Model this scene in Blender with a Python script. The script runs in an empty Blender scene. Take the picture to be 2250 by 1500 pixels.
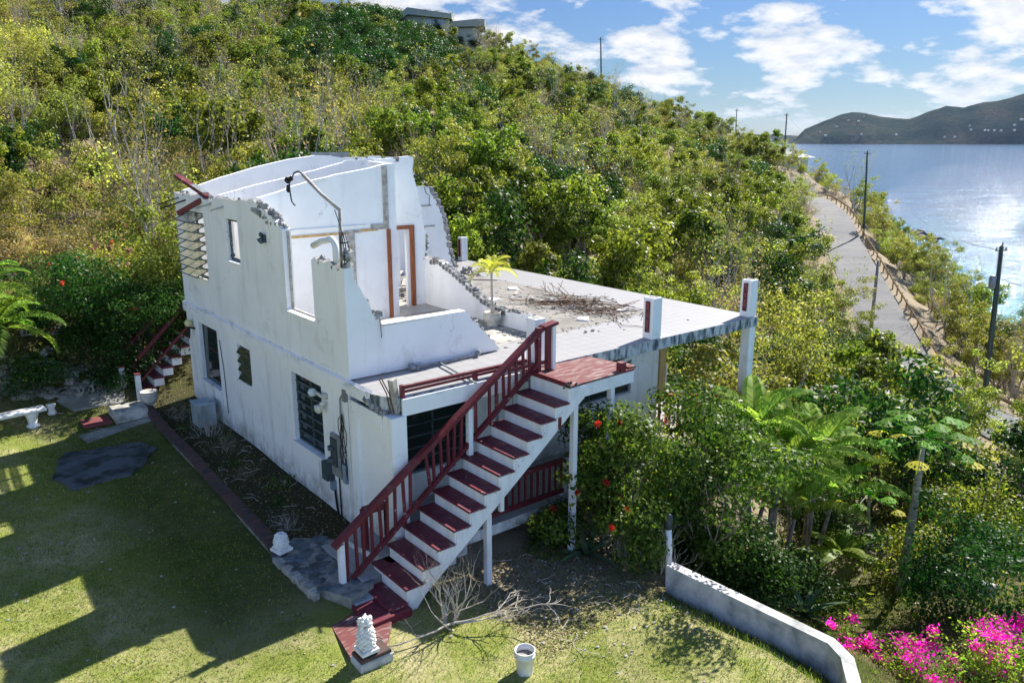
import bpy, math, random
import numpy as np
from mathutils import Vector, Matrix
from mathutils.geometry import tessellate_polygon
R = math.radians
SC = bpy.context.scene
# ------------------------------------------------------------------ camera, sun, sky, exposure
CAMP = np.array([-6.807, -13.455, 4.541])
FPX, CX, CY, HOR = 1750., 1125., 750., 306.
TH = math.atan((CY - HOR) / FPX)
FW = np.array([0.62755, 0.77857, 0.]); RT = np.array([0.77857, -0.62755, 0.]); UP = np.array([0, 0, 1.])
FF = FW * math.cos(TH) - UP * math.sin(TH); UU = UP * math.cos(TH) + FW * math.sin(TH)
cd = bpy.data.cameras.new('camera'); cam = bpy.data.objects.new('camera', cd); SC.collection.objects.link(cam)
SC.camera = cam
cd.sensor_width = 36; cd.lens = 28.0; cd.clip_start = 0.1; cd.clip_end = 60000
m = Matrix(((RT[0], UU[0], -FF[0]), (RT[1], UU[1], -FF[1]), (RT[2], UU[2], -FF[2]))).to_4x4()
m.translation = Vector(CAMP); cam.matrix_world = m
SUN_AZ, SUN_EL = R(12.5), R(40.5)
sd = Vector((math.cos(SUN_EL) * math.cos(SUN_AZ), math.cos(SUN_EL) * math.sin(SUN_AZ), math.sin(SUN_EL)))
sl = bpy.data.lights.new('sun', 'SUN'); sl.energy = 5.0; sl.angle = R(0.53); sl.color = (1, .955, .88)
so = bpy.data.objects.new('sun', sl); SC.collection.objects.link(so)
so.rotation_euler = sd.to_track_quat('Z', 'Y').to_euler(); so.location = (30, 0, 40)
SC.view_settings.view_transform = 'Standard'; SC.view_settings.look = 'None'
SC.view_settings.exposure = 1.18; SC.view_settings.gamma = 1.0
W = bpy.data.worlds.new('World'); SC.world = W; W.use_nodes = True
nt = W.node_tree; nt.nodes.clear(); N = nt.nodes.new; L = nt.links.new
def nd(tree, typ, **kw):
    n = tree.nodes.new(typ)
    for k, v in kw.items(): setattr(n, k, v)
    return n
sky = nd(nt, 'ShaderNodeTexSky', sky_type='NISHITA'); sky.sun_disc = False
sky.sun_elevation = SUN_EL; sky.sun_rotation = R(90) - SUN_AZ; sky.altitude = 0; sky.air_density = 1.0; sky.dust_density = .35; sky.ozone_density = 3.0
bg = nd(nt, 'ShaderNodeBackground'); wo = nd(nt, 'ShaderNodeOutputWorld')
bg.inputs[1].default_value = 0.115
tc = nd(nt, 'ShaderNodeTexCoord'); sp = nd(nt, 'ShaderNodeSeparateXYZ'); L(tc.outputs['Generated'], sp.inputs[0])
def mth(tree, op, a, b=None, c=None, clamp=False):
    n = tree.nodes.new('ShaderNodeMath'); n.operation = op; n.use_clamp = clamp
    for i, v in enumerate((a, b, c)):
        if v is None: continue
        if isinstance(v, (int, float)): n.inputs[i].default_value = v
        else: tree.links.new(v, n.inputs[i])
    return n.outputs[0]
zc = mth(nt, 'MAXIMUM', sp.outputs[2], 0.0); zz = mth(nt, 'ADD', zc, 0.30)
dx = mth(nt, 'DIVIDE', sp.outputs[0], zz); dy = mth(nt, 'DIVIDE', sp.outputs[1], zz)
cb = nd(nt, 'ShaderNodeCombineXYZ'); L(dx, cb.inputs[0]); L(dy, cb.inputs[1])
def noise(tree, vec, scale, detail=4, rough=.5, dist=0):
    n = tree.nodes.new('ShaderNodeTexNoise'); n.inputs['Scale'].default_value = scale; n.inputs['Detail'].default_value = detail
    n.inputs['Roughness'].default_value = rough; n.inputs['Distortion'].default_value = dist
    if vec is not None: tree.links.new(vec, n.inputs['Vector'])
    return n.outputs[0]
def ramp(tree, fac, stops, interp='LINEAR'):
    n = tree.nodes.new('ShaderNodeValToRGB'); n.color_ramp.interpolation = interp
    e = n.color_ramp.elements
    while len(e) > 1: e.remove(e[-1])
    e[0].position = stops[0][0]; e[0].color = (*stops[0][1], 1)
    for p, c in stops[1:]:
        x = e.new(p); x.color = (*c, 1)
    tree.links.new(fac, n.inputs[0]); return n.outputs[0]
def mixc(tree, fac, a, b, mode='MIX'):
    n = tree.nodes.new('ShaderNodeMix'); n.data_type = 'RGBA'; n.blend_type = mode
    for s, v in ((0, fac), (6, a), (7, b)):
        if isinstance(v, (int, float)): n.inputs[s].default_value = v
        elif isinstance(v, tuple): n.inputs[s].default_value = (*v, 1)
        else: tree.links.new(v, n.inputs[s])
    return n.outputs[2]
# cumulus: noise laid out on a cloud deck seen in perspective
mp = nd(nt, 'ShaderNodeMapping'); L(cb.outputs[0], mp.inputs[0]); mp.inputs['Location'].default_value = (3.7, 1.3, 0)
n1 = noise(nt, mp.outputs[0], 3.6, 9, .56, .1)
mp2 = nd(nt, 'ShaderNodeMapping'); L(mp.outputs[0], mp2.inputs[0]); mp2.inputs['Location'].default_value = (.055, .03, 0)
n2 = noise(nt, mp2.outputs[0], 3.6, 9, .56, .1)
cov = ramp(nt, n1, [(0, (0, 0, 0)), (.475, (0, 0, 0)), (.53, (.7, .7, .7)), (.60, (1, 1, 1))])
shd = mth(nt, 'SUBTRACT', n2, n1); shd = mth(nt, 'MULTIPLY_ADD', shd, -3.0, .75, clamp=True)
ccol = ramp(nt, shd, [(0, (2.5, 2.75, 3.2)), (.6, (3.2, 3.3, 3.5)), (1, (4.1, 4.1, 4.1))])
fade = mth(nt, 'MULTIPLY_ADD', sp.outputs[2], 18.0, .18, clamp=True)
covf = mth(nt, 'MULTIPLY', mth(nt, 'MULTIPLY', cov, fade), mth(nt, 'MULTIPLY_ADD', sp.outputs[2], -2.4, 1.35, clamp=True))
hzn = ramp(nt, sp.outputs[2], [(0, (.20, .245, .29)), (.05, (.175, .23, .295)), (.16, (.18, .245, .345)), (.45, (.30, .35, .45))])
bk = mth(nt, 'ADD', mth(nt, 'MULTIPLY', sp.outputs[0], -.63), mth(nt, 'MULTIPLY', sp.outputs[1], -.78)); bk = mth(nt, 'MULTIPLY_ADD', bk, 1.6, -.15, clamp=True)
bk = mth(nt, 'MULTIPLY', bk, mth(nt, 'MULTIPLY_ADD', sp.outputs[2], -1.1, 1.0, clamp=True))
hzn = mixc(nt, bk, hzn, (1.40, 1.62, 2.1))  # added brightness low in the sky behind the camera, fills shaded walls
skc = mixc(nt, 1.0, sky.outputs[0], hzn, 'MULTIPLY')
L(mixc(nt, covf, skc, ccol), bg.inputs[0]); L(bg.outputs[0], wo.inputs[0])

# ------------------------------------------------------------------ helpers
def tag(o, label=None, cat=None, group=None, kind=None):
    if label: o['label'] = label
    if cat: o['category'] = cat
    if group: o['group'] = group
    if kind: o['kind'] = kind
    return o
def empty(name, loc=(0, 0, 0), rz=0, label=None, cat=None, group=None):
    o = bpy.data.objects.new(name, None); SC.collection.objects.link(o); o.location = loc; o.rotation_euler = (0, 0, rz)
    o.empty_display_size = .2
    return tag(o, label, cat, group)
def copy_tree(o, parent=None):
    c = o.copy(); SC.collection.objects.link(c)
    if parent: c.parent = parent
    for ch in list(o.children): copy_tree(ch, c)
    return c
def mesh_np(name, verts, quads, midx=None, mats=(), smooth=False, tris=None):
    me = bpy.data.meshes.new(name); verts = np.asarray(verts, dtype=np.float32)
    nq = 0 if quads is None else len(quads); ntr = 0 if tris is None else len(tris)
    me.vertices.add(len(verts)); me.vertices.foreach_set('co', verts.ravel())
    me.loops.add(nq * 4 + ntr * 3); me.polygons.add(nq + ntr)
    li = []; 
    if nq: li.append(np.asarray(quads, dtype=np.int32).ravel())
    if ntr: li.append(np.asarray(tris, dtype=np.int32).ravel())
    me.loops.foreach_set('vertex_index', np.concatenate(li))
    st = np.concatenate([np.arange(nq) * 4, nq * 4 + np.arange(ntr) * 3]).astype(np.int32)
    me.polygons.foreach_set('loop_start', st)
    if midx is not None: me.polygons.foreach_set('material_index', np.asarray(midx, dtype=np.int32))
    me.polygons.foreach_set('use_smooth', np.full(nq + ntr, bool(smooth)))
    for a in mats: me.materials.append(a)
    me.update(calc_edges=True); return me
def link(name, me, parent=None, loc=None):
    o = bpy.data.objects.new(name, me); SC.collection.objects.link(o)
    if parent: o.parent = parent
    if loc is not None: o.location = loc
    return o
T = (1 + 5 ** .5) / 2
ICO = np.array([(-1, T, 0), (1, T, 0), (-1, -T, 0), (1, -T, 0), (0, -1, T), (0, 1, T), (0, -1, -T), (0, 1, -T), (T, 0, -1), (T, 0, 1), (-T, 0, -1), (-T, 0, 1)]) / math.hypot(1, T)
ICOF = [(0, 11, 5), (0, 5, 1), (0, 1, 7), (0, 7, 10), (0, 10, 11), (1, 5, 9), (5, 11, 4), (11, 10, 2), (10, 7, 6), (7, 1, 8), (3, 9, 4), (3, 4, 2), (3, 2, 6), (3, 6, 8), (3, 8, 9), (4, 9, 5), (2, 4, 11), (6, 2, 10), (8, 6, 7), (9, 8, 1)]
RG = random.Random(7)
class MB:
    def __init__(s): s.v = []; s.f = []; s.m = []
    def add(s, vs, fs, m=0):
        b = len(s.v); s.v += [tuple(map(float, p)) for p in vs]
        for f in fs: s.f.append(tuple(b + i for i in f)); s.m.append(m)
        return s
    def hexa(s, p, m=0):
        return s.add(p, [(0, 3, 2, 1), (4, 5, 6, 7), (0, 1, 5, 4), (1, 2, 6, 5), (2, 3, 7, 6), (3, 0, 4, 7)], m)
    def box(s, x0, x1, y0, y1, z0, z1, m=0, bev=0):
        if bev:
            b = bev
            vs = []
            for z, e in ((z0, b), (z0 + b, 0), (z1 - b, 0), (z1, b)):
                vs += [(x0 + e, y0 + e, z), (x1 - e, y0 + e, z), (x1 - e, y1 - e, z), (x0 + e, y1 - e, z)]
            fs = [(0, 3, 2, 1), (12, 13, 14, 15)]
            for k in range(3):
                for i in range(4):
                    j = (i + 1) % 4; fs.append((k * 4 + i, k * 4 + j, k * 4 + 4 + j, k * 4 + 4 + i))
            return s.add(vs, fs, m)
        return s.hexa([(x0, y0, z0), (x1, y0, z0), (x1, y1, z0), (x0, y1, z0), (x0, y0, z1), (x1, y0, z1), (x1, y1, z1), (x0, y1, z1)], m)
    def bar(s, a, b, w, h, m=0, up=(0, 0, 1)):
        a = Vector(a); b = Vector(b); d = (b - a).normalized(); u = Vector(up)
        sx = d.cross(u)
        if sx.length < 1e-4: sx = d.cross(Vector((1, 0, 0)))
        sx.normalize(); u = sx.cross(d).normalized(); sx *= w / 2; u = u * h / 2
        return s.hexa([a - sx - u, a + sx - u, a + sx + u, a - sx + u, b - sx - u, b + sx - u, b + sx + u, b - sx + u], m)
    def tube(s, pts, r, n=6, m=0, cap=True):
        pts = [Vector(p) for p in pts]; k = len(pts)
        rs = r if isinstance(r, (list, tuple)) else [r] * k
        vs = []; px = None
        for i, p in enumerate(pts):
            d = (pts[min(i + 1, k - 1)] - pts[max(i - 1, 0)]).normalized()
            if px is None: px = d.orthogonal().normalized()
            px = (px - d * px.dot(d)); px = px.normalized() if px.length > 1e-5 else d.orthogonal().normalized()
            py = d.cross(px)
            for j in range(n):
                a = 2 * math.pi * j / n; vs.append(p + (px * math.cos(a) + py * math.sin(a)) * rs[i])
        fs = [(i * n + j, i * n + (j + 1) % n, (i + 1) * n + (j + 1) % n, (i + 1) * n + j) for i in range(k - 1) for j in range(n)]
        if cap: fs += [tuple(reversed(range(n))), tuple(range((k - 1) * n, k * n))]
        return s.add(vs, fs, m)
    def lathe(s, prof, n=20, c=(0, 0, 0), m=0):
        vs = [(c[0] + r * math.cos(2 * math.pi * j / n), c[1] + r * math.sin(2 * math.pi * j / n), c[2] + z) for r, z in prof for j in range(n)]
        fs = [(i * n + j, i * n + (j + 1) % n, (i + 1) * n + (j + 1) % n, (i + 1) * n + j) for i in range(len(prof) - 1) for j in range(n)]
        fs += [tuple(reversed(range(n))), tuple(range((len(prof) - 1) * n, len(prof) * n))]
        return s.add(vs, fs, m)
    def rock(s, c, r, m=0, sc=(1, 1, 1), rg=None):
        rg = rg or RG; a = [rg.uniform(0, 6.3) for _ in range(3)]
        M = Matrix.Rotation(a[0], 3, 'X') @ Matrix.Rotation(a[1], 3, 'Y') @ Matrix.Rotation(a[2], 3, 'Z')
        vs = []
        for p in ICO:
            q = M @ Vector(p); k = r * rg.uniform(.62, 1.2)
            vs.append((c[0] + q.x * k * sc[0], c[1] + q.y * k * sc[1], c[2] + q.z * k * sc[2]))
        return s.add(vs, ICOF, m)
    def build(s, name, mats, parent=None, smooth=False, loc=None, fix=False):
        me = bpy.data.meshes.new(name); me.from_pydata(s.v, [], s.f)
        if not isinstance(mats, (list, tuple)): mats = [mats]
        for a in mats: me.materials.append(a)
        me.polygons.foreach_set('material_index', s.m)
        if smooth: me.polygons.foreach_set('use_smooth', [True] * len(s.f))
        if fix:
            import bmesh
            bm = bmesh.new(); bm.from_mesh(me); bmesh.ops.recalc_face_normals(bm, faces=bm.faces); bm.to_mesh(me); bm.free()
        me.update(); return link(name, me, parent, loc)
def jag(pts, step=.12, amp=.03, rg=RG):
    out = []
    for a, b in zip(pts[:-1], pts[1:]):
        n = max(1, int(math.hypot(b[0] - a[0], b[1] - a[1]) / step)); 
        for i in range(n):
            t = i / n; e = amp if 0 < i else amp * .3
            out.append((a[0] + (b[0] - a[0]) * t + rg.uniform(-e, e), a[1] + (b[1] - a[1]) * t + rg.uniform(-e, e)))
    out.append(pts[-1]); return out
def slab_poly(mb, loop, holes, P, m=0, me=0, rim=True):
    """loop/holes in 2D; P(s,t,side) -> 3D; front/back faces slot m, rims slot me"""
    loops = [loop] + holes; flat = [p for l in loops for p in l]
    tri = tessellate_polygon([[Vector((p[0], p[1], 0)) for p in l] for l in loops])
    n = len(flat); vs = [P(p[0], p[1], 0) for p in flat] + [P(p[0], p[1], 1) for p in flat]
    mb.add(vs, [tuple(t) for t in tri] + [tuple(n + i for i in reversed(t)) for t in tri], m)
    b = 0; fs = []; fr = []
    for l in loops:
        k = len(l)
        for i in range(k):
            j = (i + 1) % k; short = math.hypot(l[i][0] - l[j][0], l[i][1] - l[j][1]) < .21
            (fr if short else fs).append((b + i, b + j, n + b + j, n + b + i))
        b += k
    if rim: fs, fr = [], fs + fr
    if fs: mb.add(vs, fs, m)
    if fr: mb.add(vs, fr, me)
def wallx(mb, x0, x1, loop, holes=(), m=0, me=0):     # wall in plane x, loop in (y,z)
    slab_poly(mb, loop, list(holes), lambda s, t, k: (x1 if k else x0, s, t), m, me, False)
def wally(mb, y0, y1, loop, holes=(), m=0, me=0):     # wall in plane y, loop in (x,z)
    slab_poly(mb, loop, list(holes), lambda s, t, k: (s, y1 if k else y0, t), m, me, False)
def rect(a, b, c, d): return [(a, c), (b, c), (b, d), (a, d)]
# ------------------------------------------------------------------ materials
def newmat(name):
    M = bpy.data.materials.new(name); M.use_nodes = True; t = M.node_tree; t.nodes.clear()
    o = nd(t, 'ShaderNodeOutputMaterial'); b = nd(t, 'ShaderNodeBsdfPrincipled'); t.links.new(b.outputs[0], o.inputs[0])
    return M, t, b, o
def objco(t):
    g = nd(t, 'ShaderNodeNewGeometry'); return g.outputs['Position']
def mapping(t, v, sc=(1, 1, 1), loc=(0, 0, 0)):
    n = nd(t, 'ShaderNodeMapping'); t.links.new(v, n.inputs[0]); n.inputs['Scale'].default_value = sc; n.inputs['Location'].default_value = loc; return n.outputs[0]
def bump(t, b, h, s=.3, d=.02):
    n = nd(t, 'ShaderNodeBump'); n.inputs['Strength'].default_value = s; n.inputs['Distance'].default_value = d
    t.links.new(h, n.inputs['Height']); t.links.new(n.outputs[0], b.inputs['Normal'])
def simple(name, c1, c2=None, scale=3, rough=.7, bs=.2, bd=.01, metal=0, spec=.3, det=5, lo=.4, hi=.6, stretch=(1, 1, 1)):
    M, t, b, o = newmat(name); c2 = c2 or tuple(x * .7 for x in c1)
    p = mapping(t, objco(t), stretch); f = noise(t, p, scale, det, .6)
    t.links.new(ramp(t, f, [(lo, c1), (hi, c2)]), b.inputs['Base Color'])
    b.inputs['Roughness'].default_value = rough; b.inputs['Metallic'].default_value = metal; b.inputs['Specular IOR Level'].default_value = spec
    if bs: bump(t, b, noise(t, p, scale * 6, 3), bs, bd)
    return M
def plaster(name, base=(.84, .84, .84), mold=True):
    M, t, b, o = newmat(name); P = objco(t)
    big = noise(t, P, .9, 5, .6); col = ramp(t, big, [(.35, base), (.7, tuple(x * .9 for x in base))])
    st = noise(t, mapping(t, P, (1.5, 1.5, .22)), 1.5, 7, .68)       # vertical run-off streaks
    stf = ramp(t, st, [(.53, (0, 0, 0)), (.80, (1, 1, 1))])
    sep = nd(t, 'ShaderNodeSeparateXYZ'); t.links.new(P, sep.inputs[0]); z = sep.outputs[2]
    # streaks are strongest on the lower storey and beneath the sill
    g = mth(t, 'MULTIPLY_ADD', z, -.30, .12, clamp=True); k = mth(t, 'MULTIPLY', stf, mth(t, 'MAXIMUM', mth(t, 'MULTIPLY', g, 1.15), .30))
    col = mixc(t, k, col, (.27, .26, .235))
    if mold:
        # mildew collecting on the ledge at floor level and along the foot of the walls
        a = mth(t, 'ABSOLUTE', mth(t, 'SUBTRACT', z, .0)); a = mth(t, 'MULTIPLY_ADD', a, -7.0, 1.0, clamp=True)
        mn = ramp(t, noise(t, mapping(t, P, (1, .7, 3)), 1.1, 9, .75), [(.52, (0, 0, 0)), (.66, (1, 1, 1))])
        col = mixc(t, mth(t, 'MULTIPLY', mth(t, 'MULTIPLY', a, mn), .8), col, (.07, .085, .10))
        f = mth(t, 'MULTIPLY_ADD', z, -2.2, -5.3, clamp=True)
        mn2 = ramp(t, noise(t, P, 1.7, 7, .7), [(.38, (0, 0, 0)), (.6, (1, 1, 1))])
        col = mixc(t, mth(t, 'MULTIPLY', mth(t, 'MULTIPLY', f, mn2), .7), col, (.16, .16, .11))
    v = nd(t, 'ShaderNodeTexVoronoi', feature='DISTANCE_TO_EDGE'); v.inputs['Scale'].default_value = .55; wv = nd(t, 'ShaderNodeVectorMath', operation='ADD'); t.links.new(P, wv.inputs[0])
    wn = nd(t, 'ShaderNodeTexNoise'); wn.inputs['Scale'].default_value = 2.2; wn.inputs['Detail'].default_value = 6; t.links.new(P, wn.inputs['Vector']); t.links.new(wn.outputs['Color'], wv.inputs[1]); t.links.new(wv.outputs[0], v.inputs['Vector'])
    ck = ramp(t, v.outputs['Distance'], [(0, (1, 1, 1)), (.005, (0, 0, 0))]); ckm = ramp(t, noise(t, P, .7, 3), [(.5, (0, 0, 0)), (.6, (1, 1, 1))])
    col = mixc(t, mth(t, 'MULTIPLY', mth(t, 'MULTIPLY', ck, ckm), .55), col, (.2, .2, .19))
    pt = ramp(t, noise(t, P, 1.25, 9, .7, .4), [(.60, (0, 0, 0)), (.625, (1, 1, 1))]); col = mixc(t, mth(t, 'MULTIPLY', pt, .28), col, (.55, .53, .48))
    sm = ramp(t, noise(t, P, 9, 6, .7), [(.66, (0, 0, 0)), (.74, (1, 1, 1))])
    col = mixc(t, mth(t, 'MULTIPLY', sm, .22), col, (.35, .33, .3))
    t.links.new(col, b.inputs['Base Color']); b.inputs['Roughness'].default_value = .85; b.inputs['Specular IOR Level'].default_value = .2
    bump(t, b, noise(t, P, 38, 5, .65), .22, .008)
    return M
def tiles(name, base, grout, size=.3, dirt=.25):
    M, t, b, o = newmat(name); P = objco(t)
    br = nd(t, 'ShaderNodeTexBrick'); br.offset = 0; br.inputs['Scale'].default_value = 1
    br.inputs['Brick Width'].default_value = size; br.inputs['Row Height'].default_value = size
    br.inputs['Mortar Size'].default_value = .006; br.inputs['Mortar Smooth'].default_value = .1
    br.inputs['Color1'].default_value = (*base, 1); br.inputs['Color2'].default_value = (*[x * .94 for x in base], 1); br.inputs['Mortar'].default_value = (*grout, 1)
    t.links.new(mapping(t, P, (1, 1, 1), (50, 50, 0)), br.inputs[0])
    f = ramp(t, noise(t, P, 1.4, 7, .65), [(.42, (0, 0, 0)), (.75, (1, 1, 1))])
    f2 = mth(t, 'MULTIPLY', f, dirt); c = mixc(t, f2, br.outputs[0], (.36, .33, .28))
    t.links.new(c, b.inputs['Base Color']); b.inputs['Roughness'].default_value = .45; return M
WALL = plaster('weathered_white_plaster'); INNER = plaster('inner_white_plaster', (.86, .86, .85), False)
CONC = simple('broken_grey_concrete', (.42, .41, .39), (.20, .20, .195), 9, .95, .8, .03)
EDGE = simple('mildewed_slab_edge', (.50, .51, .52), (.07, .09, .10), 3.8, .9, .4, .02, lo=.44, hi=.60, det=8, stretch=(1.6, 1.6, .5))
TILE = tiles('white_floor_tiles', (.33, .323, .32), (.17, .165, .165), .3, .22)
SCREED = simple('bare_floor_screed', (.27, .255, .23), (.18, .165, .15), 1.3, .9, .3, .01, lo=.35, hi=.65)
RED_ = simple('dark_red_paint', (.14, .012, .020), (.09, .009, .015), 2.5, .42, .15, .004, spec=.4)
REDW = simple('worn_red_paint', (.15, .045, .042), (.27, .205, .19), 2.6, .75, .2, .004, lo=.50, hi=.62, stretch=(1, 5, 1), det=8)
TREAD_ = simple('red_stair_tread_paint', (.15, .014, .024), (.10, .014, .030), 5, .5, .2, .004, lo=.4, hi=.7)
def paint(name, c1, c2, chip, amt, sc=2.0, rough=.5):
    M, t, b, o = newmat(name); P = objco(t); c = ramp(t, noise(t, P, sc, 8, .7), [(.35, c1), (.65, c2)])
    w = ramp(t, noise(t, P, 7, 9, .72), [(amt, (0, 0, 0)), (amt + .03, (1, 1, 1))]); c = mixc(t, w, c, chip)
    s2 = ramp(t, noise(t, mapping(t, P, (1, 1, 1), (9, 3, 1)), 3.1, 8, .7), [(.55, (0, 0, 0)), (.75, (.45, .45, .45))]); c = mixc(t, s2, c, (.16, .09, .09))
    t.links.new(c, b.inputs['Base Color']); t.links.new(ramp(t, noise(t, P, 5, 5), [(.3, (rough - .1,) * 3), (.7, (rough + .25,) * 3)]), b.inputs['Roughness']); bump(t, b, w, -.3, .004); return M
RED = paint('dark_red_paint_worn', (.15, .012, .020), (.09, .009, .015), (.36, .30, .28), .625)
TREAD = paint('red_tread_paint_worn', (.17, .016, .028), (.10, .014, .028), (.30, .24, .23), .62, 3)
BRIGHTRED = simple('bright_red_rail_paint', (.48, .07, .045), (.36, .05, .035), 4, .6)  # brighter red than the stair rail paint
WPAINT = simple('white_painted_wood', (.76, .77, .78), (.55, .56, .55), 4, .6, .1, .004, lo=.45, hi=.8, stretch=(1, 1, .4))
FRAME = simple('dark_window_frame', (.075, .10, .105), (.045, .06, .065), 5, .45)
DOORW = simple('brown_door_timber', (.30, .105, .04), (.20, .065, .025), 6, .6, .2, .004, stretch=(4, 4, .6))
PLY = simple('yellow_timber_plank', (.62, .42, .19), (.48, .30, .12), 5, .75, .1, .004, stretch=(3, 3, .5))
GREYW = simple('weathered_grey_timber', (.46, .43, .39), (.28, .255, .22), 7, .85, .3, .006, stretch=(1, 1, 1))
PVC = simple('white_plastic_pipe', (.72, .73, .74), (.62, .63, .64), 3, .4, .05, .002, lo=.4, hi=.8)
METAL = simple('dull_galvanised_steel', (.30, .31, .32), (.20, .21, .22), 6, .5, .1, .003, metal=.3)
BLACK = simple('black_cable_rubber', (.012, .012, .014), (.02, .02, .02), 6, .6, 0)
RUST = simple('rusty_rebar', (.16, .085, .05), (.08, .05, .035), 14, .9, .3, .004)
DARKV = simple('near_black_lining', (.05, .05, .05), (.03, .03, .03), 2, .9, 0)  # near-black panels inside the lower storey
BRICK = simple('dark_edging_brick', (.115, .06, .05), (.06, .052, .05), 5, .85, .5, .01, lo=.4, hi=.6)
MORTAR = simple('grey_mortar', (.30, .29, .26), (.16, .16, .14), 5, .95, .4, .01)
FLAG = simple('blue_grey_flagstone', (.12, .15, .17), (.055, .065, .06), 3, .6, .4, .01)
BLOCKG = simple('grey_cinder_block', (.40, .39, .36), (.24, .23, .21), 6, .95, .5, .01)
STATUE = simple('whitewashed_cast_stone', (.80, .79, .77), (.58, .57, .54), 8, .8, .5, .01, lo=.45, hi=.75)
RETW = simple('mouldy_white_retaining_wall', (.62, .60, .57), (.20, .22, .22), 2.4, .9, .4, .01, lo=.42, hi=.72, det=8)
TERRA = simple('pale_clay_pot', (.55, .52, .46), (.36, .34, .29), 5, .85, .3, .006)
M_, t_, b_, o_ = newmat('window_glass'); b_.inputs['Base Color'].default_value = (.02, .03, .03, 1); b_.inputs['Roughness'].default_value = .06; b_.inputs['Specular IOR Level'].default_value = .7; GLASS = M_
M_, t_, b_, o_ = newmat('awning_glass'); b_.inputs['Base Color'].default_value = (.42, .42, .33, 1); b_.inputs['Roughness'].default_value = .15
tr_ = nd(t_, 'ShaderNodeBsdfTransparent'); tr_.inputs[0].default_value = (.80, .80, .68, 1); mx_ = nd(t_, 'ShaderNodeMixShader'); mx_.inputs[0].default_value = .45
t_.links.new(b_.outputs[0], mx_.inputs[1]); t_.links.new(tr_.outputs[0], mx_.inputs[2]); t_.links.new(mx_.outputs[0], o_.inputs[0]); AGLASS = M_
def leafmat(name, cols, trans, tcol=(.90, 1.0, .60), hue=.10, gloss=.35):
    trans *= .95; M, t, b, o = newmat(name); g = nd(t, 'ShaderNodeNewGeometry'); oi = nd(t, 'ShaderNodeObjectInfo')
    k = len(cols); c = ramp(t, g.outputs['Random Per Island'], [(i / max(1, k - 1), cc) for i, cc in enumerate(cols)])
    hs = nd(t, 'ShaderNodeHueSaturation'); t.links.new(c, hs.inputs['Color'])
    t.links.new(mth(t, 'MULTIPLY_ADD', oi.outputs['Random'], hue * .5, .5 - hue * .16), hs.inputs['Hue'])
    t.links.new(mth(t, 'MULTIPLY_ADD', mth(t, 'FRACT', mth(t, 'MULTIPLY', oi.outputs['Random'], 7.31)), .75, .65), hs.inputs['Value'])
    b.inputs['Roughness'].default_value = max(gloss, .42); b.inputs['Specular IOR Level'].default_value = .10
    t.links.new(hs.outputs[0], b.inputs['Base Color'])
    tr = nd(t, 'ShaderNodeBsdfTranslucent'); tm = mixc(t, 1.0, hs.outputs[0], (tcol[0] * 2.5, tcol[1] * 2.5, tcol[2] * 2.4), 'MULTIPLY'); t.links.new(tm, tr.inputs[0])
    mx = nd(t, 'ShaderNodeMixShader'); mx.inputs[0].default_value = trans
    t.links.new(b.outputs[0], mx.inputs[1]); t.links.new(tr.outputs[0], mx.inputs[2]); t.links.new(mx.outputs[0], o.inputs[0])
    return M
L_GREEN = leafmat('green_leaves', [(.04, .062, .008), (.12, .14, .018), (.23, .235, .04)], .42)
L_OLIVE = leafmat('olive_leaves', [(.08, .09, .018), (.19, .185, .035), (.27, .25, .075)], .42)
L_YELLOW = leafmat('yellow_leaves', [(.22, .21, .05), (.32, .29, .08), (.16, .18, .04)], .45)
L_SHRUB = leafmat('glossy_shrub_leaves', [(.018, .045, .008), (.05, .095, .014), (.13, .17, .03)], .34)
L_DARK = leafmat('dark_leaves', [(.012, .034, .006), (.022, .055, .010), (.05, .09, .018)], .28)
L_DRY = leafmat('dry_brown_leaves', [(.22, .175, .075), (.31, .25, .12), (.18, .17, .06)], .35, (1, .9, .6), .06)
L_PALM = leafmat('palm_leaflets', [(.10, .16, .02), (.17, .24, .04), (.28, .33, .07)], .42, gloss=.25)
L_YPALM = leafmat('yellow_palm_leaflets', [(.34, .33, .05), (.46, .40, .08), (.24, .29, .05)], .4, hue=0)
L_FLOWER = leafmat('magenta_bracts', [(.55, .012, .33), (.66, .03, .42), (.45, .01, .25)], .45, (1, .7, 1), hue=0, gloss=.6)
L_RED = leafmat('red_blossom', [(.62, .03, .02), (.48, .02, .015), (.70, .10, .06)], .25, (1, .7, .6), hue=0, gloss=.6)
L_GRASS = leafmat('grass_blades', [(.03, .065, .006), (.065, .115, .012), (.12, .16, .025), (.24, .24, .07)], .40, hue=0, gloss=.6)
L_DEADPOD = leafmat('brown_seed_pods', [(.26, .15, .10), (.34, .21, .15)], .2, (1, .9, .8), hue=0, gloss=.6)
L_SUNSTRAW = leafmat('sunlit_straw_blades', [(.30, .29, .09), (.50, .45, .20), (.62, .55, .30), (.20, .26, .05)], .40, hue=0, gloss=.6)  # bright straw colour stands in for sunlight on the open lawn
BARK = simple('grey_brown_bark', (.30, .26, .20), (.16, .135, .10), 7, .9, .4, .01)
PALEBARK = simple('pale_dry_twig_bark', (.52, .47, .40), (.36, .31, .25), 7, .9, .3, .01)
DARKBARK = simple('dark_bark', (.11, .09, .065), (.06, .05, .035), 7, .9, .4, .01)
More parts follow.
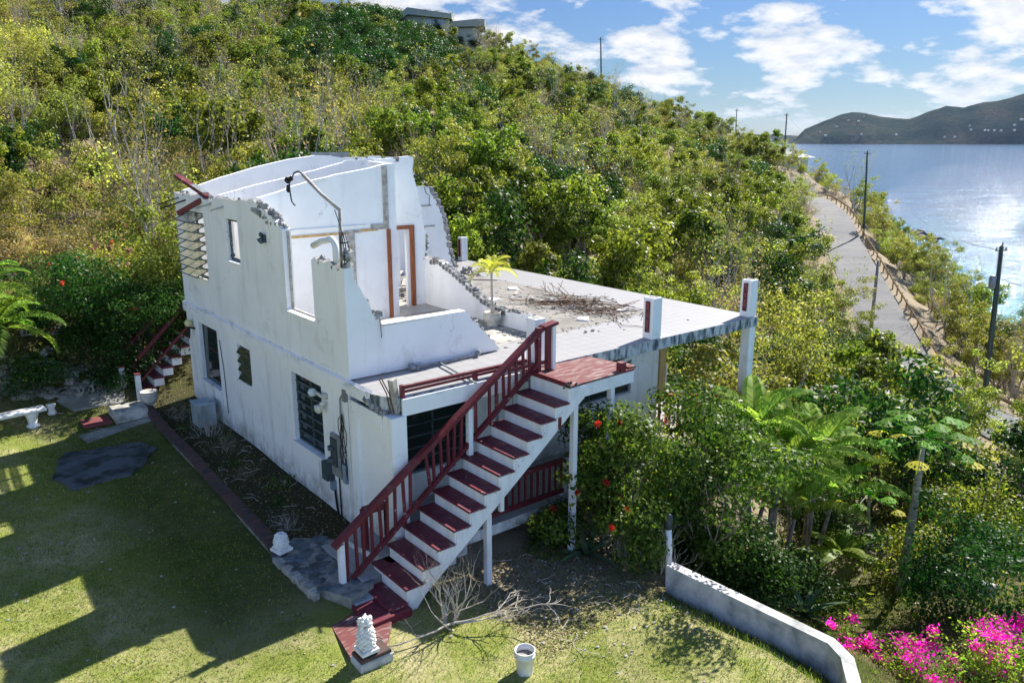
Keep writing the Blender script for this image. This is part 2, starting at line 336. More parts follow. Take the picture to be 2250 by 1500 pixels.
# ------------------------------------------------------------------ terrain from surveyed spot heights
def ray(px, py):
    return FF + (px - CX) / FPX * RT + (CY - py) / FPX * UU
def far(px, py, d, sink=0.0):
    r = ray(px, py); t = d / math.hypot(r[0], r[1]); p = CAMP + r * t; return (p[0], p[1], p[2] - sink)
def proj(p):
    d = np.asarray(p, float) - CAMP; z = d @ FF
    return CX + FPX * (d @ RT) / z, CY - FPX * (d @ UU) / z, z
SEA = -28.0
ROADP = [far(2330, 1010, 52), far(2230, 955, 55), far(2070, 872, 60), far(1985, 800, 67), far(1940, 712, 75), far(1886, 605, 88), far(1857, 545, 99), far(1826, 475, 115), far(1785, 440, 128), far(1745, 425, 138)]
S = [(0, 10, -2.88), (0, 5, -3.0), (0, 0, -3.1), (3, 3, -3.1), (6, 6, -3.1), (4, 9, -2.9), (-1.5, -3, -3.28), (1.4, -2.8, -3.58), (3.4, -2.8, -3.6), (3.5, -4.8, -3.45), (3.5, -6, -3.4), (3.5, -7.2, -3.36), (3.3, -8.3, -3.33), (2.6, -9, -3.4), (1, -6, -3.55), (1, -9, -3.55), (-2, -8, -3.6), (-6, 3, -3.1), (-6, -3, -3.3), (-3, -5, -3.45), (-3, 6, -3.05), (-4.5, 10.7, -2.95), (-2, 10, -2.85),
     (-8, 8, -2.95), (-10, 0, -3.2), (-10, -12, -3.6), (-4, -16, -3.9), (3, -14, -4.2), (-6.5, 12, -2.6), (-3.5, 13, -2.3), (-1, 13.2, -1.9), (2, 13.2, -1.7), (5, 13.5, -1.6), (8, 13.6, -2.0), (10, 13.4, -3.0), (9.3, 0, -3.7), (9, -2, -4.2), (11.3, -1.5, -5.0), (11.3, 6, -4.4), (11.2, 11.5, -3.4), (14, 13, -4.2), (14, 6, -5.6), (14, -1, -6.2), (4.9, -6, -4.5), (4.9, -9, -4.6), (5, -12, -4.9), (6.5, -4.5, -4.9), (7, -9, -5.2), (11, -6, -6.0), (12, -12, -6.3)]
def A(*a):
    for t in a: S.append(far(*t))
A((-300, 620, 26, .8), (0, 640, 27, .6), (0, 560, 32, 1.2), (0, 400, 42, 2.6), (0, 250, 55, 3), (0, 120, 75, 3), (0, 0, 100, 3), (0, -80, 135, 3), (-500, 400, 45, 2), (-500, 0, 100, 2), (-500, -100, 150, 2), (0, 0, 200, 4))
A((200, 640, 28, .5), (250, 560, 32, 1.2), (300, 420, 42, 2.6), (300, 280, 56, 3), (300, 140, 80, 3), (300, 0, 115, 3), (320, -15, 145, 4), (320, 60, 200, 4))
A((600, 330, 43, 2.8), (600, 210, 64, 3), (600, 90, 98, 3), (640, 10, 130, 3.2), (680, 5, 145, 4), (680, 90, 205, 4))
A((900, 330, 44, 2.8), (900, 225, 68, 3), (900, 135, 108, 3), (950, 92, 142, 1.2), (960, 75, 152, .8), (960, 150, 210, 4))
A((1100, 450, 42, 2.6), (1100, 310, 66, 3), (1100, 205, 104, 3), (1150, 120, 148, 3.4), (1150, 190, 215, 4))
A((1300, 560, 41, 2.6), (1300, 410, 62, 3), (1300, 280, 98, 3), (1320, 190, 150, 3.2), (1320, 250, 215, 4))
A((1500, 600, 42, 2.6), (1500, 480, 62, 3), (1500, 350, 98, 3), (1500, 258, 152, 3.4), (1500, 310, 215, 4))
A((1620, 640, 42, 2.6), (1640, 500, 68, 3), (1650, 400, 108, 3), (1680, 335, 152, 3), (1670, 380, 210, 4))
A((1740, 720, 44, 2.6), (1740, 560, 66, 2.6), (1720, 450, 105, 2), (1600, 560, 50, 2.8), (1800, 800, 46, 2.5), (1780, 660, 60, 2))
A((1650, 900, 30, 2.2), (1750, 900, 33, 2.2), (1850, 900, 42, 2.4), (2000, 930, 43, 2.2), (2100, 1000, 35, 1.6), (2250, 1040, 38, 1), (2250, 1120, 29, 1), (2100, 1200, 23.5, .7), (2250, 1250, 21, .6), (1980, 1310, 19.5, 0), (2050, 1290, 19.5, 0), (2250, 1450, 15.5, .2), (1920, 1440, 15.0, .1), (1750, 1250, 19, 1.4), (2500, 1200, 25, 0), (2500, 1000, 42, 0))
# seaward shoulder, then the drop to the water
A((1790, 372, 146, 1), (1860, 400, 136, 1), (1905, 452, 128, 2.2), (1960, 508, 122, 2.4), (2040, 572, 112, 2.6), (2100, 618, 104, 2.6), (2170, 665, 96, 2.6), (2250, 715, 88, 2.6), (2400, 790, 78, 2), (1960, 560, 104, 2), (2060, 650, 90, 2.2), (2160, 750, 76, 2.2), (2250, 830, 68, 2.2))
for px, d in ((1700, 215), (1790, 192), (1860, 178), (1930, 166), (2000, 155), (2070, 144), (2150, 134), (2250, 125), (2450, 112)):
    r = ray(px, 400); t = d / math.hypot(r[0], r[1]); S.append((CAMP[0] + r[0] * t, CAMP[1] + r[1] * t, SEA - 1.5)); t *= 1.35; S.append((CAMP[0] + r[0] * t, CAMP[1] + r[1] * t, SEA - 12))
ROADZ = np.array(ROADP)
for a, b in zip(ROADP[:-1], ROADP[1:]):
    for t in (0, .5): 
        q = np.array(a) * (1 - t) + np.array(b) * t; S.append(tuple(q))
        d = np.array(b) - np.array(a); d[2] = 0; d /= np.linalg.norm(d); n = np.array([-d[1], d[0], 0])
        S.append(tuple(q + n * 3.2 + [0, 0, .05])); S.append(tuple(q - n * 3.2))
S = np.array(S, float)
def tps_fit(X, z, lam):
    n = len(X); d = np.linalg.norm(X[:, None] - X[None], axis=2); K = d  # linear kernel: no overshoot
    Pm = np.c_[np.ones(n), X]; A_ = np.zeros((n + 3, n + 3)); A_[:n, :n] = -K + lam * np.eye(n); A_[:n, n:] = Pm; A_[n:, :n] = Pm.T
    return np.linalg.solve(A_, np.r_[z, 0, 0, 0])
SX = S[:, :2]; CW = tps_fit(SX, S[:, 2], .25)
_g = np.random.RandomState(3); _ph = _g.uniform(0, 6.28, (10, 2)); _k = _g.uniform(-1, 1, (10, 2)); 
def hz(x, y, det=True):
    x = np.atleast_1d(np.asarray(x, float)); y = np.atleast_1d(np.asarray(y, float)); out = np.empty(x.shape)
    for i in range(0, len(x), 20000):
        xx = np.c_[x[i:i + 20000], y[i:i + 20000]]; d = np.sqrt(((xx[:, None] - SX[None]) ** 2).sum(2))
        out[i:i + 20000] = -d @ CW[:-3] + CW[-3] + xx @ CW[-2:]
    if det:
        r = np.hypot(x - 0, y - 0); a = np.clip((r - 14) / 25, 0, 1) * .5
        rd = road_d(x, y); a = a * np.clip((rd - 4) / 6, 0, 1)
        for k in range(10): out = out + a * np.sin(x * _k[k, 0] * .7 + _ph[k, 0]) * np.sin(y * _k[k, 1] * .7 + _ph[k, 1]) * .45
        out = out + .03 * np.sin(x * 1.7 + 1) * np.sin(y * 1.3)
    return out
def road_d(x, y):
    best = np.full(np.shape(x), 1e9)
    for a, b in zip(ROADZ[:-1], ROADZ[1:]):
        d = b[:2] - a[:2]; t = np.clip(((x - a[0]) * d[0] + (y - a[1]) * d[1]) / (d @ d), 0, 1)
        best = np.minimum(best, np.hypot(x - a[0] - t * d[0], y - a[1] - t * d[1]))
    return best
def road_side(x, y):
    best = np.full(np.shape(x), 1e9); sd = np.zeros(np.shape(x))
    for a, b in zip(ROADZ[:-1], ROADZ[1:]):
        d = b[:2] - a[:2]; t = np.clip(((x - a[0]) * d[0] + (y - a[1]) * d[1]) / (d @ d), 0, 1); q = np.hypot(x - a[0] - t * d[0], y - a[1] - t * d[1])
        c = d[0] * (y - a[1]) - d[1] * (x - a[0]); sd = np.where(q < best, c, sd); best = np.minimum(best, q)
    return sd
def H(x, y): return float(hz([x], [y])[0])
def G(px, py, dmin=6, dmax=260):
    r = ray(px, py); r = r / math.hypot(r[0], r[1]); d = np.linspace(dmin, dmax, 1500); P = CAMP + d[:, None] * r
    h = hz(P[:, 0], P[:, 1]); w = np.where(P[:, 2] < h)[0]
    i = w[0] if len(w) else len(d) - 1
    return (P[i, 0], P[i, 1], h[i])
def axis(lo, hi, c, fine, n):
    t = np.linspace(-1, 1, n); k = 3.0; s = np.sinh(k * t) / math.sinh(k)
    return np.where(s < 0, c + s * (c - lo), c + s * (hi - c))
gx = axis(-170, 330, 2, .3, 330); gy = axis(-60, 330, 2, .3, 300)
X_, Y_ = np.meshgrid(gx, gy); Z_ = hz(X_.ravel(), Y_.ravel())
ii = np.arange(len(gx) * len(gy)).reshape(len(gy), len(gx))
q = np.stack([ii[:-1, :-1], ii[:-1, 1:], ii[1:, 1:], ii[1:, :-1]], -1).reshape(-1, 4)
# ground material: dry hillside soil and litter, mown lawn beside the house
M, t, b, o = newmat('ground_soil_and_turf'); P = objco(t)
nA = noise(t, P, .55, 8, .65); nB = noise(t, P, 3.5, 8, .7); nC = noise(t, P, 22, 5, .7)
soil = mixc(t, ramp(t, nB, [(.35, (0, 0, 0)), (.65, (1, 1, 1))]), (.15, .12, .06), (.065, .06, .025))
soil = mixc(t, ramp(t, nA, [(.45, (0, 0, 0)), (.6, (1, 1, 1))]), soil, (.05, .06, .016))
sep0 = nd(t, 'ShaderNodeSeparateXYZ'); t.links.new(P, sep0.inputs[0])
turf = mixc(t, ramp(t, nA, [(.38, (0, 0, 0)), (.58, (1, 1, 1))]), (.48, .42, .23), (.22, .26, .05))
shade_grn = mth(t, 'MULTIPLY', mth(t, 'MULTIPLY_ADD', sep0.outputs[1], .5, 1.6, clamp=True), mth(t, 'MULTIPLY_ADD', sep0.outputs[0], .7, 3.2, clamp=True))
turf = mixc(t, mth(t, 'MULTIPLY', shade_grn, .88), turf, (.028, .048, .006))  # shade put into the turf colour: darker and greener beside the house
turf = mixc(t, ramp(t, nB, [(.40, (0, 0, 0)), (.68, (.45, .45, .45))]), turf, (.20, .20, .06))
turf = mixc(t, ramp(t, nC, [(.45, (0, 0, 0)), (.7, (.22, .22, .22))]), turf, (.30, .25, .14))
sep = nd(t, 'ShaderNodeSeparateXYZ'); t.links.new(P, sep.inputs[0])
lx = mth(t, 'MULTIPLY_ADD', sep.outputs[0], -1.0, 3.9, clamp=True); ly = mth(t, 'MULTIPLY_ADD', sep.outputs[1], -.5, 5.9, clamp=True)
lawn = mth(t, 'MULTIPLY', lx, ly)
# bare stony soil under the stairs
bx = mth(t, 'MULTIPLY_ADD', sep.outputs[0], .9, -.2, clamp=True); by = mth(t, 'MULTIPLY_ADD', sep.outputs[1], .8, 4.1, clamp=True)
bare = mth(t, 'MULTIPLY', bx, by)
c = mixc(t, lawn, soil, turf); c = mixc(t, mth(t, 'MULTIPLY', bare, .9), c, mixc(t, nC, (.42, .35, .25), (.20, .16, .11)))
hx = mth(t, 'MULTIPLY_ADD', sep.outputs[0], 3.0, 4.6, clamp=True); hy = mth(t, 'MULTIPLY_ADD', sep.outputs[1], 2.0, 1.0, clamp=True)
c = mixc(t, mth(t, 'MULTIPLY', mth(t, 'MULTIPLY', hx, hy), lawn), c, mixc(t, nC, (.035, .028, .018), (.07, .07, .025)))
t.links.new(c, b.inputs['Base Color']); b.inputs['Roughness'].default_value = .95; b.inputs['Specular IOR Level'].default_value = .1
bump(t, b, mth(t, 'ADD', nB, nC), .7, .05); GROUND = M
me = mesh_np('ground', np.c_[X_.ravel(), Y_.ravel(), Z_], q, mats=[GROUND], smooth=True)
tag(link('ground', me), kind='structure')
# ------------------------------------------------------------------ sea
M, t, b, o = newmat('sea_water'); P = objco(t)
sep = nd(t, 'ShaderNodeSeparateXYZ'); t.links.new(P, sep.inputs[0])
# distance along the view to the open sea sets shallow -> deep colour
dd = mth(t, 'ADD', mth(t, 'MULTIPLY', sep.outputs[0], .78), mth(t, 'MULTIPLY', sep.outputs[1], .60))
shal = ramp(t, mth(t, 'DIVIDE', mth(t, 'ADD', dd, mth(t, 'MULTIPLY', noise(t, P, .012, 4), 60)), 700.0), [(.18, (.06, .32, .35)), (.32, (.07, .22, .31)), (.6, (.07, .155, .27)), (1, (.075, .15, .26))])
t.links.new(shal, b.inputs['Base Color']); b.inputs['Roughness'].default_value = .09; b.inputs['IOR'].default_value = 1.33; b.inputs['Specular IOR Level'].default_value = .26
w1 = noise(t, mapping(t, P, (1, .6, 1)), .28, 9, .66, .3); w2 = noise(t, P, .035, 4); w3 = noise(t, P, .0025, 5, .6)
hgt = mth(t, 'ADD', mth(t, 'MULTIPLY', w1, 1.0), mth(t, 'MULTIPLY', w2, 3.5))
n = nd(t, 'ShaderNodeBump'); n.inputs['Distance'].default_value = 1.5; t.links.new(hgt, n.inputs['Height'])
t.links.new(mth(t, 'MULTIPLY_ADD', w3, .5, .42), n.inputs['Strength']); t.links.new(n.outputs[0], b.inputs['Normal'])
mb = MB(); Dm = 19000
mb.add([(-Dm, -Dm, SEA), (Dm, -Dm, SEA), (Dm, Dm, SEA), (-Dm, Dm, SEA)], [(0, 1, 2, 3)])
tag(mb.build('sea', M), kind='structure')
# ------------------------------------------------------------------ far islands
M, t, b, o = newmat('dry_wooded_island'); P = objco(t)
c = ramp(t, noise(t, P, .0035, 12, .68), [(.40, (.022, .040, .034)), (.5, (.045, .060, .042)), (.62, (.085, .075, .055))]); c = mixc(t, ramp(t, noise(t, P, .035, 8, .75), [(.42, (0, 0, 0)), (.62, (.8, .8, .8))]), c, (.018, .032, .028))
t.links.new(c, b.inputs['Base Color']); b.inputs['Roughness'].default_value = .95; b.inputs['Specular IOR Level'].default_value = 0; bump(t, b, noise(t, P, .012, 10, .7), 1.0, 30); ISL = M
def island(name, prof, dist, depth, seed, flip=0):
    rg = np.random.RandomState(seed); n = 160; mrow = 34
    px = np.linspace(prof[0][0], prof[-1][0], n); top = np.interp(px, [p[0] for p in prof], [p[1] for p in prof])
    rows = []
    for j in range(mrow):
        s = j / (mrow - 1); d = dist + depth * s; prf = math.sin(math.pi * min(1, s * 1.0)) ** .8 if s > 0 else 0
        for i in range(n):
            r = ray(px[i], top[i]); k = (dist + depth * .5) / math.hypot(r[0], r[1]); ztop = CAMP[2] + r[2] * k
            r2 = r / math.hypot(r[0], r[1]); e = min(1, min(i, n - 1 - i) / 6)
            wob = 1 + .0 * s
            z = SEA - 2 + (ztop - SEA + 2) * prf * e * wob
            rows.append((CAMP[0] + r2[0] * d, CAMP[1] + r2[1] * d, z))
    v = np.array(rows); 
    for f in (1, 2.3, 5.1, 11):
        ph = rg.uniform(0, 6, 4); a = rg.uniform(.5, 1)
        w = np.clip((v[:, 2] - SEA) / 60, 0, 1); w2 = 1 - np.abs(np.linspace(-1, 1, mrow))[:, None].repeat(n, 1).ravel() * 0
        front = np.clip(1 - (v[:, 2] - SEA) / (v[:, 2].max() - SEA) * .9, .05, 1)
        v[:, 2] += w * front * 26 / f * np.sin(v[:, 0] * .006 * f + ph[0] + 1.5 * np.sin(v[:, 1] * .004 * f + ph[2])) * np.sin(v[:, 1] * .005 * f + ph[1])
    jj = np.arange(n * mrow).reshape(mrow, n); q = np.stack([jj[:-1, :-1], jj[:-1, 1:], jj[1:, 1:], jj[1:, :-1]], -1).reshape(-1, 4)
    o = link(name, mesh_np(name, v, q, mats=[ISL], smooth=True)); return tag(o, kind='structure'), v
island('hills_headland_far', [(1560, 306), (1640, 297), (1700, 295.5), (1760, 299), (1900, 304)], 9500, 1500, 2)
isl, iv = island('hills_island', [(1728, 309), (1745, 302), (1775, 288), (1808, 268), (1840, 256), (1870, 250), (1900, 252), (1925, 259), (1955, 265), (1995, 268), (2020, 258), (2050, 242), (2080, 232), (2105, 236), (2120, 239), (2150, 229), (2185, 224), (2215, 216), (2250, 204), (2320, 180), (2450, 150), (2600, 170), (2800, 240)], 6000, 1700, 5)
HW = simple('far_white_house', (.50, .49, .46), (.4, .38, .36), .2, .8, 0)
HR = simple('far_house_roof', (.62, .60, .58), (.45, .40, .38), .2, .8, 0)
for i, (px, py, w) in enumerate([(1802, 290, 1), (1814, 299, 2), (1886, 268, 2), (1864, 268, 1), (1899, 259, 1.4), (1838, 283, 1.2), (1969, 299, 1.8), (1892, 300, 1.2), (2130, 284, 1.6), (2133, 289, 1.5), (2163, 297, 1.6), (2184, 291, 1.3), (2198, 297, 1.8), (2228, 284, 3), (2228, 294, 1.7), (2242, 272, 1.6), (2075, 305, 1), (2247, 266, 1.2), (2098, 301, 1.2), (2170, 298, 1.2)]):
    r = ray(px, py); r = r / math.hypot(r[0], r[1]); D = np.linspace(5990, 6900, 400); PP = CAMP + D[:, None] * r
    # first point where the ray meets the island surface
    best = None
    for P3 in PP[::4]:
        k = np.argmin((iv[:, 0] - P3[0]) ** 2 + (iv[:, 1] - P3[1]) ** 2)
        if P3[2] <= iv[k, 2] + 2: best = (P3[0], P3[1], iv[k, 2]); break
    if best is None: continue
    h = empty('island_house', best, rz=1.0 + i * .7, label='tiny white house on the island across the water', cat='house', group='white houses on the far island')
    s = 3.6 * w; mb = MB(); mb.box(-s, s, -5, 5, -5, 4); mb.build('wall', HW, h)
    mb = MB(); mb.add([(-s - 1, -7, 4), (s + 1, -7, 4), (s + 1, 7, 4), (-s - 1, 7, 4), (-s + 2, 0, 7), (s - 2, 0, 7)], [(0, 1, 5, 4), (2, 3, 4, 5), (1, 2, 5), (3, 0, 4), (0, 3, 2, 1)]); mb.build('roof', HW if i % 3 else HR, h)
# ------------------------------------------------------------------ road, guardrail
M, t, b, o = newmat('asphalt_road'); P = objco(t)
c = ramp(t, noise(t, P, .8, 7, .6), [(.3, (.155, .155, .16)), (.7, (.115, .115, .12))]); c = mixc(t, ramp(t, noise(t, mapping(t, P, (1, 1, 1)), 1.9, 9, .75), [(.56, (0, 0, 0)), (.64, (.5, .5, .5))]), c, (.06, .06, .062)); c = mixc(t, ramp(t, noise(t, P, .35, 4, .5), [(.58, (0, 0, 0)), (.62, (.6, .6, .6))]), c, (.15, .147, .14))
t.links.new(c, b.inputs['Base Color']); b.inputs['Roughness'].default_value = .9; bump(t, b, noise(t, P, 30, 3), .3, .01); ASPH = M
def catmull(P, n=14):
    P = [np.array(p) for p in P]; P = [2 * P[0] - P[1]] + P + [2 * P[-1] - P[-2]]; out = []
    for i in range(1, len(P) - 2):
        for k in range(n):
            t = k / n; a, b, c, d = P[i - 1:i + 3]
            out.append(.5 * ((2 * b) + (c - a) * t + (2 * a - 5 * b + 4 * c - d) * t * t + (3 * b - 3 * c + d - a) * t ** 3))
    out.append(P[-2]); return out
RC = catmull(ROADP); mb = MB(); vs = []; RAILL = []
for i, p in enumerate(RC):
    d = RC[min(i + 1, len(RC) - 1)] - RC[max(i - 1, 0)]; d[2] = 0; d = d / np.linalg.norm(d); n = np.array([-d[1], d[0], 0])
    h = hz([p[0]], [p[1]])[0] + .12
    # outward (seaward) side is -n
    for s in (-2.15, -.7, .7, 2.15): vs.append((p[0] + n[0] * s, p[1] + n[1] * s, h))
    q2 = p - n * 2.65; RAILL.append((q2[0], q2[1], h - .1))
mb.add(vs, [(i * 4 + j, i * 4 + j + 1, i * 4 + 5 + j, i * 4 + 4 + j) for i in range(len(RC) - 1) for j in range(3)])
# kerb skirt down into the ground
e = [[(v[0], v[1], v[2]) for v in vs[k::4]] for k in (0, 3)]
for ed in e:
    k = len(ed); mb.add(ed + [(a, b_, c_ - .9) for a, b_, c_ in ed], [(i, i + 1, k + i + 1, k + i) for i in range(k - 1)])
tag(mb.build('road', ASPH), kind='structure')
GR = simple('rust_brown_guardrail', (.42, .27, .12), (.30, .19, .09), 2, .6, .1, .005)
grl = empty('guardrail', RAILL[30], label='rusty brown metal guardrail curving along the seaward edge of the road', cat='guardrail')
inv = Vector(RAILL[30])
seg = [Vector(p) - inv for p in RAILL[20:-10]]
mb = MB()
prof = [(-.03, .46), (.04, .52), (-.02, .58), (.04, .64), (-.03, .70)]
vs = []; fs = []
for i, p in enumerate(seg):
    d = (seg[min(i + 1, len(seg) - 1)] - seg[max(i - 1, 0)]); d.z = 0; d.normalize(); nn = Vector((-d.y, d.x, 0))
    for a, z in prof: vs.append(p + nn * a + Vector((0, 0, z)))
k = len(prof); fs = [(i * k + j, i * k + j + 1, (i + 1) * k + j + 1, (i + 1) * k + j) for i in range(len(seg) - 1) for j in range(k - 1)]
mb.add(vs, fs); mb.add([v + Vector((0, 0, .012)) for v in vs], [tuple(reversed(f)) for f in fs]); mb.build('rail_beam', GR, grl)
acc = 0; last = seg[0]; npost = 0
for a, b2 in zip(seg[:-1], seg[1:]):
    acc += (b2 - a).length
    if acc > 1.9 and npost < 70:
        acc = 0; npost += 1; mp_ = MB(); d = (b2 - a); d.z = 0; d.normalize(); nn = Vector((-d.y, d.x, 0)); c = a - nn * .12
        mp_.box(-.045, .045, -.06, .06, -.5, .70); o = mp_.build('post', GR, grl); o.location = c; o.rotation_euler.z = math.atan2(d.y, d.x)
# ------------------------------------------------------------------ utility poles
POLEW = simple('green_treated_pole', (.075, .10, .075), (.045, .05, .045), 2, .8, .3, .01, stretch=(4, 4, .4)); POLEG = simple('grey_wooden_pole', (.32, .29, .26), (.2, .18, .16), 2, .8, .3, .01, stretch=(4, 4, .4))
PT = []
def pole(bpx, tpx, d, label, mat=POLEW, r=.15, extra=1.5, can=False, arms=True):
    b0 = np.array(far(bpx[0], bpx[1], d)); t0 = np.array(far(tpx[0], tpx[1], d)); g = H(b0[0], b0[1])
    b0[2] = min(b0[2], g) - .5
    o = empty('utility_pole', tuple(b0), label=label, cat='utility pole', group='utility poles along the road'); v = Vector(t0 - b0)
    mb = MB(); mb.tube([Vector((0, 0, 0)), v * .5, v], [r, r * .85, r * .65], 8); mb.build('pole', mat, o, True)
    if arms:
        mb = MB(); a = v * .975; mb.bar(a + Vector((-.35, .2, 0)), a + Vector((.35, -.2, 0)), .05, .06); mb.bar(a + Vector((0, 0, .1)), a + Vector((.1, 0, .45)), .05, .05); mb.build('crossarm', mat, o)
        for s in (-.3, .3): mb = MB(); mb.lathe([(.03, 0), (.05, .05), (.03, .1), (.045, .14), (0.01, .17)], 6, tuple(a + Vector((s, -s * .55, .05)))); mb.build('insulator', METAL, o)
    if can:
        mb = MB(); c = v * .80 - Vector((RT[0] * .32, RT[1] * .32, 0)); mb.lathe([(.16, -.4), (.2, -.36), (.2, .36), (.14, .42)], 12, tuple(c)); mb.build('transformer', METAL, o, True)
    PT.append(Vector(t0)); return o
pole((2164, 880), (2201, 540), 58, 'tall green utility pole with a grey transformer, nearest of the poles', r=.20, can=True)
pole((1898, 513), (1906, 333), 107, 'dark utility pole behind the guardrail bend, against the water')
pole((1723, 350), (1729, 250), 150, 'dark utility pole beside the white hip roof on the ridge')
pole((1618, 300), (1619, 240), 158, 'short far utility pole on the ridge, left of the white hip roof', r=.11)
pole((1323, 190), (1320, 83), 148, 'lone utility pole on top of the hill against blue sky', r=.17)
pole((1912, 740), (1930, 572), 71, 'weathered grey wooden pole leaning at the inner edge of the road', mat=POLEG, r=.17, arms=False)
WIRE = BLACK
def wire(a, b, sag, r=.018, name='overhead_wire', label='thin sagging overhead wire between utility poles'):
    mb = MB(); pts = [a.lerp(b, t / 16) - Vector((0, 0, sag * 4 * (t / 16) * (1 - t / 16))) for t in range(17)]; mb.tube(pts, r, 4); o = mb.build(name, WIRE)
    tag(o, label, 'wire', 'overhead wires'); return o
wire(PT[0] - Vector((0, 0, .3)), PT[1] - Vector((0, 0, .3)), 2.2, .008, label='thin wire sagging from the transformer pole to the pole by the guardrail')
wire(PT[1], PT[2], 2.0, .010, label='thin wire between the guardrail pole and the pole by the white roof')
wire(PT[2], PT[3], 1.0, .010, label='thin wire over the ridge between the two farthest poles')
wire(PT[0] - Vector((0, 0, 2)), PT[0] + Vector((24, -12, -6)), 1.2, .008, label='thin wire running right from the transformer pole out of view')
# ------------------------------------------------------------------ houses on the hill
HG = simple('grey_green_far_wall', (.36, .37, .31), (.28, .29, .25), .3, .9, 0); HF = simple('grey_roof_fascia', (.30, .31, .27), (.25, .26, .23), .3, .9, 0)
base = np.array(far(958, 86, 141)); hh = empty('hilltop_house', tuple(base), rz=math.atan2(RT[1], RT[0]), label='grey modern house with sloping flat roofs on the hilltop', cat='house')
sc = 141 / FPX * 1.03  # metres per photo pixel at that range
def hb(mb, x0, x1, y0, y1, d0, d1, m=0): return mb.box((x0 - 958) * sc, (x1 - 958) * sc, d0, d1, (86 - y1) * sc, (86 - y0) * sc, m)
mb = MB(); hb(mb, 884, 985, 40, 135, 0, 9); hb(mb, 985, 1040, 62, 135, 2, 9); mb.build('wall', HG, hh)
mb = MB(); k = lambda x, y, d: ((x - 958) * sc, d, (86 - y) * sc)
for (x0, ya, x1, yb, x2, yc, th, d0, d1) in ((878, 49, 904, 29, 991, 41, 9, -1.2, 9.6),):
    mb.add([k(x0, ya, d0), k(x1, yb, d0), k(x2, yc, d0), k(x2, yc + th, d0), k(x1, yb + th + 4, d0), k(x0, ya + th, d0), k(x0, ya, d1), k(x1, yb, d1), k(x2, yc, d1), k(x2, yc + th, d1), k(x1, yb + th + 4, d1), k(x0, ya + th, d1)],
           [(0, 1, 4, 5), (1, 2, 3, 4), (6, 11, 10, 7), (7, 10, 9, 8), (0, 6, 7, 1), (1, 7, 8, 2), (2, 8, 9, 3), (5, 4, 10, 11), (4, 3, 9, 10), (0, 5, 11, 6)])
mb.add([k(983, 52, 1), k(1036, 47, 1), k(1055, 47.5, 1), k(1055, 60, 1), k(983, 62, 1), k(983, 52, 9), k(1036, 47, 9), k(1055, 47.5, 9), k(1055, 60, 9), k(983, 62, 9)], [(0, 1, 2, 3, 4), (9, 8, 7, 6, 5), (0, 5, 6, 1), (1, 6, 7, 2), (2, 7, 8, 3), (3, 8, 9, 4), (4, 9, 5, 0)])
mb.build('roof', HF, hh)
for (a, b2) in ((937, 956), (959, 978)):
    mb = MB(); hb(mb, a, b2, 49, 70, -.06, .05); mb.build('window', GLASS, hh)
mb = MB()
for x0 in (935, 956.3, 978): hb(mb, x0, x0 + 1.6, 48, 71, -.12, .05)
mb.build('window_frame', HG, hh)
base = np.array(far(240, 22, 118)); h2 = empty('ridge_house', tuple(base), rz=math.atan2(RT[1], RT[0]) + .2, label='dark roofed house half hidden by trees at the top left edge', cat='house')
mb = MB(); mb.box(-3.6, 3.2, 0, 6, -2.5, 1.0); mb.build('wall', HG, h2)
mb = MB(); mb.add([(-4.2, -.8, .9), (3.8, -.8, .9), (3.8, 6.8, .9), (-4.2, 6.8, .9), (-2.5, 3, 2.1), (2.2, 3, 2.1)], [(0, 1, 5, 4), (1, 2, 5), (2, 3, 4, 5), (3, 0, 4), (0, 3, 2, 1)]); mb.build('roof', simple('dark_shingle_roof', (.04, .045, .05), (.03, .03, .035), 1), h2)
base = np.array(far(1738, 347, 156)); h3 = empty('white_roofed_house', tuple(base), rz=math.atan2(RT[1], RT[0]), label='pale hip roof of a house just over the ridge beside a pole', cat='house')
mb = MB(); mb.box(-3.3, 3.4, .6, 6, -3.5, .1); mb.build('wall', HW, h3)
mb = MB(); mb.add([(-4.0, 0, .05), (4.6, 0, .05), (4.6, 7, .05), (-4.0, 7, .05), (-1.7, 2.5, 1.95), (-1.2, 4, 1.95)], [(0, 1, 4), (1, 2, 5, 4), (2, 3, 5), (3, 0, 4, 5), (0, 3, 2, 1)]); mb.build('roof', simple('white_metal_roof', (.66, .68, .66), (.55, .58, .57), .5, .5, 0), h3)
# shore rocks
RK = simple('dark_wet_shore_rock', (.10, .09, .085), (.05, .045, .045), .8, .8, .6, .1)
for i, (px, py, s) in enumerate([(2030, 520, 2.6), (2042, 527, 2.0), (2050, 533, 1.4), (2061, 524, 1.5), (2068, 525, 1.0), (2018, 512, 2.0)]):
    r = ray(px, py); t = (SEA - CAMP[2]) / r[2]; p = CAMP + r * t; mb = MB()
    for j in range(5): mb.rock((RG.uniform(-s, s), RG.uniform(-s, s), RG.uniform(-.3, .3) * s), s * RG.uniform(.5, .9), sc=(1.2, 1, .7))
    tag(mb.build('shore_rock', RK, loc=tuple(p)), 'dark rock breaking the water just off the wooded shore', 'rock', 'rocks at the shoreline')

# ------------------------------------------------------------------ sea air
HZ = bpy.data.materials.new('sea_haze'); HZ.use_nodes = True; t = HZ.node_tree; t.nodes.clear(); o = nd(t, 'ShaderNodeOutputMaterial'); v = nd(t, 'ShaderNodeVolumePrincipled')
v.inputs['Color'].default_value = (.48, .64, 1.0, 1); v.inputs['Density'].default_value = 1.1e-5; v.inputs['Anisotropy'].default_value = .25; t.links.new(v.outputs[0], o.inputs['Volume'])
mb = MB(); mb.box(-19200, 19200, -19200, 19200, SEA - 45, 620); tag(mb.build('haze', HZ), kind='stuff')
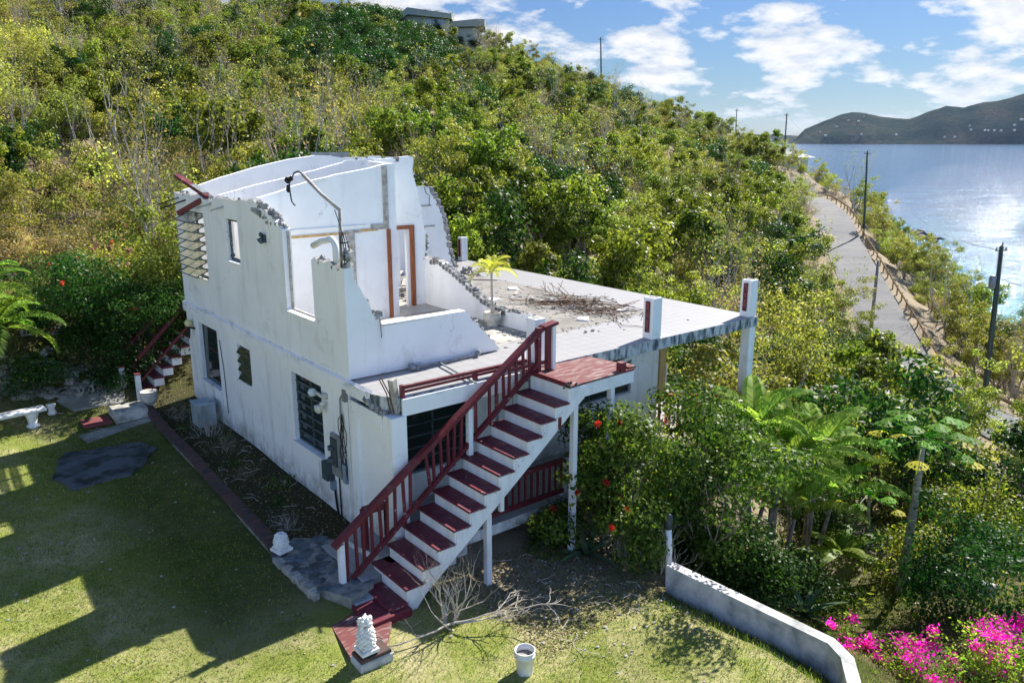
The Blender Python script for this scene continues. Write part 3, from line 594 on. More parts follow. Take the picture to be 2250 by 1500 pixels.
# ------------------------------------------------------------------ the ruined house
HO = empty('ruined_house', (0, 0, -3.1), label='white two storey concrete house with its roof and upper walls torn off', cat='house')
OFF = Vector((0, 0, 3.1))
def hp(mb, name, mats, smooth=False, fix=True, parent=None):
    o = mb.build(name, mats, parent or HO, smooth, fix=fix)
    if parent is None: o.location = OFF       # parts are modelled in site coordinates
    return o
RG.seed(11)
def rubble(mb, pts3, r=(.03, .075), n=10, spread=.05, m=0):
    n *= 1.5; r = (r[0] * .6, r[1] * .8); spread *= 1.1
    for a, b in zip(pts3[:-1], pts3[1:]):
        a = Vector(a); b = Vector(b); k = max(1, int((b - a).length * n))
        for i in range(k):
            p = a.lerp(b, RG.random()) + Vector([RG.uniform(-spread, spread) for _ in range(3)]); mb.rock(p, RG.uniform(*r), m)
# upper left wall (plane x=0), y 0..10
top = jag([(10, 3.12), (9.3, 3.05), (8.7, 3.12), (8.0, 3.16), (7.4, 3.02), (6.7, 3.14), (4.6, 3.18), (4.3, 3.24), (3.9, 3.10), (3.55, 3.04), (3.16, 2.88), (2.95, 2.76), (2.74, 2.70)], .13, .035)
loop = [(10, 0.03)] + top + [(2.74, .97), (1.38, .97)] + jag([(1.38, 2.2), (1.25, 2.27), (.85, 2.22), (.6, 2.27), (.35, 2.14), (.2, 2.12), (.0, 2.2)], .13, .03) + [(0, 0.03)]
mb = MB(); wallx(mb, 0, .2, loop, [rect(7.72, 9.28, .95, 2.68), rect(5.31, 6.13, 1.66, 2.68)], 0, 1); hp(mb, 'wall', [WALL, CONC])
mb = MB()
rubble(mb, [(.1, y, z) for y, z in [(9.9, 3.1), (8.7, 3.08)]], (.04, .09), 7)
hp(mb, 'broken_edge', CONC); mb = MB()
rubble(mb, [(.1, y, z) for y, z in [(8.6, 3.08), (4.4, 3.14)]], (.025, .06), 6)
hp(mb, 'broken_edge', CONC); mb = MB()
rubble(mb, [(.09, y, z) for y, z in [(4.4, 3.18), (3.9, 3.10), (3.55, 3.04), (3.16, 2.88), (2.95, 2.74), (2.78, 2.68)]], (.05, .12), 16, .07)
hp(mb, 'broken_edge', CONC); mb = MB()
rubble(mb, [(.1, y, z) for y, z in [(1.3, 2.22), (.85, 2.18), (.1, 2.12)]], (.03, .09), 16, .06)
hp(mb, 'broken_edge', CONC)
# patch of bare concrete hanging over the outer face where the corner was torn
mb = MB(); rubble(mb, [(-.01, 4.2, 3.04), (3.6 * 0 + .0, 3.7, 2.9), (0, 3.3, 2.78)], (.04, .10), 14, .05); hp(mb, 'broken_edge', CONC)
# upper front wall (plane y=0)
fl = [(0.0, 0.03), (3.68, 0.03)] + jag([(3.68, .06), (3.22, .55), (2.95, .80), (2.77, 1.0)], .12, .03) + [(.76, .985)] + jag([(.74, 1.12), (.56, 1.27), (.40, 1.62), (.24, 1.92), (.12, 2.10), (0, 2.2)], .12, .03)
mb = MB(); wally(mb, 0.0, .2, [(max(0.003, a), b) for a, b in fl], (), 0, 1); o = hp(mb, 'wall', [WALL, CONC]); o.location = OFF + Vector((0, -.003, 0))
mb = MB(); rubble(mb, [(.70, .1, 1.10), (.56, .1, 1.27), (.40, .1, 1.6), (.2, .1, 1.95), (.08, .1, 2.12)], (.03, .075), 16, .05)
hp(mb, 'broken_edge', CONC); mb = MB()
rubble(mb, [(3.62, .1, .1), (3.22, .1, .55), (2.8, .1, .98)], (.03, .08), 16, .05)
hp(mb, 'broken_edge', CONC); mb = MB(); rubble(mb, [(.72, .05, 1.05), (.66, .02, 1.25)], (.06, .11), 12, .05); hp(mb, 'broken_edge', CONC)
mb = MB(); mb.box(.78, 2.76, -.02, .22, 1.003, 1.03); hp(mb, 'parapet_cap', INNER)
mb = MB(); mb.box(-.05, .2, 1.36, 2.76, .925, .966); hp(mb, 'window_sill', INNER)
mb = MB(); mb.box(-.04, .14, 5.29, 6.15, 1.63, 1.657); hp(mb, 'window_sill', INNER)
mb = MB(); mb.box(-.04, .14, 7.70, 9.30, .915, .947); hp(mb, 'window_sill', INNER)
# torn window track in the big opening
mb = MB(); mb.box(.10, .15, 2.70, 2.738, .99, 2.66); mb.box(.10, .15, 1.4, 2.69, .972, .992); hp(mb, 'window_frame', GREYW)
# awning window: seven panes swung outward
wf = MB()
for a in ((7.73, 7.78, .96, 2.67), (9.22, 9.27, .96, 2.67), (8.46, 8.52, .96, 2.67), (7.73, 9.27, 2.62, 2.67), (7.73, 9.27, .96, 1.0)): wf.box(.05, .10, a[0], a[1], a[2], a[3])
wf = hp(wf, 'window_frame', FRAME)
for i in range(7):
    zt = 2.60 - i * .235; zb = zt - .16; xo = -.30
    for (ya, yb) in ((7.78, 9.22),):
        mb = MB(); mb.add([(.05, ya, zt), (.05, yb, zt), (xo, yb, zb), (xo, ya, zb), (.05, ya, zt - .008), (.05, yb, zt - .008), (xo, yb, zb - .008), (xo, ya, zb - .008)], [(0, 1, 2, 3), (7, 6, 5, 4), (0, 3, 7, 4), (1, 5, 6, 2), (0, 4, 5, 1), (3, 2, 6, 7)])
        o = mb.build('pane', AGLASS, wf)
        mb = MB(); mb.bar((.05, ya, zt), (xo, ya, zb), .02, .025); mb.bar((.05, yb, zt), (xo, yb, zb), .02, .025); mb.bar((xo, ya, zb), (xo, yb, zb), .02, .025); mb.bar((.05, ya, zt), (.05, yb, zt), .02, .02)
        mb.bar((xo, ya, zb), (.06, ya + .02, zb - .04), .012, .02); mb.bar((xo, yb, zb), (.06, yb - .02, zb - .04), .012, .02); mb.build('pane_frame', FRAME, wf)
# bare narrow window frame with torn sash
mb = MB()
for a in ((5.32, 5.35, 1.67, 2.67), (6.05, 6.12, 1.67, 2.67), (5.32, 6.12, 2.62, 2.67), (5.32, 6.12, 1.67, 1.73)): mb.box(.08, .12, *a)
for i in range(9): mb.bar((.05 + RG.uniform(-.02, .02), 6.0 + RG.uniform(-.03, .03), 1.75 + i * .1), (.10, 6.03, 1.83 + i * .1), .03, .02)
mb.rock((.05, 5.9, 1.80), .07); hp(mb, 'window_frame', FRAME)
mb = MB(); mb.box(-.06, -.01, 3.60, 3.80, 2.33, 2.50); mb.rock((-.1, 3.66, 2.52), .06); mb.rock((-.10, 3.7, 2.38), .12, sc=(.8, 1, .8)); hp(mb, 'floodlight', FRAME)
# rafter stubs and bars poking from the wall head
def stick(a, b, w, h, mat, name='rafter_strap'):
    mb = MB(); mb.bar(a, b, w, h); hp(mb, name, mat, fix=False)
stick((.1, 9.55, 3.02), (-.45, 10.0, 2.80), .03, .03, BLACK); stick((.1, 8.9, 3.0), (-.5, 9.7, 2.70), .03, .04, BLACK)
stick((.1, 6.9, 3.02), (-.28, 7.3, 2.86), .02, .04, METAL); stick((.1, 6.05, 3.0), (-.25, 6.35, 2.86), .02, .04, METAL)
# back wall, two cross walls, stub, door wall
def gable(x0, x1, za, zb, flat): return za, zb
def cren(x0, x1, z, rg, h=.12):
    pts = []; x = x0
    while x < x1:
        a = min(x1, x + rg.uniform(.25, .5)); b2 = min(x1, a + rg.uniform(.08, .16)); e = rg.uniform(-.03, .05)
        pts += [(x, z + e), (a, z + e)]
        if b2 < x1: pts += [(a + .01, z - h), (b2 - .01, z - h)]
        x = b2
    return pts
rg = random.Random(4)
bt = jag([(.2, 3.16), (1.2, 3.46), (2.3, 3.74), (3.4, 3.96), (4.2, 4.06)], .4, .008) + [(4.25, 4.07), (4.7, 4.05), (5.2, 3.96)] + cren(5.25, 7.5, 3.98, rg)
bt += jag([(7.72, 3.97), (7.66, 3.40), (7.72, 3.02), (8.26, 2.98), (8.53, 2.66), (8.79, 2.11), (8.9, 1.85), (9.0, 1.2), (9.07, .8), (9.2, .32)], .14, .03)
mb = MB(); wally(mb, 9.8, 10.0, [(.2, .0)] + bt + [(9.3, .0)], (), 0, 1); hp(mb, 'wall', [INNER, CONC])
mb = MB()
for x, z in [(8.35, 2.88), (8.5, 2.68), (8.63, 2.45), (8.75, 2.2), (8.85, 1.95), (8.92, 1.7), (8.97, 1.45), (9.01, 1.2), (9.06, .95), (9.12, .7), (9.18, .45), (9.26, .22)]:
    mb.box(x - .02, x + .14, 9.785, 10.01, z - .12, z + .09, 0, .02); mb.box(x + .02, x + .09, 9.779, 9.786, z - .05, z + .03, 0)
hp(mb, 'broken_edge', CONC)
mb = MB(); rubble(mb, [(8.4, 9.85, 2.92), (8.9, 9.82, 1.9), (9.1, 9.82, .8), (9.3, 9.8, .15)], (.04, .10), 14, .05); rubble(mb, [(9.3, 9.6, .1), (9.2, 8.4, .06)], (.05, .14), 14, .12); hp(mb, 'broken_edge', CONC)
mb = MB(); mb.box(7.72, 8.36, 9.77, 9.797, 2.32, 2.365); hp(mb, 'shelf_remnant', GREYW)
mb = MB(); mb.box(8.02, 8.5, 9.77, 9.797, 1.62, 1.66); hp(mb, 'shelf_remnant', GREYW)
mb = MB(); mb.tube([(8.1, 9.79, 2.98), (8.18, 9.78, 2.75), (8.3, 9.78, 2.7), (8.28, 9.78, 2.36)], .009, 4); mb.tube([(7.8, 9.79, 3.3), (8.0, 9.79, 3.1), (8.4, 9.7, 2.85)], .008, 4); hp(mb, 'loose_wire', BLACK)

mb = MB(); mb.box(4.3, 5.6, 10.3, 10.34, 3.0, 4.14); hp(mb, 'roof_sheet', METAL)
bt = jag([(.2, 3.17), (1.5, 3.46), (2.9, 3.74), (3.7, 3.92)], .35, .012) + cren(3.8, 5.4, 3.98, rg)
mb = MB(); wally(mb, 7.0, 7.15, [(.2, .0)] + bt + [(5.4, .0)]); hp(mb, 'wall', INNER)
bt = jag([(.2, 3.24), (1.3, 3.53), (2.4, 3.74), (2.75, 3.80), (3.55, 3.94)], .2, .02)
mb = MB(); wally(mb, 4.44, 4.6, [(.2, .0)] + bt + [(3.80, 3.95), (3.80, .0)]); hp(mb, 'wall', INNER)
# header line, torn plate strip and studs on that wall
mb = MB(); mb.box(.2, 2.9, 4.405, 4.437, 2.46, 2.475); hp(mb, 'trim_strip', WPAINT)
mb = MB(); mb.box(.85, 2.5, 4.415, 4.437, 2.27, 2.33); mb.box(2.75, 3.25, 4.415, 4.437, 2.30, 2.37); hp(mb, 'exposed_timber', PLY)
mb = MB(); mb.box(.2, .85, 4.41, 4.437, 2.28, 2.345); mb.box(2.3, 2.75, 4.41, 4.436, 2.285, 2.36); mb.box(3.05, 3.56, 4.41, 4.436, 2.33, 2.47); mb.box(2.38, 2.58, 4.41, 4.436, .6, 2.28)
mb.box(3.42, 3.56, 4.40, 4.436, 2.47, 3.9); hp(mb, 'exposed_timber', GREYW)
mb = MB(); mb.box(3.50, 3.58, 4.36, 4.437, 0.0, 2.32); hp(mb, 'door_jamb', DOORW)
dl = [(3.8, .0), (4.05, .0), (4.05, 2.26), (4.92, 2.26), (4.92, 0), (5.27, 0)] + jag([(5.27, 1.25), (5.33, 2.0), (5.18, 2.75), (5.08, 3.2), (4.98, 3.5), (4.93, 3.75), (4.99, 4.05)], .14, .03) + [(4.85, 4.10), (4.55, 4.08), (4.53, 3.96), (4.40, 3.95), (4.38, 4.05), (3.8, 4.03)]
mb = MB(); wally(mb, 5.43, 5.58, dl, (), 0, 1); hp(mb, 'wall', [INNER, CONC])
mb = MB(); wallx(mb, 3.64, 3.797, [(4.6, 0), (5.56, 0), (5.56, 3.99), (4.6, 3.95)]); hp(mb, 'wall', INNER)
df = MB(); df.box(4.80, 4.92, 5.38, 5.60, 0, 2.26); df.box(4.05, 4.80, 5.38, 5.60, 2.16, 2.262); hp(df, 'door_frame', DOORW)
mb = MB(); mb.box(4.70, 4.80, 5.46, 5.56, 0, 2.16); hp(mb, 'door_frame', WPAINT)
mb = MB(); rubble(mb, [(5.27, 5.5, 1.28), (5.36, 5.5, 1.6), (5.34, 5.5, 2.0)], (.06, .12), 14, .05); rubble(mb, [(5.3, 5.5, 2.1), (5.05, 5.5, 3.3), (4.97, 5.5, 4.0)], (.02, .045), 12, .02); hp(mb, 'broken_edge', CONC)
# long inner wall x=5.26, stepped break running down to a kerb
wl = [(5.9, 0.003)] + jag([(5.6, 1.35), (5.27, 1.3), (4.8, 1.32), (4.4, 1.22), (3.95, 1.07), (3.3, .78), (2.74, .55), (2.3, .40), (1.52, .40), (1.08, .44), (.6, .42), (.52, .30)], .14, .03) + [(.45, .003)]
mb = MB(); wallx(mb, 5.26, 5.44, wl, (), 0, 1); hp(mb, 'wall', [INNER, CONC])
mb = MB(); rubble(mb, [(5.35, y, z) for y, z in [(5.27, 1.28), (4.8, 1.32), (4.4, 1.2), (3.95, 1.05), (3.3, .76), (2.74, .53), (2.3, .38), (1.52, .38), (.6, .4)]], (.04, .095), 15, .05); hp(mb, 'broken_edge', CONC)
# hollow block sections showing along the sloping break
mb = MB(); mh = MB()
for k in range(22):
    y = 5.1 - k * .155; z = float(np.interp(-y, [-5.27, -4.8, -4.4, -3.95, -3.3, -2.74, -2.3, -1.6], [1.3, 1.32, 1.22, 1.07, .78, .55, .42, .4])) - .03 + RG.uniform(-.02, .02)
    mb.box(5.245, 5.452, y - .065, y + .065, z - .10, z + .045, 0, .015); mh.box(5.29, 5.41, y - .03, y + .03, z + .044, z + .050); mh.box(5.238, 5.246, y - .035, y + .03, z - .05, z + .01)
hp(mb, 'broken_edge', CONC); hp(mh, 'hollow_shade_plate', simple('dark_hollow_plate', (.12, .12, .115), (.08, .08, .08), 8))  # thin dark plates painted as the shade inside the hollows
# floor slab with tiled deck; torn front left corner
sl_ = [(.0, 10.2), (0.0, 0.0), (-.03, -.12), (-.06, -.95), (.02, -1.17), (.20, -1.48), (11.2, -1.5), (11.12, 12.0), (9.3, 12.0), (9.3, 10.2)]
mb = MB(); slab_poly(mb, [(x, y) for x, y in sl_], [], lambda s, t, k: (s, t, 0 if k else -.26), 0, 1); hp(mb, 'floor_slab', [TILE, EDGE])
mb = MB()
mb.add([(5.45, .42, .004), (9.28, .62, .004), (9.4, 3, .004), (9.3, 10, .004), (5.45, 9.8, .004)], [(0, 1, 2, 3, 4)]); hp(mb, 'bare_floor', SCREED, fix=False)
mb = MB(); mb.add([(.2, .2, .004), (3.6, .2, .004), (5.26, .7, .004), (5.26, 9.8, .004), (.2, 9.8, .004)], [(0, 1, 2, 3, 4)]); hp(mb, 'room_floor', simple('grey_room_floor', (.42, .40, .36), (.30, .285, .26), 1.6, .8, .1), fix=False)
mb = MB(); mb.box(3.7, 4.7, 2.6, 3.9, .008, .02); mb.box(2.9, 3.8, 4.0, 4.3, .008, .03); mb.box(4.1, 5.1, 4.4, 5.3, .008, .018); hp(mb, 'loose_tile_patch', TILE)
mb = MB()
for i in range(60): mb.rock((RG.uniform(5.5, 9.3), .5 + RG.gauss(0, .10) , .02), RG.uniform(.012, .035), sc=(1.3, 1.3, .5))
for i in range(30): mb.rock((9.33 + RG.gauss(0, .05), RG.uniform(.6, 9), .02), RG.uniform(.012, .03), sc=(1.3, 1.3, .5))
hp(mb, 'floor_break_line', CONC, fix=False)
mb = MB(); rubble(mb, [(-.02, -.6, -.12), (-.02, -1.0, -.2), (.08, -1.25, -.35), (.2, -1.46, -.45)], (.06, .13), 16, .05); mb.add([(-.03, -.9, -.02), (.22, -1.5, -.04), (.18, -1.5, -.62), (-.03, -1.1, -.3)], [(0, 1, 2, 3)]); hp(mb, 'broken_edge', CONC)
# white fascia of the porch opening + ledge on the left wall
mb = MB(); mb.box(.25, 3.0, -1.56, -1.503, -.34, -.02); hp(mb, 'fascia', WALL)
mb = MB(); mb.add([(-.065, 10.06, -.22), (-.065, -.9, -.24), (-.065, -.9, -.01), (-.065, 10.06, .01), (0, 10.06, -.24), (0, -.9, -.26), (0, -.9, .035), (0, 10.06, .05)], [(0, 1, 2, 3), (7, 6, 5, 4), (3, 2, 6, 7), (0, 4, 5, 1), (1, 5, 6, 2), (0, 3, 7, 4)]); hp(mb, 'ledge', WALL)
# lower left wall
mb = MB(); wallx(mb, 0, .22, [(10, -3.5), (10, -.262), (0, -.262), (0, -3.6)], [rect(7.52, 9.0, -2.05, -.40), rect(5.2, 6.06, -1.36, -.45), rect(1.3, 2.78, -2.03, -.42)]); hp(mb, 'wall', WALL)
mb = MB(); wally(mb, 0, .22, [(.222, -3.3), (.222, -.262), (9.05, -.262), (9.05, -4.4), (6, -3.6)], [rect(1.0, 2.86, -2.30, -.72), rect(5.85, 8.0, -1.82, -.85)]); hp(mb, 'wall', WALL)
mb = MB(); wallx(mb, 8.85, 9.05, [(.222, -4.4), (.222, -.262), (9.9, -.262), (9.9, -3.6)]); hp(mb, 'wall', WALL)
mb = MB(); wally(mb, 9.8, 10.0, rect(.222, 9.05, -3.5, -.262)); hp(mb, 'wall', WALL)
mb = MB(); mb.box(-.03, .0, -.02, .24, -3.5, -.26); mb.box(.0, .2, -1.35, .0, -3.2, -.34); hp(mb, 'wall', WALL)          # porch side panel
mb = MB(); mb.box(-.05, .02, -.3, -.003, -3.2, -.34); mb.box(-.05, .2, -1.25, -.3, -.62, -.34); hp(mb, 'pilaster', WALL)
mb = MB(); mb.box(-.02, .3, -1.58, -1.28, -3.1, -.33, 0, .012); hp(mb, 'column', WALL)
mb = MB(); mb.box(10.93, 11.18, -1.46, -1.2, -6.0, -.262, 0, .015); hp(mb, 'column', INNER)
mb = MB(); mb.box(10.93, 11.18, 5.3, 5.55, -6.0, -.262, 0, .015); hp(mb, 'column', INNER)
mb = MB(); mb.box(10.90, 11.15, 11.5, 11.75, -5.0, -.262, 0, .015); hp(mb, 'column', INNER)
# pillars standing on the deck with red rail plates
def deckpost(x, y, h, red=True, w=.27):
    t = MB(); t.box(x - w / 2, x + w / 2, y - w / 2, y + w / 2, 0.002, h, 0, .008); o = hp(t, 'deck_post', INNER)
    t = MB(); t.box(x - w * .28, x + w * .28, y - w * .28, y + w * .28, h + .001, h + .012); t.build('post_core', CONC, o)
    if red:
        t = MB(); t.box(x - w / 2 - .045, x - w / 2 - .002, y - .055, y + .055, .16, h - .08, 0, .006); t.build('rail_plate', RED, o)
        t = MB()
        for z in (.22, .5, h - .3): t.rock((x - w / 2 - .05, y, z), .022)
        t.build('bolt', BLACK, o)
deckpost(7.2, -1.32, .98, w=.30); deckpost(11.02, -1.30, .98, w=.30); deckpost(3.78, -1.12, .93, False, w=.28); deckpost(10.95, 11.6, .9); 
# windows of the lower storey
def louvre_win(name, y0, y1, z0, z1, ncol, nrow, tilt=.03, out=0):
    f = MB(); x = .10
    for k in range(ncol + 1):
        yy = y0 + (y1 - y0) * k / ncol; f.box(x, x + .05, yy - .022 + (.022 if k == 0 else 0) - (.022 if k == ncol else 0), yy + .022 + (.022 if k == 0 else 0) - (.022 if k == ncol else 0), z0, z1)
    f.box(x - .004, x + .054, y0, y1, z1 - .04, z1); f.box(x - .004, x + .054, y0, y1, z0, z0 + .04)
    for k in range(1, nrow): zz = z0 + (z1 - z0) * k / nrow; f.box(x - .01 - out, x + .03, y0, y1, zz - .024, zz + .024)
    fo = hp(f, 'window_frame', FRAME)
    for j in range(nrow):
        zz = z1 - (z1 - z0) * j / nrow; zb = z1 - (z1 - z0) * (j + 1) / nrow; g = MB()
        x_ = x + (.02 if tilt else .04); g.add([(x_, y0 + .02, zz), (x_, y1 - .02, zz), (x_ - tilt - out, y1 - .02, zb + .01), (x_ - tilt - out, y0 + .02, zb + .01)], [(0, 1, 2, 3)])
        g.build('pane', GLASS, fo)
    s = MB(); s.box(-.05, .1, y0 - .03, y1 + .03, z0 - .06, z0 - .004); hp(s, 'window_sill', WALL)
    return fo
louvre_win('w', 7.52, 9.0, -2.05, -.40, 1, 1); louvre_win('w', 1.3, 2.78, -2.03, -.42, 2, 7, 0)
fo = louvre_win('w', 5.2, 6.06, -1.36, -.45, 1, 4, .06, .10)
def fwin(x0, x1, z0, z1, ncol, nrow):
    f = MB()
    for k in range(ncol + 1):
        xx = x0 + (x1 - x0 - .05) * k / ncol; f.box(xx, xx + .05, .08, .12, z0, z1)
    for k in range(nrow + 1):
        zz = z0 + (z1 - z0 - .04) * k / nrow; f.box(x0, x1, .076, .124, zz, zz + .04)
    fo = hp(f, 'window_frame', FRAME)
    g = MB(); g.add([(x0, .11, z0), (x1, .11, z0), (x1, .11, z1), (x0, .11, z1)], [(0, 1, 2, 3)]); g.build('pane', GLASS, fo)
fwin(1.0, 2.86, -2.30, -.72, 2, 6); fwin(5.85, 8.0, -1.82, -.85, 3, 3)
mb = MB(); mb.box(5.8, 8.05, -.05, -.003, -1.90, -1.825); hp(mb, 'window_sill', WALL)
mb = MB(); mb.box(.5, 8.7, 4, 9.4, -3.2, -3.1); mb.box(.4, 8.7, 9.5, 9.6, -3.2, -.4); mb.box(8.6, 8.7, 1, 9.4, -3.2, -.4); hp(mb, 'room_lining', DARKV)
# front door behind the stairs, light switch box, wall details
mb = MB(); mb.box(3.6, 4.5, -.035, -.003, -2.9, -.85); hp(mb, 'front_door', WPAINT)
mb = MB(); 
for x in (3.56, 4.5): mb.box(x, x + .05, -.05, -.003, -2.9, -.8)
mb.box(3.56, 4.55, -.05, -.003, -.85, -.8); mb.box(4.02, 4.035, -.04, -.036, -2.9, -.85); hp(mb, 'door_frame', simple('grey_door_trim', (.30, .31, .30)))  # grey frame and centre strip on the white door
mb = MB(); mb.box(5.28, 5.38, -.05, -.003, -2.05, -1.9); hp(mb, 'outlet_box', METAL)
# timber post cladding and red rail at the right end of the front wall
mb = MB(); mb.box(9.06, 9.30, -.05, .03, -2.35, -.27); hp(mb, 'timber_plank', PLY)
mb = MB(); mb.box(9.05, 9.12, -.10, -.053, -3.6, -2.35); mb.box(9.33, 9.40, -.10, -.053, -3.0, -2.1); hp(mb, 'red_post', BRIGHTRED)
mb = MB(); mb.box(9.303, 9.36, -.045, .0, -2.2, -1.3); hp(mb, 'door_frame', WPAINT)
mb = MB(); mb.bar((6.6, -.6, -.80), (8.6, -.35, -.45), .09, .10); mb.bar((8.55, -.38, -.47), (8.75, -.34, -.40), .16, .17); hp(mb, 'hanging_pipe', PVC)
# veranda rail under the deck at the right
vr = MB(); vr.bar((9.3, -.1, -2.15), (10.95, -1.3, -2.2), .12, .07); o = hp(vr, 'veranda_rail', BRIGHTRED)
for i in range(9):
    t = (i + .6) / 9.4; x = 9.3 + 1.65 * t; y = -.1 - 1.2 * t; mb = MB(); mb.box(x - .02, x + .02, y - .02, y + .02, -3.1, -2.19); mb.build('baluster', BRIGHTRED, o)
mb = MB(); mb.box(9.06, 11.15, -1.45, 5, -3.35, -3.1); hp(mb, 'veranda_floor', [TILE])
# porch floor, nosing, steps
mb = MB(); slab_poly(mb, [(-.62, -.45), (-.35, -1.95), (5.9, -1.95), (9.0, -1.95), (9.0, -.002), (-.04, -.002), (-.3, -.2)], [], lambda s, t, k: (s, t, -2.9 if k else -3.12), 0, 1); hp(mb, 'porch_floor', [TILE, WALL])
mb = MB(); mb.box(-.95, -.35, -2.0, -.35, -3.4, -3.02, 0, .01); hp(mb, 'porch_step', TILE)
mb = MB(); mb.box(-1.3, -.8, -2.35, -.2, -3.5, -3.16, 0, .01); hp(mb, 'porch_step', simple('blue_grey_step', (.35, .38, .40), (.22, .25, .26), 3))
for x in (1.2, 3.4, 6.0): mb = MB(); mb.box(x, x + .25, -1.8, -1.55, -4.2, -3.123); hp(mb, 'porch_pier', WALL)
# porch railing between white newels
pr = MB(); pr.bar((1.1, -1.85, -2.05), (3.95, -1.85, -2.05), .11, .07); pr.bar((1.1, -1.85, -2.74), (3.95, -1.85, -2.74), .07, .09); pr = hp(pr, 'porch_rail', RED)
for i in range(17):
    x = 1.25 + i * .165; mb = MB(); mb.box(x - .02, x + .02, -1.87, -1.83, -2.7, -2.08); mb.build('baluster', RED, pr)
pr = MB(); pr.bar((4.3, -1.85, -2.05), (6.0, -1.85, -2.05), .11, .07); pr.bar((4.3, -1.85, -2.74), (6.0, -1.85, -2.74), .07, .09); pr = hp(pr, 'porch_rail', RED)
for i in range(10):
    x = 4.4 + i * .165; mb = MB(); mb.box(x - .02, x + .02, -1.87, -1.83, -2.7, -2.08); mb.build('baluster', RED, pr)
mb = MB(); mb.box(3.95, 4.25, -1.95, -1.75, -2.9, -2.08); hp(mb, 'porch_newel', WALL)
mb = MB(); mb.box(-.45, .1, -1.25, -1.1, -2.2, -2.08); mb.box(.0, .12, -1.3, -1.12, -2.9, -2.08); mb.box(-.5, -.4, -1.25, -1.12, -2.9, -2.1); hp(mb, 'porch_rail', RED)
# low red rail lying along the slab edge, grey pole beside it
mb = MB(); mb.bar((.3, -1.44, .17), (3.25, -1.44, .17), .07, .06); mb.bar((.3, -1.40, .07), (3.25, -1.42, .09), .03, .05); mb.box(1.9, 2.0, -1.47, -1.42, -.0, .16); mb.box(.27, .33, -1.5, -1.4, -.02, .22); hp(mb, 'deck_rail', RED)
mb = MB(); mb.bar((2.0, -.1, .06), (1.75, -1.75, .05), .03, .03); hp(mb, 'bent_conduit', METAL)
mb = MB(); mb.rock((1.35, -.12, .07), .10); mb.rock((1.45, -.18, .05), .08); mb.rock((3.0, -.1, .08), .09); mb.bar((1.4, -.12, .05), (3.0, -.1, .05), .035, .035); hp(mb, 'broken_conduit', METAL)
# exposed bars and post stub at the torn corner
mb = MB(); mb.bar((.22, -1.38, -.3), (.12, -1.42, .36), .12, .12); hp(mb, 'post_stub', GREYW)
mb = MB(); mb.tube([(.15, -1.4, -.35), (.06, -1.4, .1), (-.08, -1.35, .45)], .012, 5); mb.tube([(.1, -1.35, -.3), (.02, -1.38, .1), (-.12, -1.38, .40)], .012, 5); mb.tube([(.02, -1.2, -.5), (-.02, -1.2, -.2)], .012, 5); hp(mb, 'exposed_rebar', RUST)
# corner tie: rebar cage with a lump of concrete on the wall corner
mb = MB()
for dx_, dy_ in ((.05, .05), (.16, .05), (.05, .17), (.16, .17)): mb.tube([(dx_, dy_, 2.05), (dx_ + .0, dy_, 2.55), (dx_ * .6 + .03, dy_ * .6 + .1, 2.85)], .010, 5)
for z in (2.2, 2.42, 2.66): mb.tube([(.04, .04, z), (.17, .04, z + .02), (.17, .18, z), (.04, .18, z), (.04, .04, z)], .008, 4)
mb.tube([(.17, .12, 2.1), (.12, .14, 2.7), (.02, .17, 3.1), (-.02, .2, 3.28)], .009, 5); hp(mb, 'exposed_rebar', BLACK)
mb = MB(); mb.rock((.13, .10, 2.42), .15, sc=(1, .9, 1)); mb.rock((.14, .1, 2.22), .14); mb.rock((.12, .12, 2.1), .13); hp(mb, 'broken_edge', CONC)
mb = MB(); mb.bar((.72, .0, 1.15), (.62, -.22, .82), .015, .015); hp(mb, 'exposed_rebar', RUST)
# service conduit: grey pipe rising, bent across the top, cable trailing from its end
mb = MB(); mb.tube([(.12, .32, 2.15), (.11, .28, 2.7), (.10, .22, 3.26)], .035, 8); mb.tube([(.10, .22, 3.26), (.1, 1.0, 3.53), (.10, 1.74, 3.86)], .035, 8); hp(mb, 'service_conduit', GREYW, True)
mb = MB(); mb.tube([(.10, 1.74, 3.86), (.1, 1.95, 3.92), (.1, 2.15, 3.88), (.1, 2.3, 3.76), (.1, 2.42, 3.68), (.1, 2.42, 3.5), (.1, 2.36, 3.3), (.1, 2.22, 3.22)], .016, 5); mb.rock((.1, 2.46, 3.72), .075); mb.rock((.1, 2.5, 3.55), .08, sc=(.5, 1, 1.3)); mb.rock((.1, 2.36, 3.76), .06); hp(mb, 'service_cable', BLACK)
# white vent pipe with elbow
pts = [(.12, .52, 2.1), (.12, .52, 2.5)] + [(.12, .52 + .17 * (1 - math.cos(a)), 2.5 + .17 * math.sin(a)) for a in np.linspace(.3, 1.57, 5)] + [(.12, 1.1, 2.60), (.12, 1.5, 2.47)]
mb = MB(); mb.tube(pts, .065, 14); mb.tube([(.12, .66, 2.668), (.12, .76, 2.665)], .074, 14); hp(mb, 'vent_pipe', PVC, True)
mb = MB(); mb.tube([(.12, 1.495, 2.472), (.12, 1.503, 2.469)], .052, 12); hp(mb, 'pipe_mouth', BLACK)
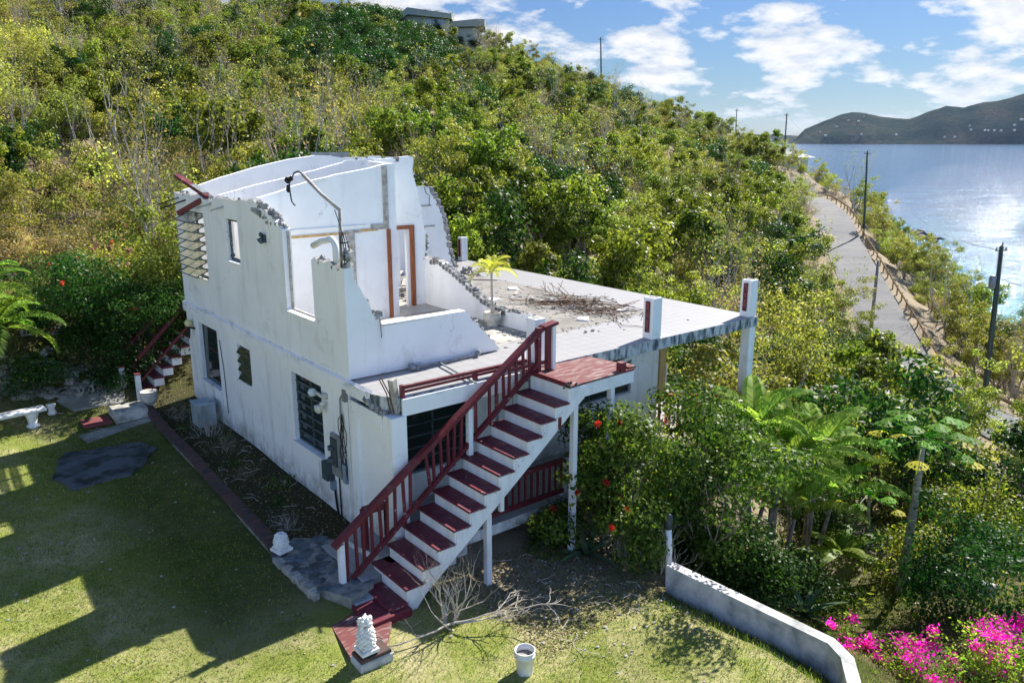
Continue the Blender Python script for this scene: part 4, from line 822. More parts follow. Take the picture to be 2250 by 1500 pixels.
# flood lamps, meter board, cables, wall lantern on the lower wall
mb = MB(); mb.box(-.09, -.001, 1.0, 1.10, -.62, -.50); mb.rock((-.1, 1.05, -.7), .07); mb.lathe([(.03, 0), (.08, .05), (.095, .15), (.09, .17)], 12, (-.16, 1.12, -.92)); mb.tube([(-.05, 1.06, -.6), (-.12, 1.35, -.52)], .035, 6)
hp(mb, 'floodlight', simple('cream_lamp_housing', (.66, .66, .56), (.5, .5, .42)), True)
mb = MB(); mb.lathe([(.01, 0), (.07, .02), (.10, .09), (.07, .16), (.01, .18)], 12, (-.14, 1.42, -.64)); hp(mb, 'lamp_bulb', simple('lamp_glass', (.62, .68, .70), (.5, .55, .56), rough=.2), True)
mb = MB(); mb.box(-.07, -.001, .42, .86, -2.18, -1.28); hp(mb, 'meter_board', METAL)
mb = MB(); mb.box(-.10, -.071, .56, .82, -1.95, -1.36); mb.lathe([(.08, 0), (.08, .08)], 12, (-.12, .72, -1.6)); mb.lathe([(.08, 0), (.08, .08)], 12, (-.12, .72, -1.85)); mb.box(-.18, -.001, .88, 1.12, -2.35, -1.95); hp(mb, 'meter_box', FRAME)
mb = MB(); mb.box(-.09, -.001, .20, .34, -2.2, -1.8); mb.box(-.1, -.001, .82, .93, -2.55, -2.36); hp(mb, 'junction_box', simple('blue_grey_box', (.22, .28, .33), (.17, .22, .27)))
mb = MB(); mb.tube([(-.03, .86, -2.5), (-.03, .8, -2.9), (-.03, .70, -3.3)], .022, 6); mb.tube([(-.03, .62, -2.18), (-.03, .60, -3.3)], .016, 6)
rr = random.Random(8)
for k in range(7):
    y0 = .30 + rr.uniform(-.03, .05); pts = [(-.04, .35, -.75)]
    for j in range(7): z = -.9 - j * .2; pts.append((-.05 - rr.random() * .03, y0 + .16 * math.sin(j * .9 + k * 1.1) * (1 if k % 2 else .6), z))
    mb.tube(pts, .008, 4)
hp(mb, 'service_cable', BLACK)
mb = MB(); mb.tube([(-.03, .12, -.36), (-.04, .30, -.36), (-.04, .38, -.45), (-.04, .38, -1.3)], .018, 6); mb.tube([(-.02, .06, -.4), (-.02, .04, -1.6), (-.02, .03, -3.2)], .014, 6); mb.box(-.10, -.03, .05, .17, -.42, -.18); hp(mb, 'conduit', METAL)
mb = MB(); mb.lathe([(.02, 0), (.09, .04), (.11, .12), (.07, .2), (.02, .22)], 12, (-.14, 9.45, -.62)); hp(mb, 'wall_lantern', simple('yellowed_globe', (.68, .62, .33), (.55, .5, .25), rough=.3), True)
mb = MB(); mb.bar((-.14, 9.45, -.62), (-.001, 9.3, -.66), .03, .05); mb.lathe([(.01, -.35), (.03, -.25), (.05, -.02), (.03, 0)], 8, (-.14, 9.45, -.62)); hp(mb, 'lantern_bracket', BLACK)
mb = MB(); mb.tube([(-.02, 7.3, -.6), (-.02, 7.15, -1.4), (-.02, 7.1, -2.6)], .010, 4); hp(mb, 'wall_wire', BLACK)
# ------------------------------------------------------------------ outdoor staircase
ST = empty('outdoor_staircase', (-.9, -2.3, -3.3), label='outdoor staircase with dark red treads, white risers and a red handrail', cat='staircase'); SO = -Vector(ST.location)
def sp_(mb, name, mat, parent=None, fix=False):
    o = mb.build(name, mat, parent or ST, fix=fix)
    if parent is None: o.location = SO
    return o
YN, YF = -2.86, -1.72
XB = [3.13 - .337 * j for j in range(13)]; ZB = [-.33 - .257 * j for j in range(12)]
for j in range(12):
    xb = XB[j]; z = ZB[j]; t = MB(); w = .37
    t.box(xb - w, xb + .0, YN - .02, YF + .03, z - .045, z, 0, .006); o = sp_(t, 'tread', TREAD)
    t = MB(); zt = (-.06 if j == 0 else ZB[j - 1] - .048); t.box(xb + .003, xb + .04, YN + .02, YF, z - .04, zt); sp_(t, 'riser', WPAINT)
t = MB(); t.box(-1.35, -.57, -3.0, -1.7, -3.36, -3.20, 0, .01); sp_(t, 'bottom_step', TREAD)
t = MB(); t.box(XB[11] - .36, XB[11] - .33, YN + .02, YF, -3.2, ZB[11] - .046); sp_(t, 'riser', WPAINT)
saw = []
for j in range(12): saw += [(XB[j] + .04, (-.07 if j == 0 else ZB[j - 1] - .05)), (XB[j] + .04, ZB[j] - .048)]
saw += [(XB[11] - .34, ZB[11] - .048), (XB[11] - .34, -3.5), (-.62, -3.62), (-.2, -3.15)]
bot = [(.76, -2.44), (1.43, -1.93), (2.42, -1.18), (3.14, -.62), (3.55, -.32), (3.55, -.07)]
for y0 in (YN - .0, YF - .06):
    t = MB(); wally(t, y0, y0 + .055, saw + bot); sp_(t, 'stringer', WPAINT, fix=True)
t = MB(); rubble(t, [(XB[j] - .02, YN - .01, ZB[j] - .03) for j in range(12)], (.006, .016), 10, .02)
for j in range(12):
    for k in range(6): t.rock((XB[j] - .38 + k * .07 + RG.uniform(-.02, .02), YN - .022, ZB[j] - .035), RG.uniform(.008, .02), sc=(1.5, .4, 1))
sp_(t, 'cracked_edge', CONC)
t = MB(); slab_poly(t, [(3.14, YN + .0), (5.02, -2.78), (5.12, -2.5), (4.95, -1.52), (3.14, -1.52)], [], lambda s, q, k: (s, q, -.02 if k else -.06)); sp_(t, 'landing', REDW, fix=True)
t = MB(); t.bar((3.16, YN + .03, -.19), (5.02, -2.75, -.19), .06, .25); t.bar((5.0, -2.75, -.19), (5.0, -1.5, -.19), .05, .22); sp_(t, 'landing_beam', WPAINT)
t = MB(); t.box(3.1, 3.2, YN + .05, -1.6, -.03, .05); sp_(t, 'landing_curb', RED)
t = MB(); t.box(4.62, 4.76, -2.80, -2.66, -.03, .16); sp_(t, 'post_stub', RED)
t = MB(); t.box(4.9, 5.1, -2.75, -2.5, -.04, .02); rubble(t, [(4.6, -2.75, 0), (5.05, -2.5, 0)], (.02, .04), 12, .04); sp_(t, 'splintered_edge', REDW)
t = MB(); rubble(t, [(3.05, YN + .03, -.03), (3.4, YN + .02, -.02)], (.02, .05), 30, .04); rubble(t, [(3.1, -1.7, -.03), (3.2, -1.6, -.02)], (.02, .04), 60, .04); sp_(t, 'splintered_edge', BLACK)
for (x, y, zb_) in ((3.35, -2.78, -3.85), (4.40, -2.74, -3.9), (1.22, -2.78, -3.62)):
    t = MB(); t.box(x - .055, x + .055, y - .055, y + .055, zb_, -.30 if x > 2 else -2.1); sp_(t, 'post', WPAINT)
t = MB(); t.box(1.02, 1.5, -3.0, -2.58, -3.85, -3.56, 0, .02); sp_(t, 'post_footing', MORTAR)
t = MB(); t.box(.9, 1.08, -1.95, -1.8, -3.9, -3.1); sp_(t, 'post', WPAINT)
# handrail, lower rail, balusters, posts on the far side
HR0, HR1 = Vector((-1.36, -1.75, -2.33)), Vector((3.42, -1.75, .90)); LR0, LR1 = Vector((-1.02, -1.75, -3.05)), Vector((3.36, -1.75, .22))
t = MB(); t.bar(HR0, HR1, .15, .085); t.bar(HR1 - Vector((.02, 0, .01)), HR1 + Vector((.34, .0, .05)), .20, .06); sp_(t, 'handrail', RED)
t = MB(); t.bar(LR0, LR1, .09, .08); sp_(t, 'lower_rail', RED)
nb = 27
for i in range(nb):
    a = (i + .6) / nb; x = -1.2 + 4.5 * a
    zt = HR0.z + (x - HR0.x) / (HR1.x - HR0.x) * (HR1.z - HR0.z); zl = LR0.z + (x - LR0.x) / (LR1.x - LR0.x) * (LR1.z - LR0.z)
    if i in (9, 18): continue
    lean = RG.uniform(-.035, .035) + (.12 if i == 10 else 0)
    t = MB(); t.bar((x, -1.75, zt - .03), (x + lean, -1.75, max(zl, -3.2) - (.0 if i % 7 else .12)), .045, .05, up=(1, 0, 0)); sp_(t, 'baluster', RED)
for (x, z0, z1) in ((-1.22, -3.3, -2.32), (1.58, -1.9, -.42)):
    t = MB(); t.box(x - .05, x + .05, -1.80, -1.70, z0, z1); sp_(t, 'rail_post', WPAINT)
for (x, w) in ((3.30, .09), (3.56, .09)): t = MB(); t.box(x - w / 2, x + w / 2, -1.80, -1.70, .0, .90 if x < 3.4 else .93); sp_(t, 'newel_post', RED)
t = MB(); t.box(3.62, 3.70, -1.84, -1.66, .0, .93); sp_(t, 'newel_post', WPAINT)
t = MB(); t.box(2.55, 3.55, -1.77, -1.72, .12, .19); sp_(t, 'cross_rail', RED)
for i, z in enumerate((-.6, -1.13, -2.37)):
    t = MB(); x = [2.86, 1.46, -.2][i]; t.box(x, x + .08, YN - .01, YN + .07, [-.82, -2.1, -3.1][i], [-.585, -1.72, -2.85][i]); sp_(t, 'rail_stub', [RED, WPAINT, WPAINT][i])
# ------------------------------------------------------------------ red painted base slab and pineapple finials
t = MB(); slab_poly(t, [(-1.75, -1.95), (-1.2, -1.8), (-1.0, -3.05), (-1.55, -3.75), (-1.98, -3.45)], [], lambda s, q, k: (s, q, -3.27 if k else -3.5))
tag(t.build('entry_slab', REDW, fix=True), 'worn red painted slab at the foot of the stairs', 'slab')
t = MB(); t.box(-1.98, -1.42, -3.80, -3.46, -3.6, -3.24, 0, .02); t.box(-1.96, -1.44, -3.79, -3.47, -3.24, -3.17, 1, .01)
tag(t.build('finial_base', [RETW, BRICK]), 'low white block capped with brick under the stone finial by the stairs', 'plinth')
def finial(loc, h, label, top=True, rz=0):
    o = empty('stone_finial', loc, rz=rz, label=label, cat='finial', group='white stone pineapple finials')
    t = MB(); t.box(-.15, .15, -.15, .15, 0, .07, 0, .012); t.box(-.12, .12, -.12, .12, .07, .11, 0, .01); t.build('base', STATUE, o)
    t = MB(); s = h / .75; prof = [(.10, .11), (.13, .16), (.125, .30), (.11, .42), (.09, .50)] if top else [(.10, .11), (.125, .17), (.12, .30), (.10, .42), (.075, .47), (.06, .49)]
    prof = [(r, .11 + (z - .11) * s) for r, z in prof]; t.lathe(prof, 14); rg2 = random.Random(int(h * 100))
    zs = np.linspace(prof[0][1], prof[-1][1], 9)
    for k, z in enumerate(zs):
        r = np.interp(z, [p[1] for p in prof], [p[0] for p in prof])
        for j in range(10):
            a = 2 * math.pi * (j + .5 * (k % 2)) / 10; t.rock((r * math.cos(a), r * math.sin(a), z), .036, sc=(1, 1, .85), rg=rg2)
    t.build('pineapple_body', STATUE, o)
    if top:
        t = MB(); zc = prof[-1][1] + .10; t.rock((0, 0, zc), .105, rg=rg2)
        for j in range(22):
            a = rg2.uniform(0, 6.28); e = rg2.uniform(-.6, 1.3); t.rock((.10 * math.cos(a) * math.cos(e), .10 * math.sin(a) * math.cos(e), zc + .09 * math.sin(e)), .04, rg=rg2)
        t.build('crown', STATUE, o)
    return o
finial((-1.78, -3.62, -3.15), .56, 'tall white stone pineapple finial on the brick capped block at the foot of the stairs')
finial((-1.64, -.10, -3.0), .46, 'smaller white pineapple finial at the near end of the brick edging', False, .2)
# brick edging wall
ed = empty('brick_edging', (-1.55, 4.8, -3.1), label='long low edging of dark bricks on end beside the lawn', cat='edging')
t = MB(); nB_ = 98; eo = -Vector(ed.location)
cell = []
for i in range(nB_):
    a = i / nB_; y = 9.9 - a * 10.0; x = -1.36 - .30 * a + .03 * math.sin(y * 1.3); z = H(x - .3, y) + .10; e = RG.uniform(-.012, .012)
    t.box(x - .13, x + .11, y - .044, y + .044, z - .06 + e, z + .045 + e, 0, .006)
o = t.build('brick_course', BRICK, ed); o.location = eo
t = MB(); [t.bar((-1.37 - .30 * k / 10, 9.95 - k, H(-1.7, 9.95 - k) - .09), (-1.37 - .3 * (k + 1) / 10, 8.95 - k, H(-1.7, 8.95 - k) - .09), .20, .30) for k in range(10)]; o = t.build('mortar_wall', MORTAR, ed); o.location = eo
# flagstone patch between the edging and the porch steps
t = MB(); poly = [(-1.78, -.1), (-1.2, .35), (-.62, -.2), (-.8, -2.1), (-1.35, -2.3), (-1.72, -1.5)]
slab_poly(t, poly, [], lambda s, q, k: (s, q, -3.06 if k else -3.4), 1, 1)
for i in range(60):
    x = RG.uniform(-1.75, -.7); y = RG.uniform(-2.1, .2)
    t.rock((x, y, -3.06), RG.uniform(.07, .15), 0, sc=(1.2, 1, .22))
tag(t.build('flagstone_patch', [FLAG, MORTAR], fix=False), 'blue grey flagstone paving between the lawn and the porch step', 'paving')
t = MB()
for i in range(40): t.box(-1.83 + .003 * i, -1.70, 0, 0.001, -3.3, -3.299) if False else None
for i in range(16):
    a = i / 16; a2 = (i + 1) / 16; t.bar((-1.80 + .06 * a, -.15 - a * 1.6, -3.13), (-1.80 + .06 * a2 + .02 * (i % 2), -.16 - a2 * 1.6, -3.13 + .012 * (i % 3)), .11 + .02 * (i % 3), .17)
tag(t.build('stone_kerb', BLOCKG), 'grey stone kerb along the flagstones', 'kerb')
# oil-dark old slab in the lawn
t = MB(); pp = jag([(-3.85, 8.2), (-2.2, 7.6), (-1.95, 6.9), (-2.55, 5.9), (-2.9, 5.5), (-4.1, 5.6), (-4.35, 6.6), (-3.85, 8.2)], .2, .06)[:-1]
pc0 = (-3.1, 6.6); t.add([(a, b2, H(a, b2) + .057) for a, b2 in pp] + [(-3.1, 6.6, H(-3.1, 6.6) + .075)], [(i, (i + 1) % len(pp), len(pp)) for i in range(len(pp))]); slab_poly(t, pp, [], lambda s, q, k: (s, q, H(s, q) + .055 if k else -3.3)); tag(t.build('old_concrete_pad', simple('damp_dark_concrete', (.10, .11, .12), (.025, .035, .03), 1.6, .8, .6, .03, det=10, lo=.45, hi=.58), fix=True), 'damp dark concrete pad sunk in the shaded lawn', 'pad')
# utility cabinet against the wall
g0 = -3.0; cb_ = empty('white_cabinet', (-.42, 7.9, g0), label='dirty white metal cabinet against the shaded house wall', cat='cabinet')
t = MB(); t.box(-.24, .24, -.28, .28, -.1, .60, 0, .01); t.build('body', simple('dirty_white_metal', (.34, .40, .42), (.20, .24, .23), 3, .5, stretch=(1, 1, .4)), cb_)
t = MB(); t.box(-.26, .26, -.30, .30, .60, .63, 0, .01); t.build('lid', simple('blue_white_lid', (.45, .52, .56), (.32, .38, .4), 3), cb_)
# retaining wall on the right of the lawn
rp = [(3.74, -5.0), (3.90, -8.1), (3.72, -8.47), (3.1, -8.95), (2.3, -9.4)]; t = MB(); n = len(rp)
vs = []
for i, p in enumerate(rp):
    a = Vector(rp[max(i - 1, 0)]); b2 = Vector(rp[min(i + 1, n - 1)]); d = (b2 - a).normalized(); nn = Vector((-d.y, d.x))
    for s, z in ((.10, -5.2), (.10, -3.02 - .01 * i), (-.10, -3.02 - .01 * i), (-.10, -5.2)): vs.append((p[0] + nn.x * s, p[1] + nn.y * s, z))
t.add(vs, [(i * 4 + j, i * 4 + (j + 1) % 4, (i + 1) * 4 + (j + 1) % 4, (i + 1) * 4 + j) for i in range(n - 1) for j in range(4)] + [(0, 1, 2, 3), (n * 4 - 4, n * 4 - 1, n * 4 - 2, n * 4 - 3)])
tag(t.build('retaining_wall', RETW, fix=True), 'low mouldy white retaining wall edging the lawn on the right', 'wall')
# bucket
bk = empty('plastic_bucket', (.10, -5.20, H(.10, -5.20)), label='white plastic bucket filled with grey cement on the lawn', cat='bucket')
t = MB(); t.lathe([(.13, 0), (.152, .30), (.165, .305), (.165, .345), (.155, .35), (.16, .40), (.15, .40), (.145, .28), (.14, .30)][:7], 28); 
t = MB(); n = 28; prof = [(.125, 0), (.150, .29), (.163, .295), (.163, .33), (.153, .335), (.157, .385), (.166, .39), (.164, .40), (.150, .40), (.145, .30)]
vs = [(r * math.cos(2 * math.pi * j / n), r * math.sin(2 * math.pi * j / n), z) for r, z in prof for j in range(n)]
t.add(vs, [(i * n + j, i * n + (j + 1) % n, (i + 1) * n + (j + 1) % n, (i + 1) * n + j) for i in range(len(prof) - 1) for j in range(n)])
t.build('bucket_body', simple('white_bucket_plastic', (.76, .75, .72), (.66, .65, .62), 3, .35, .05), bk, True)
t = MB(); t.lathe([(.140, .24), (.143, .295), (.1, .30), (.001, .302)], 24); t.build('cement_fill', simple('set_cement', (.34, .32, .29), (.25, .24, .22), 20, .95, .6, .01), bk, True)
t = MB(); t.tube([(.162 * math.cos(a), .162 * math.sin(a), .34 - .12 * math.sin(a)) for a in np.linspace(0, 3.14, 14)], .004, 5); t.build('handle', METAL, bk)
# rebar heap, chunks and scraps on the deck
t = MB(); rr = random.Random(21)
for i in range(100):
    u = rr.random(); cx_ = 6.9 + 2.3 * (1 - u) + rr.gauss(0, .25); cy_ = .9 + 3.0 * (1 - abs(u)) * .9 + rr.gauss(0, .35)
    cx_ = 8.3 + rr.gauss(0, .42); cy_ = 2.2 + rr.gauss(0, .85); a = rr.choice([-.3, -.3, 1.25]) + rr.gauss(0, .22) - .35; l = rr.uniform(.5, 1.5); z = .03 + .16 * rr.random() * math.exp(-((cy_ - 2.3) ** 2) / 2)
    p = [(cx_ + math.cos(a) * l * s + rr.gauss(0, .03), cy_ + math.sin(a) * l * s + rr.gauss(0, .03), max(.015, z + rr.gauss(0, .03))) for s in (-.5, -.2, .15, .5)]
    t.tube(p, .009, 4)
for i in range(10): 
    x, y = 8.9 + rr.gauss(0, .2), 3.9 + rr.gauss(0, .3); t.tube([(x, y, .05), (x + rr.gauss(0, .3), y + .4, .2 + rr.random() * .15)], .009, 4)
tag(t.build('rebar_heap', RUST), 'tangled heap of rusty steel mesh lying on the white tiled deck', 'rebar')
for i, (x, y, s) in enumerate([(9.2, 2.55, .11), (8.0, 2.3, .08), (7.6, 2.6, .07), (6.35, .02, .05), (6.6, .03, .05), (8.2, 3.4, .10), (7.9, 3.9, .09)]):
    t = MB(); t.rock((0, 0, s * .5), s, sc=(1.1, 1, .8)); t.rock((s, .02, s * .3), s * .55)
    tag(t.build('concrete_chunk', BLOCKG, loc=(x, y, 0.004)), ['largest grey concrete chunk, on the white tiles behind the rebar heap', 'small grey chunk in the middle of the rebar heap', 'small grey chunk on the palm side of the rebar heap', 'little grey chunk on the tiles, left of a close pair by the stair post', 'little grey chunk on the tiles, right of a close pair by the stair post', 'rounded grey chunk at the far end of the rebar heap', 'grey chunk beyond the far end of the rebar heap'][i], 'chunk', 'concrete chunks on the deck')
t = MB()
for i in range(90): x, y = 7.6 + rr.gauss(0, .8), 3.2 + rr.gauss(0, 1.2); t.rock((x, y, .012), rr.uniform(.012, .04), sc=(1.4, 1.2, .5), rg=rr)
for i in range(50): x, y = rr.uniform(3.9, 5.1), rr.uniform(.1, 2.6); t.rock((x, y, .012), rr.uniform(.012, .05), sc=(1.6, 1.3, .25), rg=rr)
tag(t.build('debris_crumbs', CONC), 'fine concrete crumbs and broken tile scattered on the deck', 'debris', kind='stuff')
# lumber heap in the back room seen through the doorway
t = MB()
for i in range(26):
    x, y = rr.uniform(4.6, 6.5), rr.uniform(6.0, 8.6); a = rr.uniform(-.4, 1.2); l = rr.uniform(.5, 1.4); z = .05 + rr.random() * .7 * (y - 5.8) / 2.6
    t.bar((x, y, z), (x + math.cos(a) * l, y + math.sin(a) * l, z + rr.uniform(-.04, .2)), .12, .035, 0)
tag(t.build('lumber_heap', GREYW), 'heap of broken boards in the back room behind the doorway', 'lumber')
# fallen red beam over the wall head
t = MB(); t.bar((.15, 7.55, 3.12), (-.10, 9.35, 3.62), .16, .09); o = empty('broken_beam', (.1, 8.2, 3.1), label='snapped dark red beam leaning over the far wall head', cat='beam')
t2 = MB(); t2.bar(Vector((.15, 7.6, 3.10)) - Vector(o.location), Vector((-.12, 9.2, 3.60)) - Vector(o.location), .17, .08); t2.build('beam', RED, o)
t2 = MB(); t2.bar(Vector((.13, 7.75, 3.20)) - Vector(o.location), Vector((.02, 8.35, 3.39)) - Vector(o.location), .175, .02); t2.build('end_plate', METAL, o)
t = MB(); t.bar((0, 0, 0), (-.42, .62, -.36), .10, .12); tag(t.build('beam_offcut', RED, loc=(.0, 7.75, 3.02)), 'short dark red beam stub jutting from the wall below the leaning beam', 'beam')
# ------------------------------------------------------------------ back steps, gate posts, bench, urn
bs = empty('back_staircase', (-.8, 11.3, -2.7), label='red and white back steps half hidden by the dark shrub', cat='staircase'); bo = -Vector(bs.location)
for j in range(9):
    x = -1.2 + .28 * j; z = -2.55 + .27 * j
    t = MB(); t.box(x, x + .36, 10.7, 11.9, z - .05, z); o = t.build('tread', TREAD, bs); o.location = bo
    t = MB(); t.box(x + .02, x + .30, 10.72, 11.88, z - .27, z - .052); o = t.build('riser', WPAINT, bs); o.location = bo
for y in (10.62, 11.95):
    t = MB(); t.bar((-1.3, y, -1.6), (1.2, y, .8), .07, .09); o = t.build('handrail', RED, bs); o.location = bo
    t = MB(); t.bar((-1.3, y, -2.3), (1.2, y, .15), .05, .06); o = t.build('lower_rail', RED, bs); o.location = bo
t = MB()
for (x, y) in ((-1.56, 11.0), (-1.42, 10.25)): t.box(x - .06, x + .06, y - .06, y + .06, -2.95, -2.0)
def gatepost(x, y, lab):
    t = MB(); o = empty('gate_post', (x, y, -2.95), label=lab, cat='post', group='white gate posts by the back steps'); t.box(-.065, .065, -.065, .065, 0, .98, 0, .006); t.build('shaft', WPAINT, o); t = MB(); t.box(-.08, .08, -.08, .08, .981, 1.01); t.build('cap', RED, o)
gatepost(-1.62, 11.35, 'white gate post nearer the dark shrub, left of its pair'); gatepost(-1.45, 10.25, 'white gate post beside the round stone urn')
t = MB(); t.box(-2.35, -1.5, 9.25, 10.0, -3.0, -2.66, 0, .02); tag(t.build('step_block', simple('mossy_concrete_block', (.52, .50, .45), (.22, .22, .19), 3, .9, .4, .01)), 'mossy concrete step block beside the brick edging', 'step')
t = MB(); t.box(-3.1, -2.42, 9.35, 10.0, -2.97, -2.90); tag(t.build('red_paver', simple('flat_red_paver', (.22, .06, .055), (.16, .05, .05))), 'small red painted paver on the lawn', 'paver')
t = MB(); slab_poly(t, [(-3.1, 10.6), (-1.8, 10.5), (-1.5, 11.8), (-2.6, 12.0), (-3.4, 11.3)], [], lambda s, q, k: (s, q, H(s, q) + .03 if k else -3.1)); tag(t.build('path_slab', simple('light_path_concrete', (.34, .32, .27), (.20, .19, .16), 2), fix=True), kind='structure')
t = MB(); slab_poly(t, [(-3.2, 8.6), (-1.5, 8.9), (-1.45, 9.15), (-3.3, 9.2)], [], lambda s, q, k: (s, q, H(s, q) + .03 if k else -3.2)); tag(t.build('path_strip', simple('grey_path_concrete', (.32, .31, .28), (.2, .2, .18), 2), fix=True), kind='structure')
ur = empty('stone_urn', (-1.32, 9.75, -2.86), label='round stone urn at the far end of the brick edging', cat='urn')
t = MB(); t.lathe([(.10, 0), (.13, .03), (.08, .08), (.18, .18), (.24, .32), (.22, .44), (.25, .48), (.22, .50), (.19, .44)], 20); t.build('bowl', TERRA, ur, True)
pt_ = empty('potted_plant', (-2.0, 12.3, H(-2, 12.3)), label='small green plant in a round grey pot by the back path', cat='potted plant')
t = MB(); t.lathe([(.14, 0), (.21, .28), (.23, .30), (.20, .30), (.18, .26)], 16); t.build('pot', simple('dull_green_pot', (.20, .23, .16), (.15, .17, .12)), pt_, True); POTTED = pt_
be = empty('garden_bench', (-4.75, 10.4, H(-4.75, 10.4)), rz=.10, label='white cast concrete bench at the left edge', cat='bench')
t = MB(); t.box(-.95, .95, -.2, .2, .42, .50, 0, .015); t.build('seat', STATUE, be)
for s in (-.62, .62):
    t = MB(); t.lathe([(.17, -.1), (.17, .04), (.11, .10), (.13, .25), (.17, .36), (.17, .419)], 14, (s, 0, 0)); t.build('leg', STATUE, be, True)
t = MB(); t.lathe([(.10, 0), (.12, .05), (.08, .15), (.12, .27), (.13, .30)], 12); tag(t.build('stone_stool', STATUE, loc=(-3.62, 10.75, H(-3.62, 10.75)), smooth=True), 'small white stone stool beside the right end of the bench', 'stool')
# rubble bank with cinder blocks at the back of the lawn
cbp = [(128, 735, .3), (142, 815, .9), (157, 832, 2), (186, 862, .1), (152, 845, 1.4), (60, 735, .2), (240, 790, .5), (95, 780, 1.1)]
for i, (px, py, rz) in enumerate(cbp):
    g = G(px, py, 18, 40); o = MB(); L_, W_, H_ = .40, .20, .20
    for (x0, x1) in ((-.20, -.165), (-.085, -.055), (.055, .085), (.165, .20)): o.box(x0, x1, -.1, .1, 0, .2)
    o.box(-.165, .165, -.1, -.065, 0, .2); o.box(-.165, .165, .065, .1, 0, .2)
    o = o.build('cinder_block', BLOCKG, loc=(g[0], g[1], g[2] + .05)); o.rotation_euler = (1.2 if i % 2 else .2, 0, rz)
    tag(o, 'grey hollow cinder block lying in the rubble bank behind the bench', 'cinder block', 'cinder blocks in the rubble bank')
rgs = random.Random(31); t = MB(); n = 0
STONE = simple('pale_rubble_stone', (.30, .275, .22), (.13, .125, .10), 4, .9, .6, .02)
stones = []
for i in range(230):
    px = rgs.uniform(-20, 240); py = 880 - abs(rgs.gauss(0, 55)) + (-.10 * px) * .3
    stones.append((px, py, rgs.uniform(.04, .17)))
for i in range(70): stones.append((rgs.uniform(-10, 170), rgs.uniform(858, 905) - .1 * rgs.random(), rgs.uniform(.07, .2)))
for k, (px, py, s) in enumerate(stones[:230]):
    g = G(px, py, 14, 40); t = MB(); t.rock((0, 0, s * .3), s, sc=(1.2, .9, .65), rg=rgs); o = t.build('rubble_stone', STONE, loc=g)
    tag(o, 'pale angular stone in the rubble bank at the back of the lawn', 'stone', 'stones of the rubble bank')
# papery litter and small white stones on the ground
t = MB()
for i in range(300):
    a = rgs.random()
    if a < .55: x, y = rgs.uniform(1.2, 3.4), rgs.uniform(-6.2, -2.6)
    elif a < .8: x, y = rgs.uniform(-6, -1.9), rgs.uniform(-2, 8)
    else: x, y = rgs.uniform(-7, 3), rgs.uniform(-8, -3)
    t.rock((x, y, H(x, y) + .01), rgs.uniform(.008, .035), sc=(1.3, 1, .5), rg=rgs)
tag(t.build('white_pebbles', simple('white_pebble', (.40, .39, .36), (.25, .24, .22), 9)), 'scattered white pebbles and scraps on the soil', 'pebbles', kind='stuff')

# broken tile, planks and block pieces strewn over the deck and the back rooms
rr = random.Random(77)
for i in range(9):
    x, y = rr.uniform(5.7, 9.0), rr.uniform(3.2, 9.0); a = rr.uniform(0, 3.1); l = rr.uniform(.3, .9); t = MB(); t.bar((-l / 2, 0, .02), (l / 2, 0, .03), .09, .025); o = t.build('loose_board', GREYW, loc=(x, y, .006)); o.rotation_euler.z = a
    tag(o, 'loose grey board lying on the bare upper floor', 'board', 'loose boards on the upper floor')
t = MB()
for i in range(260): x, y = (rr.uniform(5.5, 9.3), rr.uniform(.6, 9.5)) if i % 2 else (rr.gauss(8.1, .9), rr.gauss(2.8, 1.3)); t.rock((x, y, .015), rr.uniform(.012, .05), sc=(1.4, 1.1, .45), rg=rr)
for i in range(80): x, y = 5.1 - abs(rr.gauss(0, .2)), rr.uniform(.4, 5.2); t.rock((x, y, .015), rr.uniform(.015, .05), sc=(1.4, 1.1, .5), rg=rr)
tag(t.build('plaster_rubble', simple('pale_plaster_rubble', (.50, .49, .46), (.30, .29, .27), 8), loc=(0, 0, 0)), 'small plaster and block rubble over the bare floor', 'rubble', kind='stuff')
# leaf litter and twigs in the bed beside the house, under the stairs and on the lawn

t = MB(); rr = random.Random(12)
for i in range(46): x, y = rr.gauss(6.2, .45), rr.gauss(8.3, .8); t.rock((x, y, .05 + .1 * rr.random()), rr.uniform(.05, .15), sc=(1.3, 1, .6), rg=rr)
for i in range(16): x, y = rr.gauss(6.4, .6), rr.gauss(7.8, .9); a = rr.uniform(0, 3.1); t.bar((x, y, .06), (x + math.cos(a) * .5, y + math.sin(a) * .5, .1 + rr.random() * .15), .07, .03)
tag(t.build('block_heap', BLOCKG), 'heap of broken blocks and battens against the back of the upper floor', 'rubble heap')
for i, (x, y, a) in enumerate([(7.0, 4.6, .4), (8.6, 5.6, 1.2), (6.2, 3.0, 2.0), (8.9, 1.3, .2), (7.3, 1.1, .9)]):
    t = MB(); t.add([(-.22, -.12, 0), (.18, -.16, 0), (.24, .10, 0), (-.10, .17, 0), (-.22, -.12, .03), (.18, -.16, .045), (.24, .10, .03), (-.10, .17, .05)], [(0, 3, 2, 1), (4, 5, 6, 7), (0, 1, 5, 4), (1, 2, 6, 5), (2, 3, 7, 6), (3, 0, 4, 7)]); o = t.build('plaster_sheet', INNER, loc=(x, y, .006)); o.rotation_euler.z = a
    tag(o, ['white plaster piece lying just beyond the potted palm', 'white plaster piece on the bare floor behind the rebar heap', 'white plaster piece nearest the broken inner wall', 'white plaster piece beside the deck post with the red plate', 'white plaster piece between the rebar heap and the staircase'][i], 'plaster piece', 'plaster pieces on the upper floor')
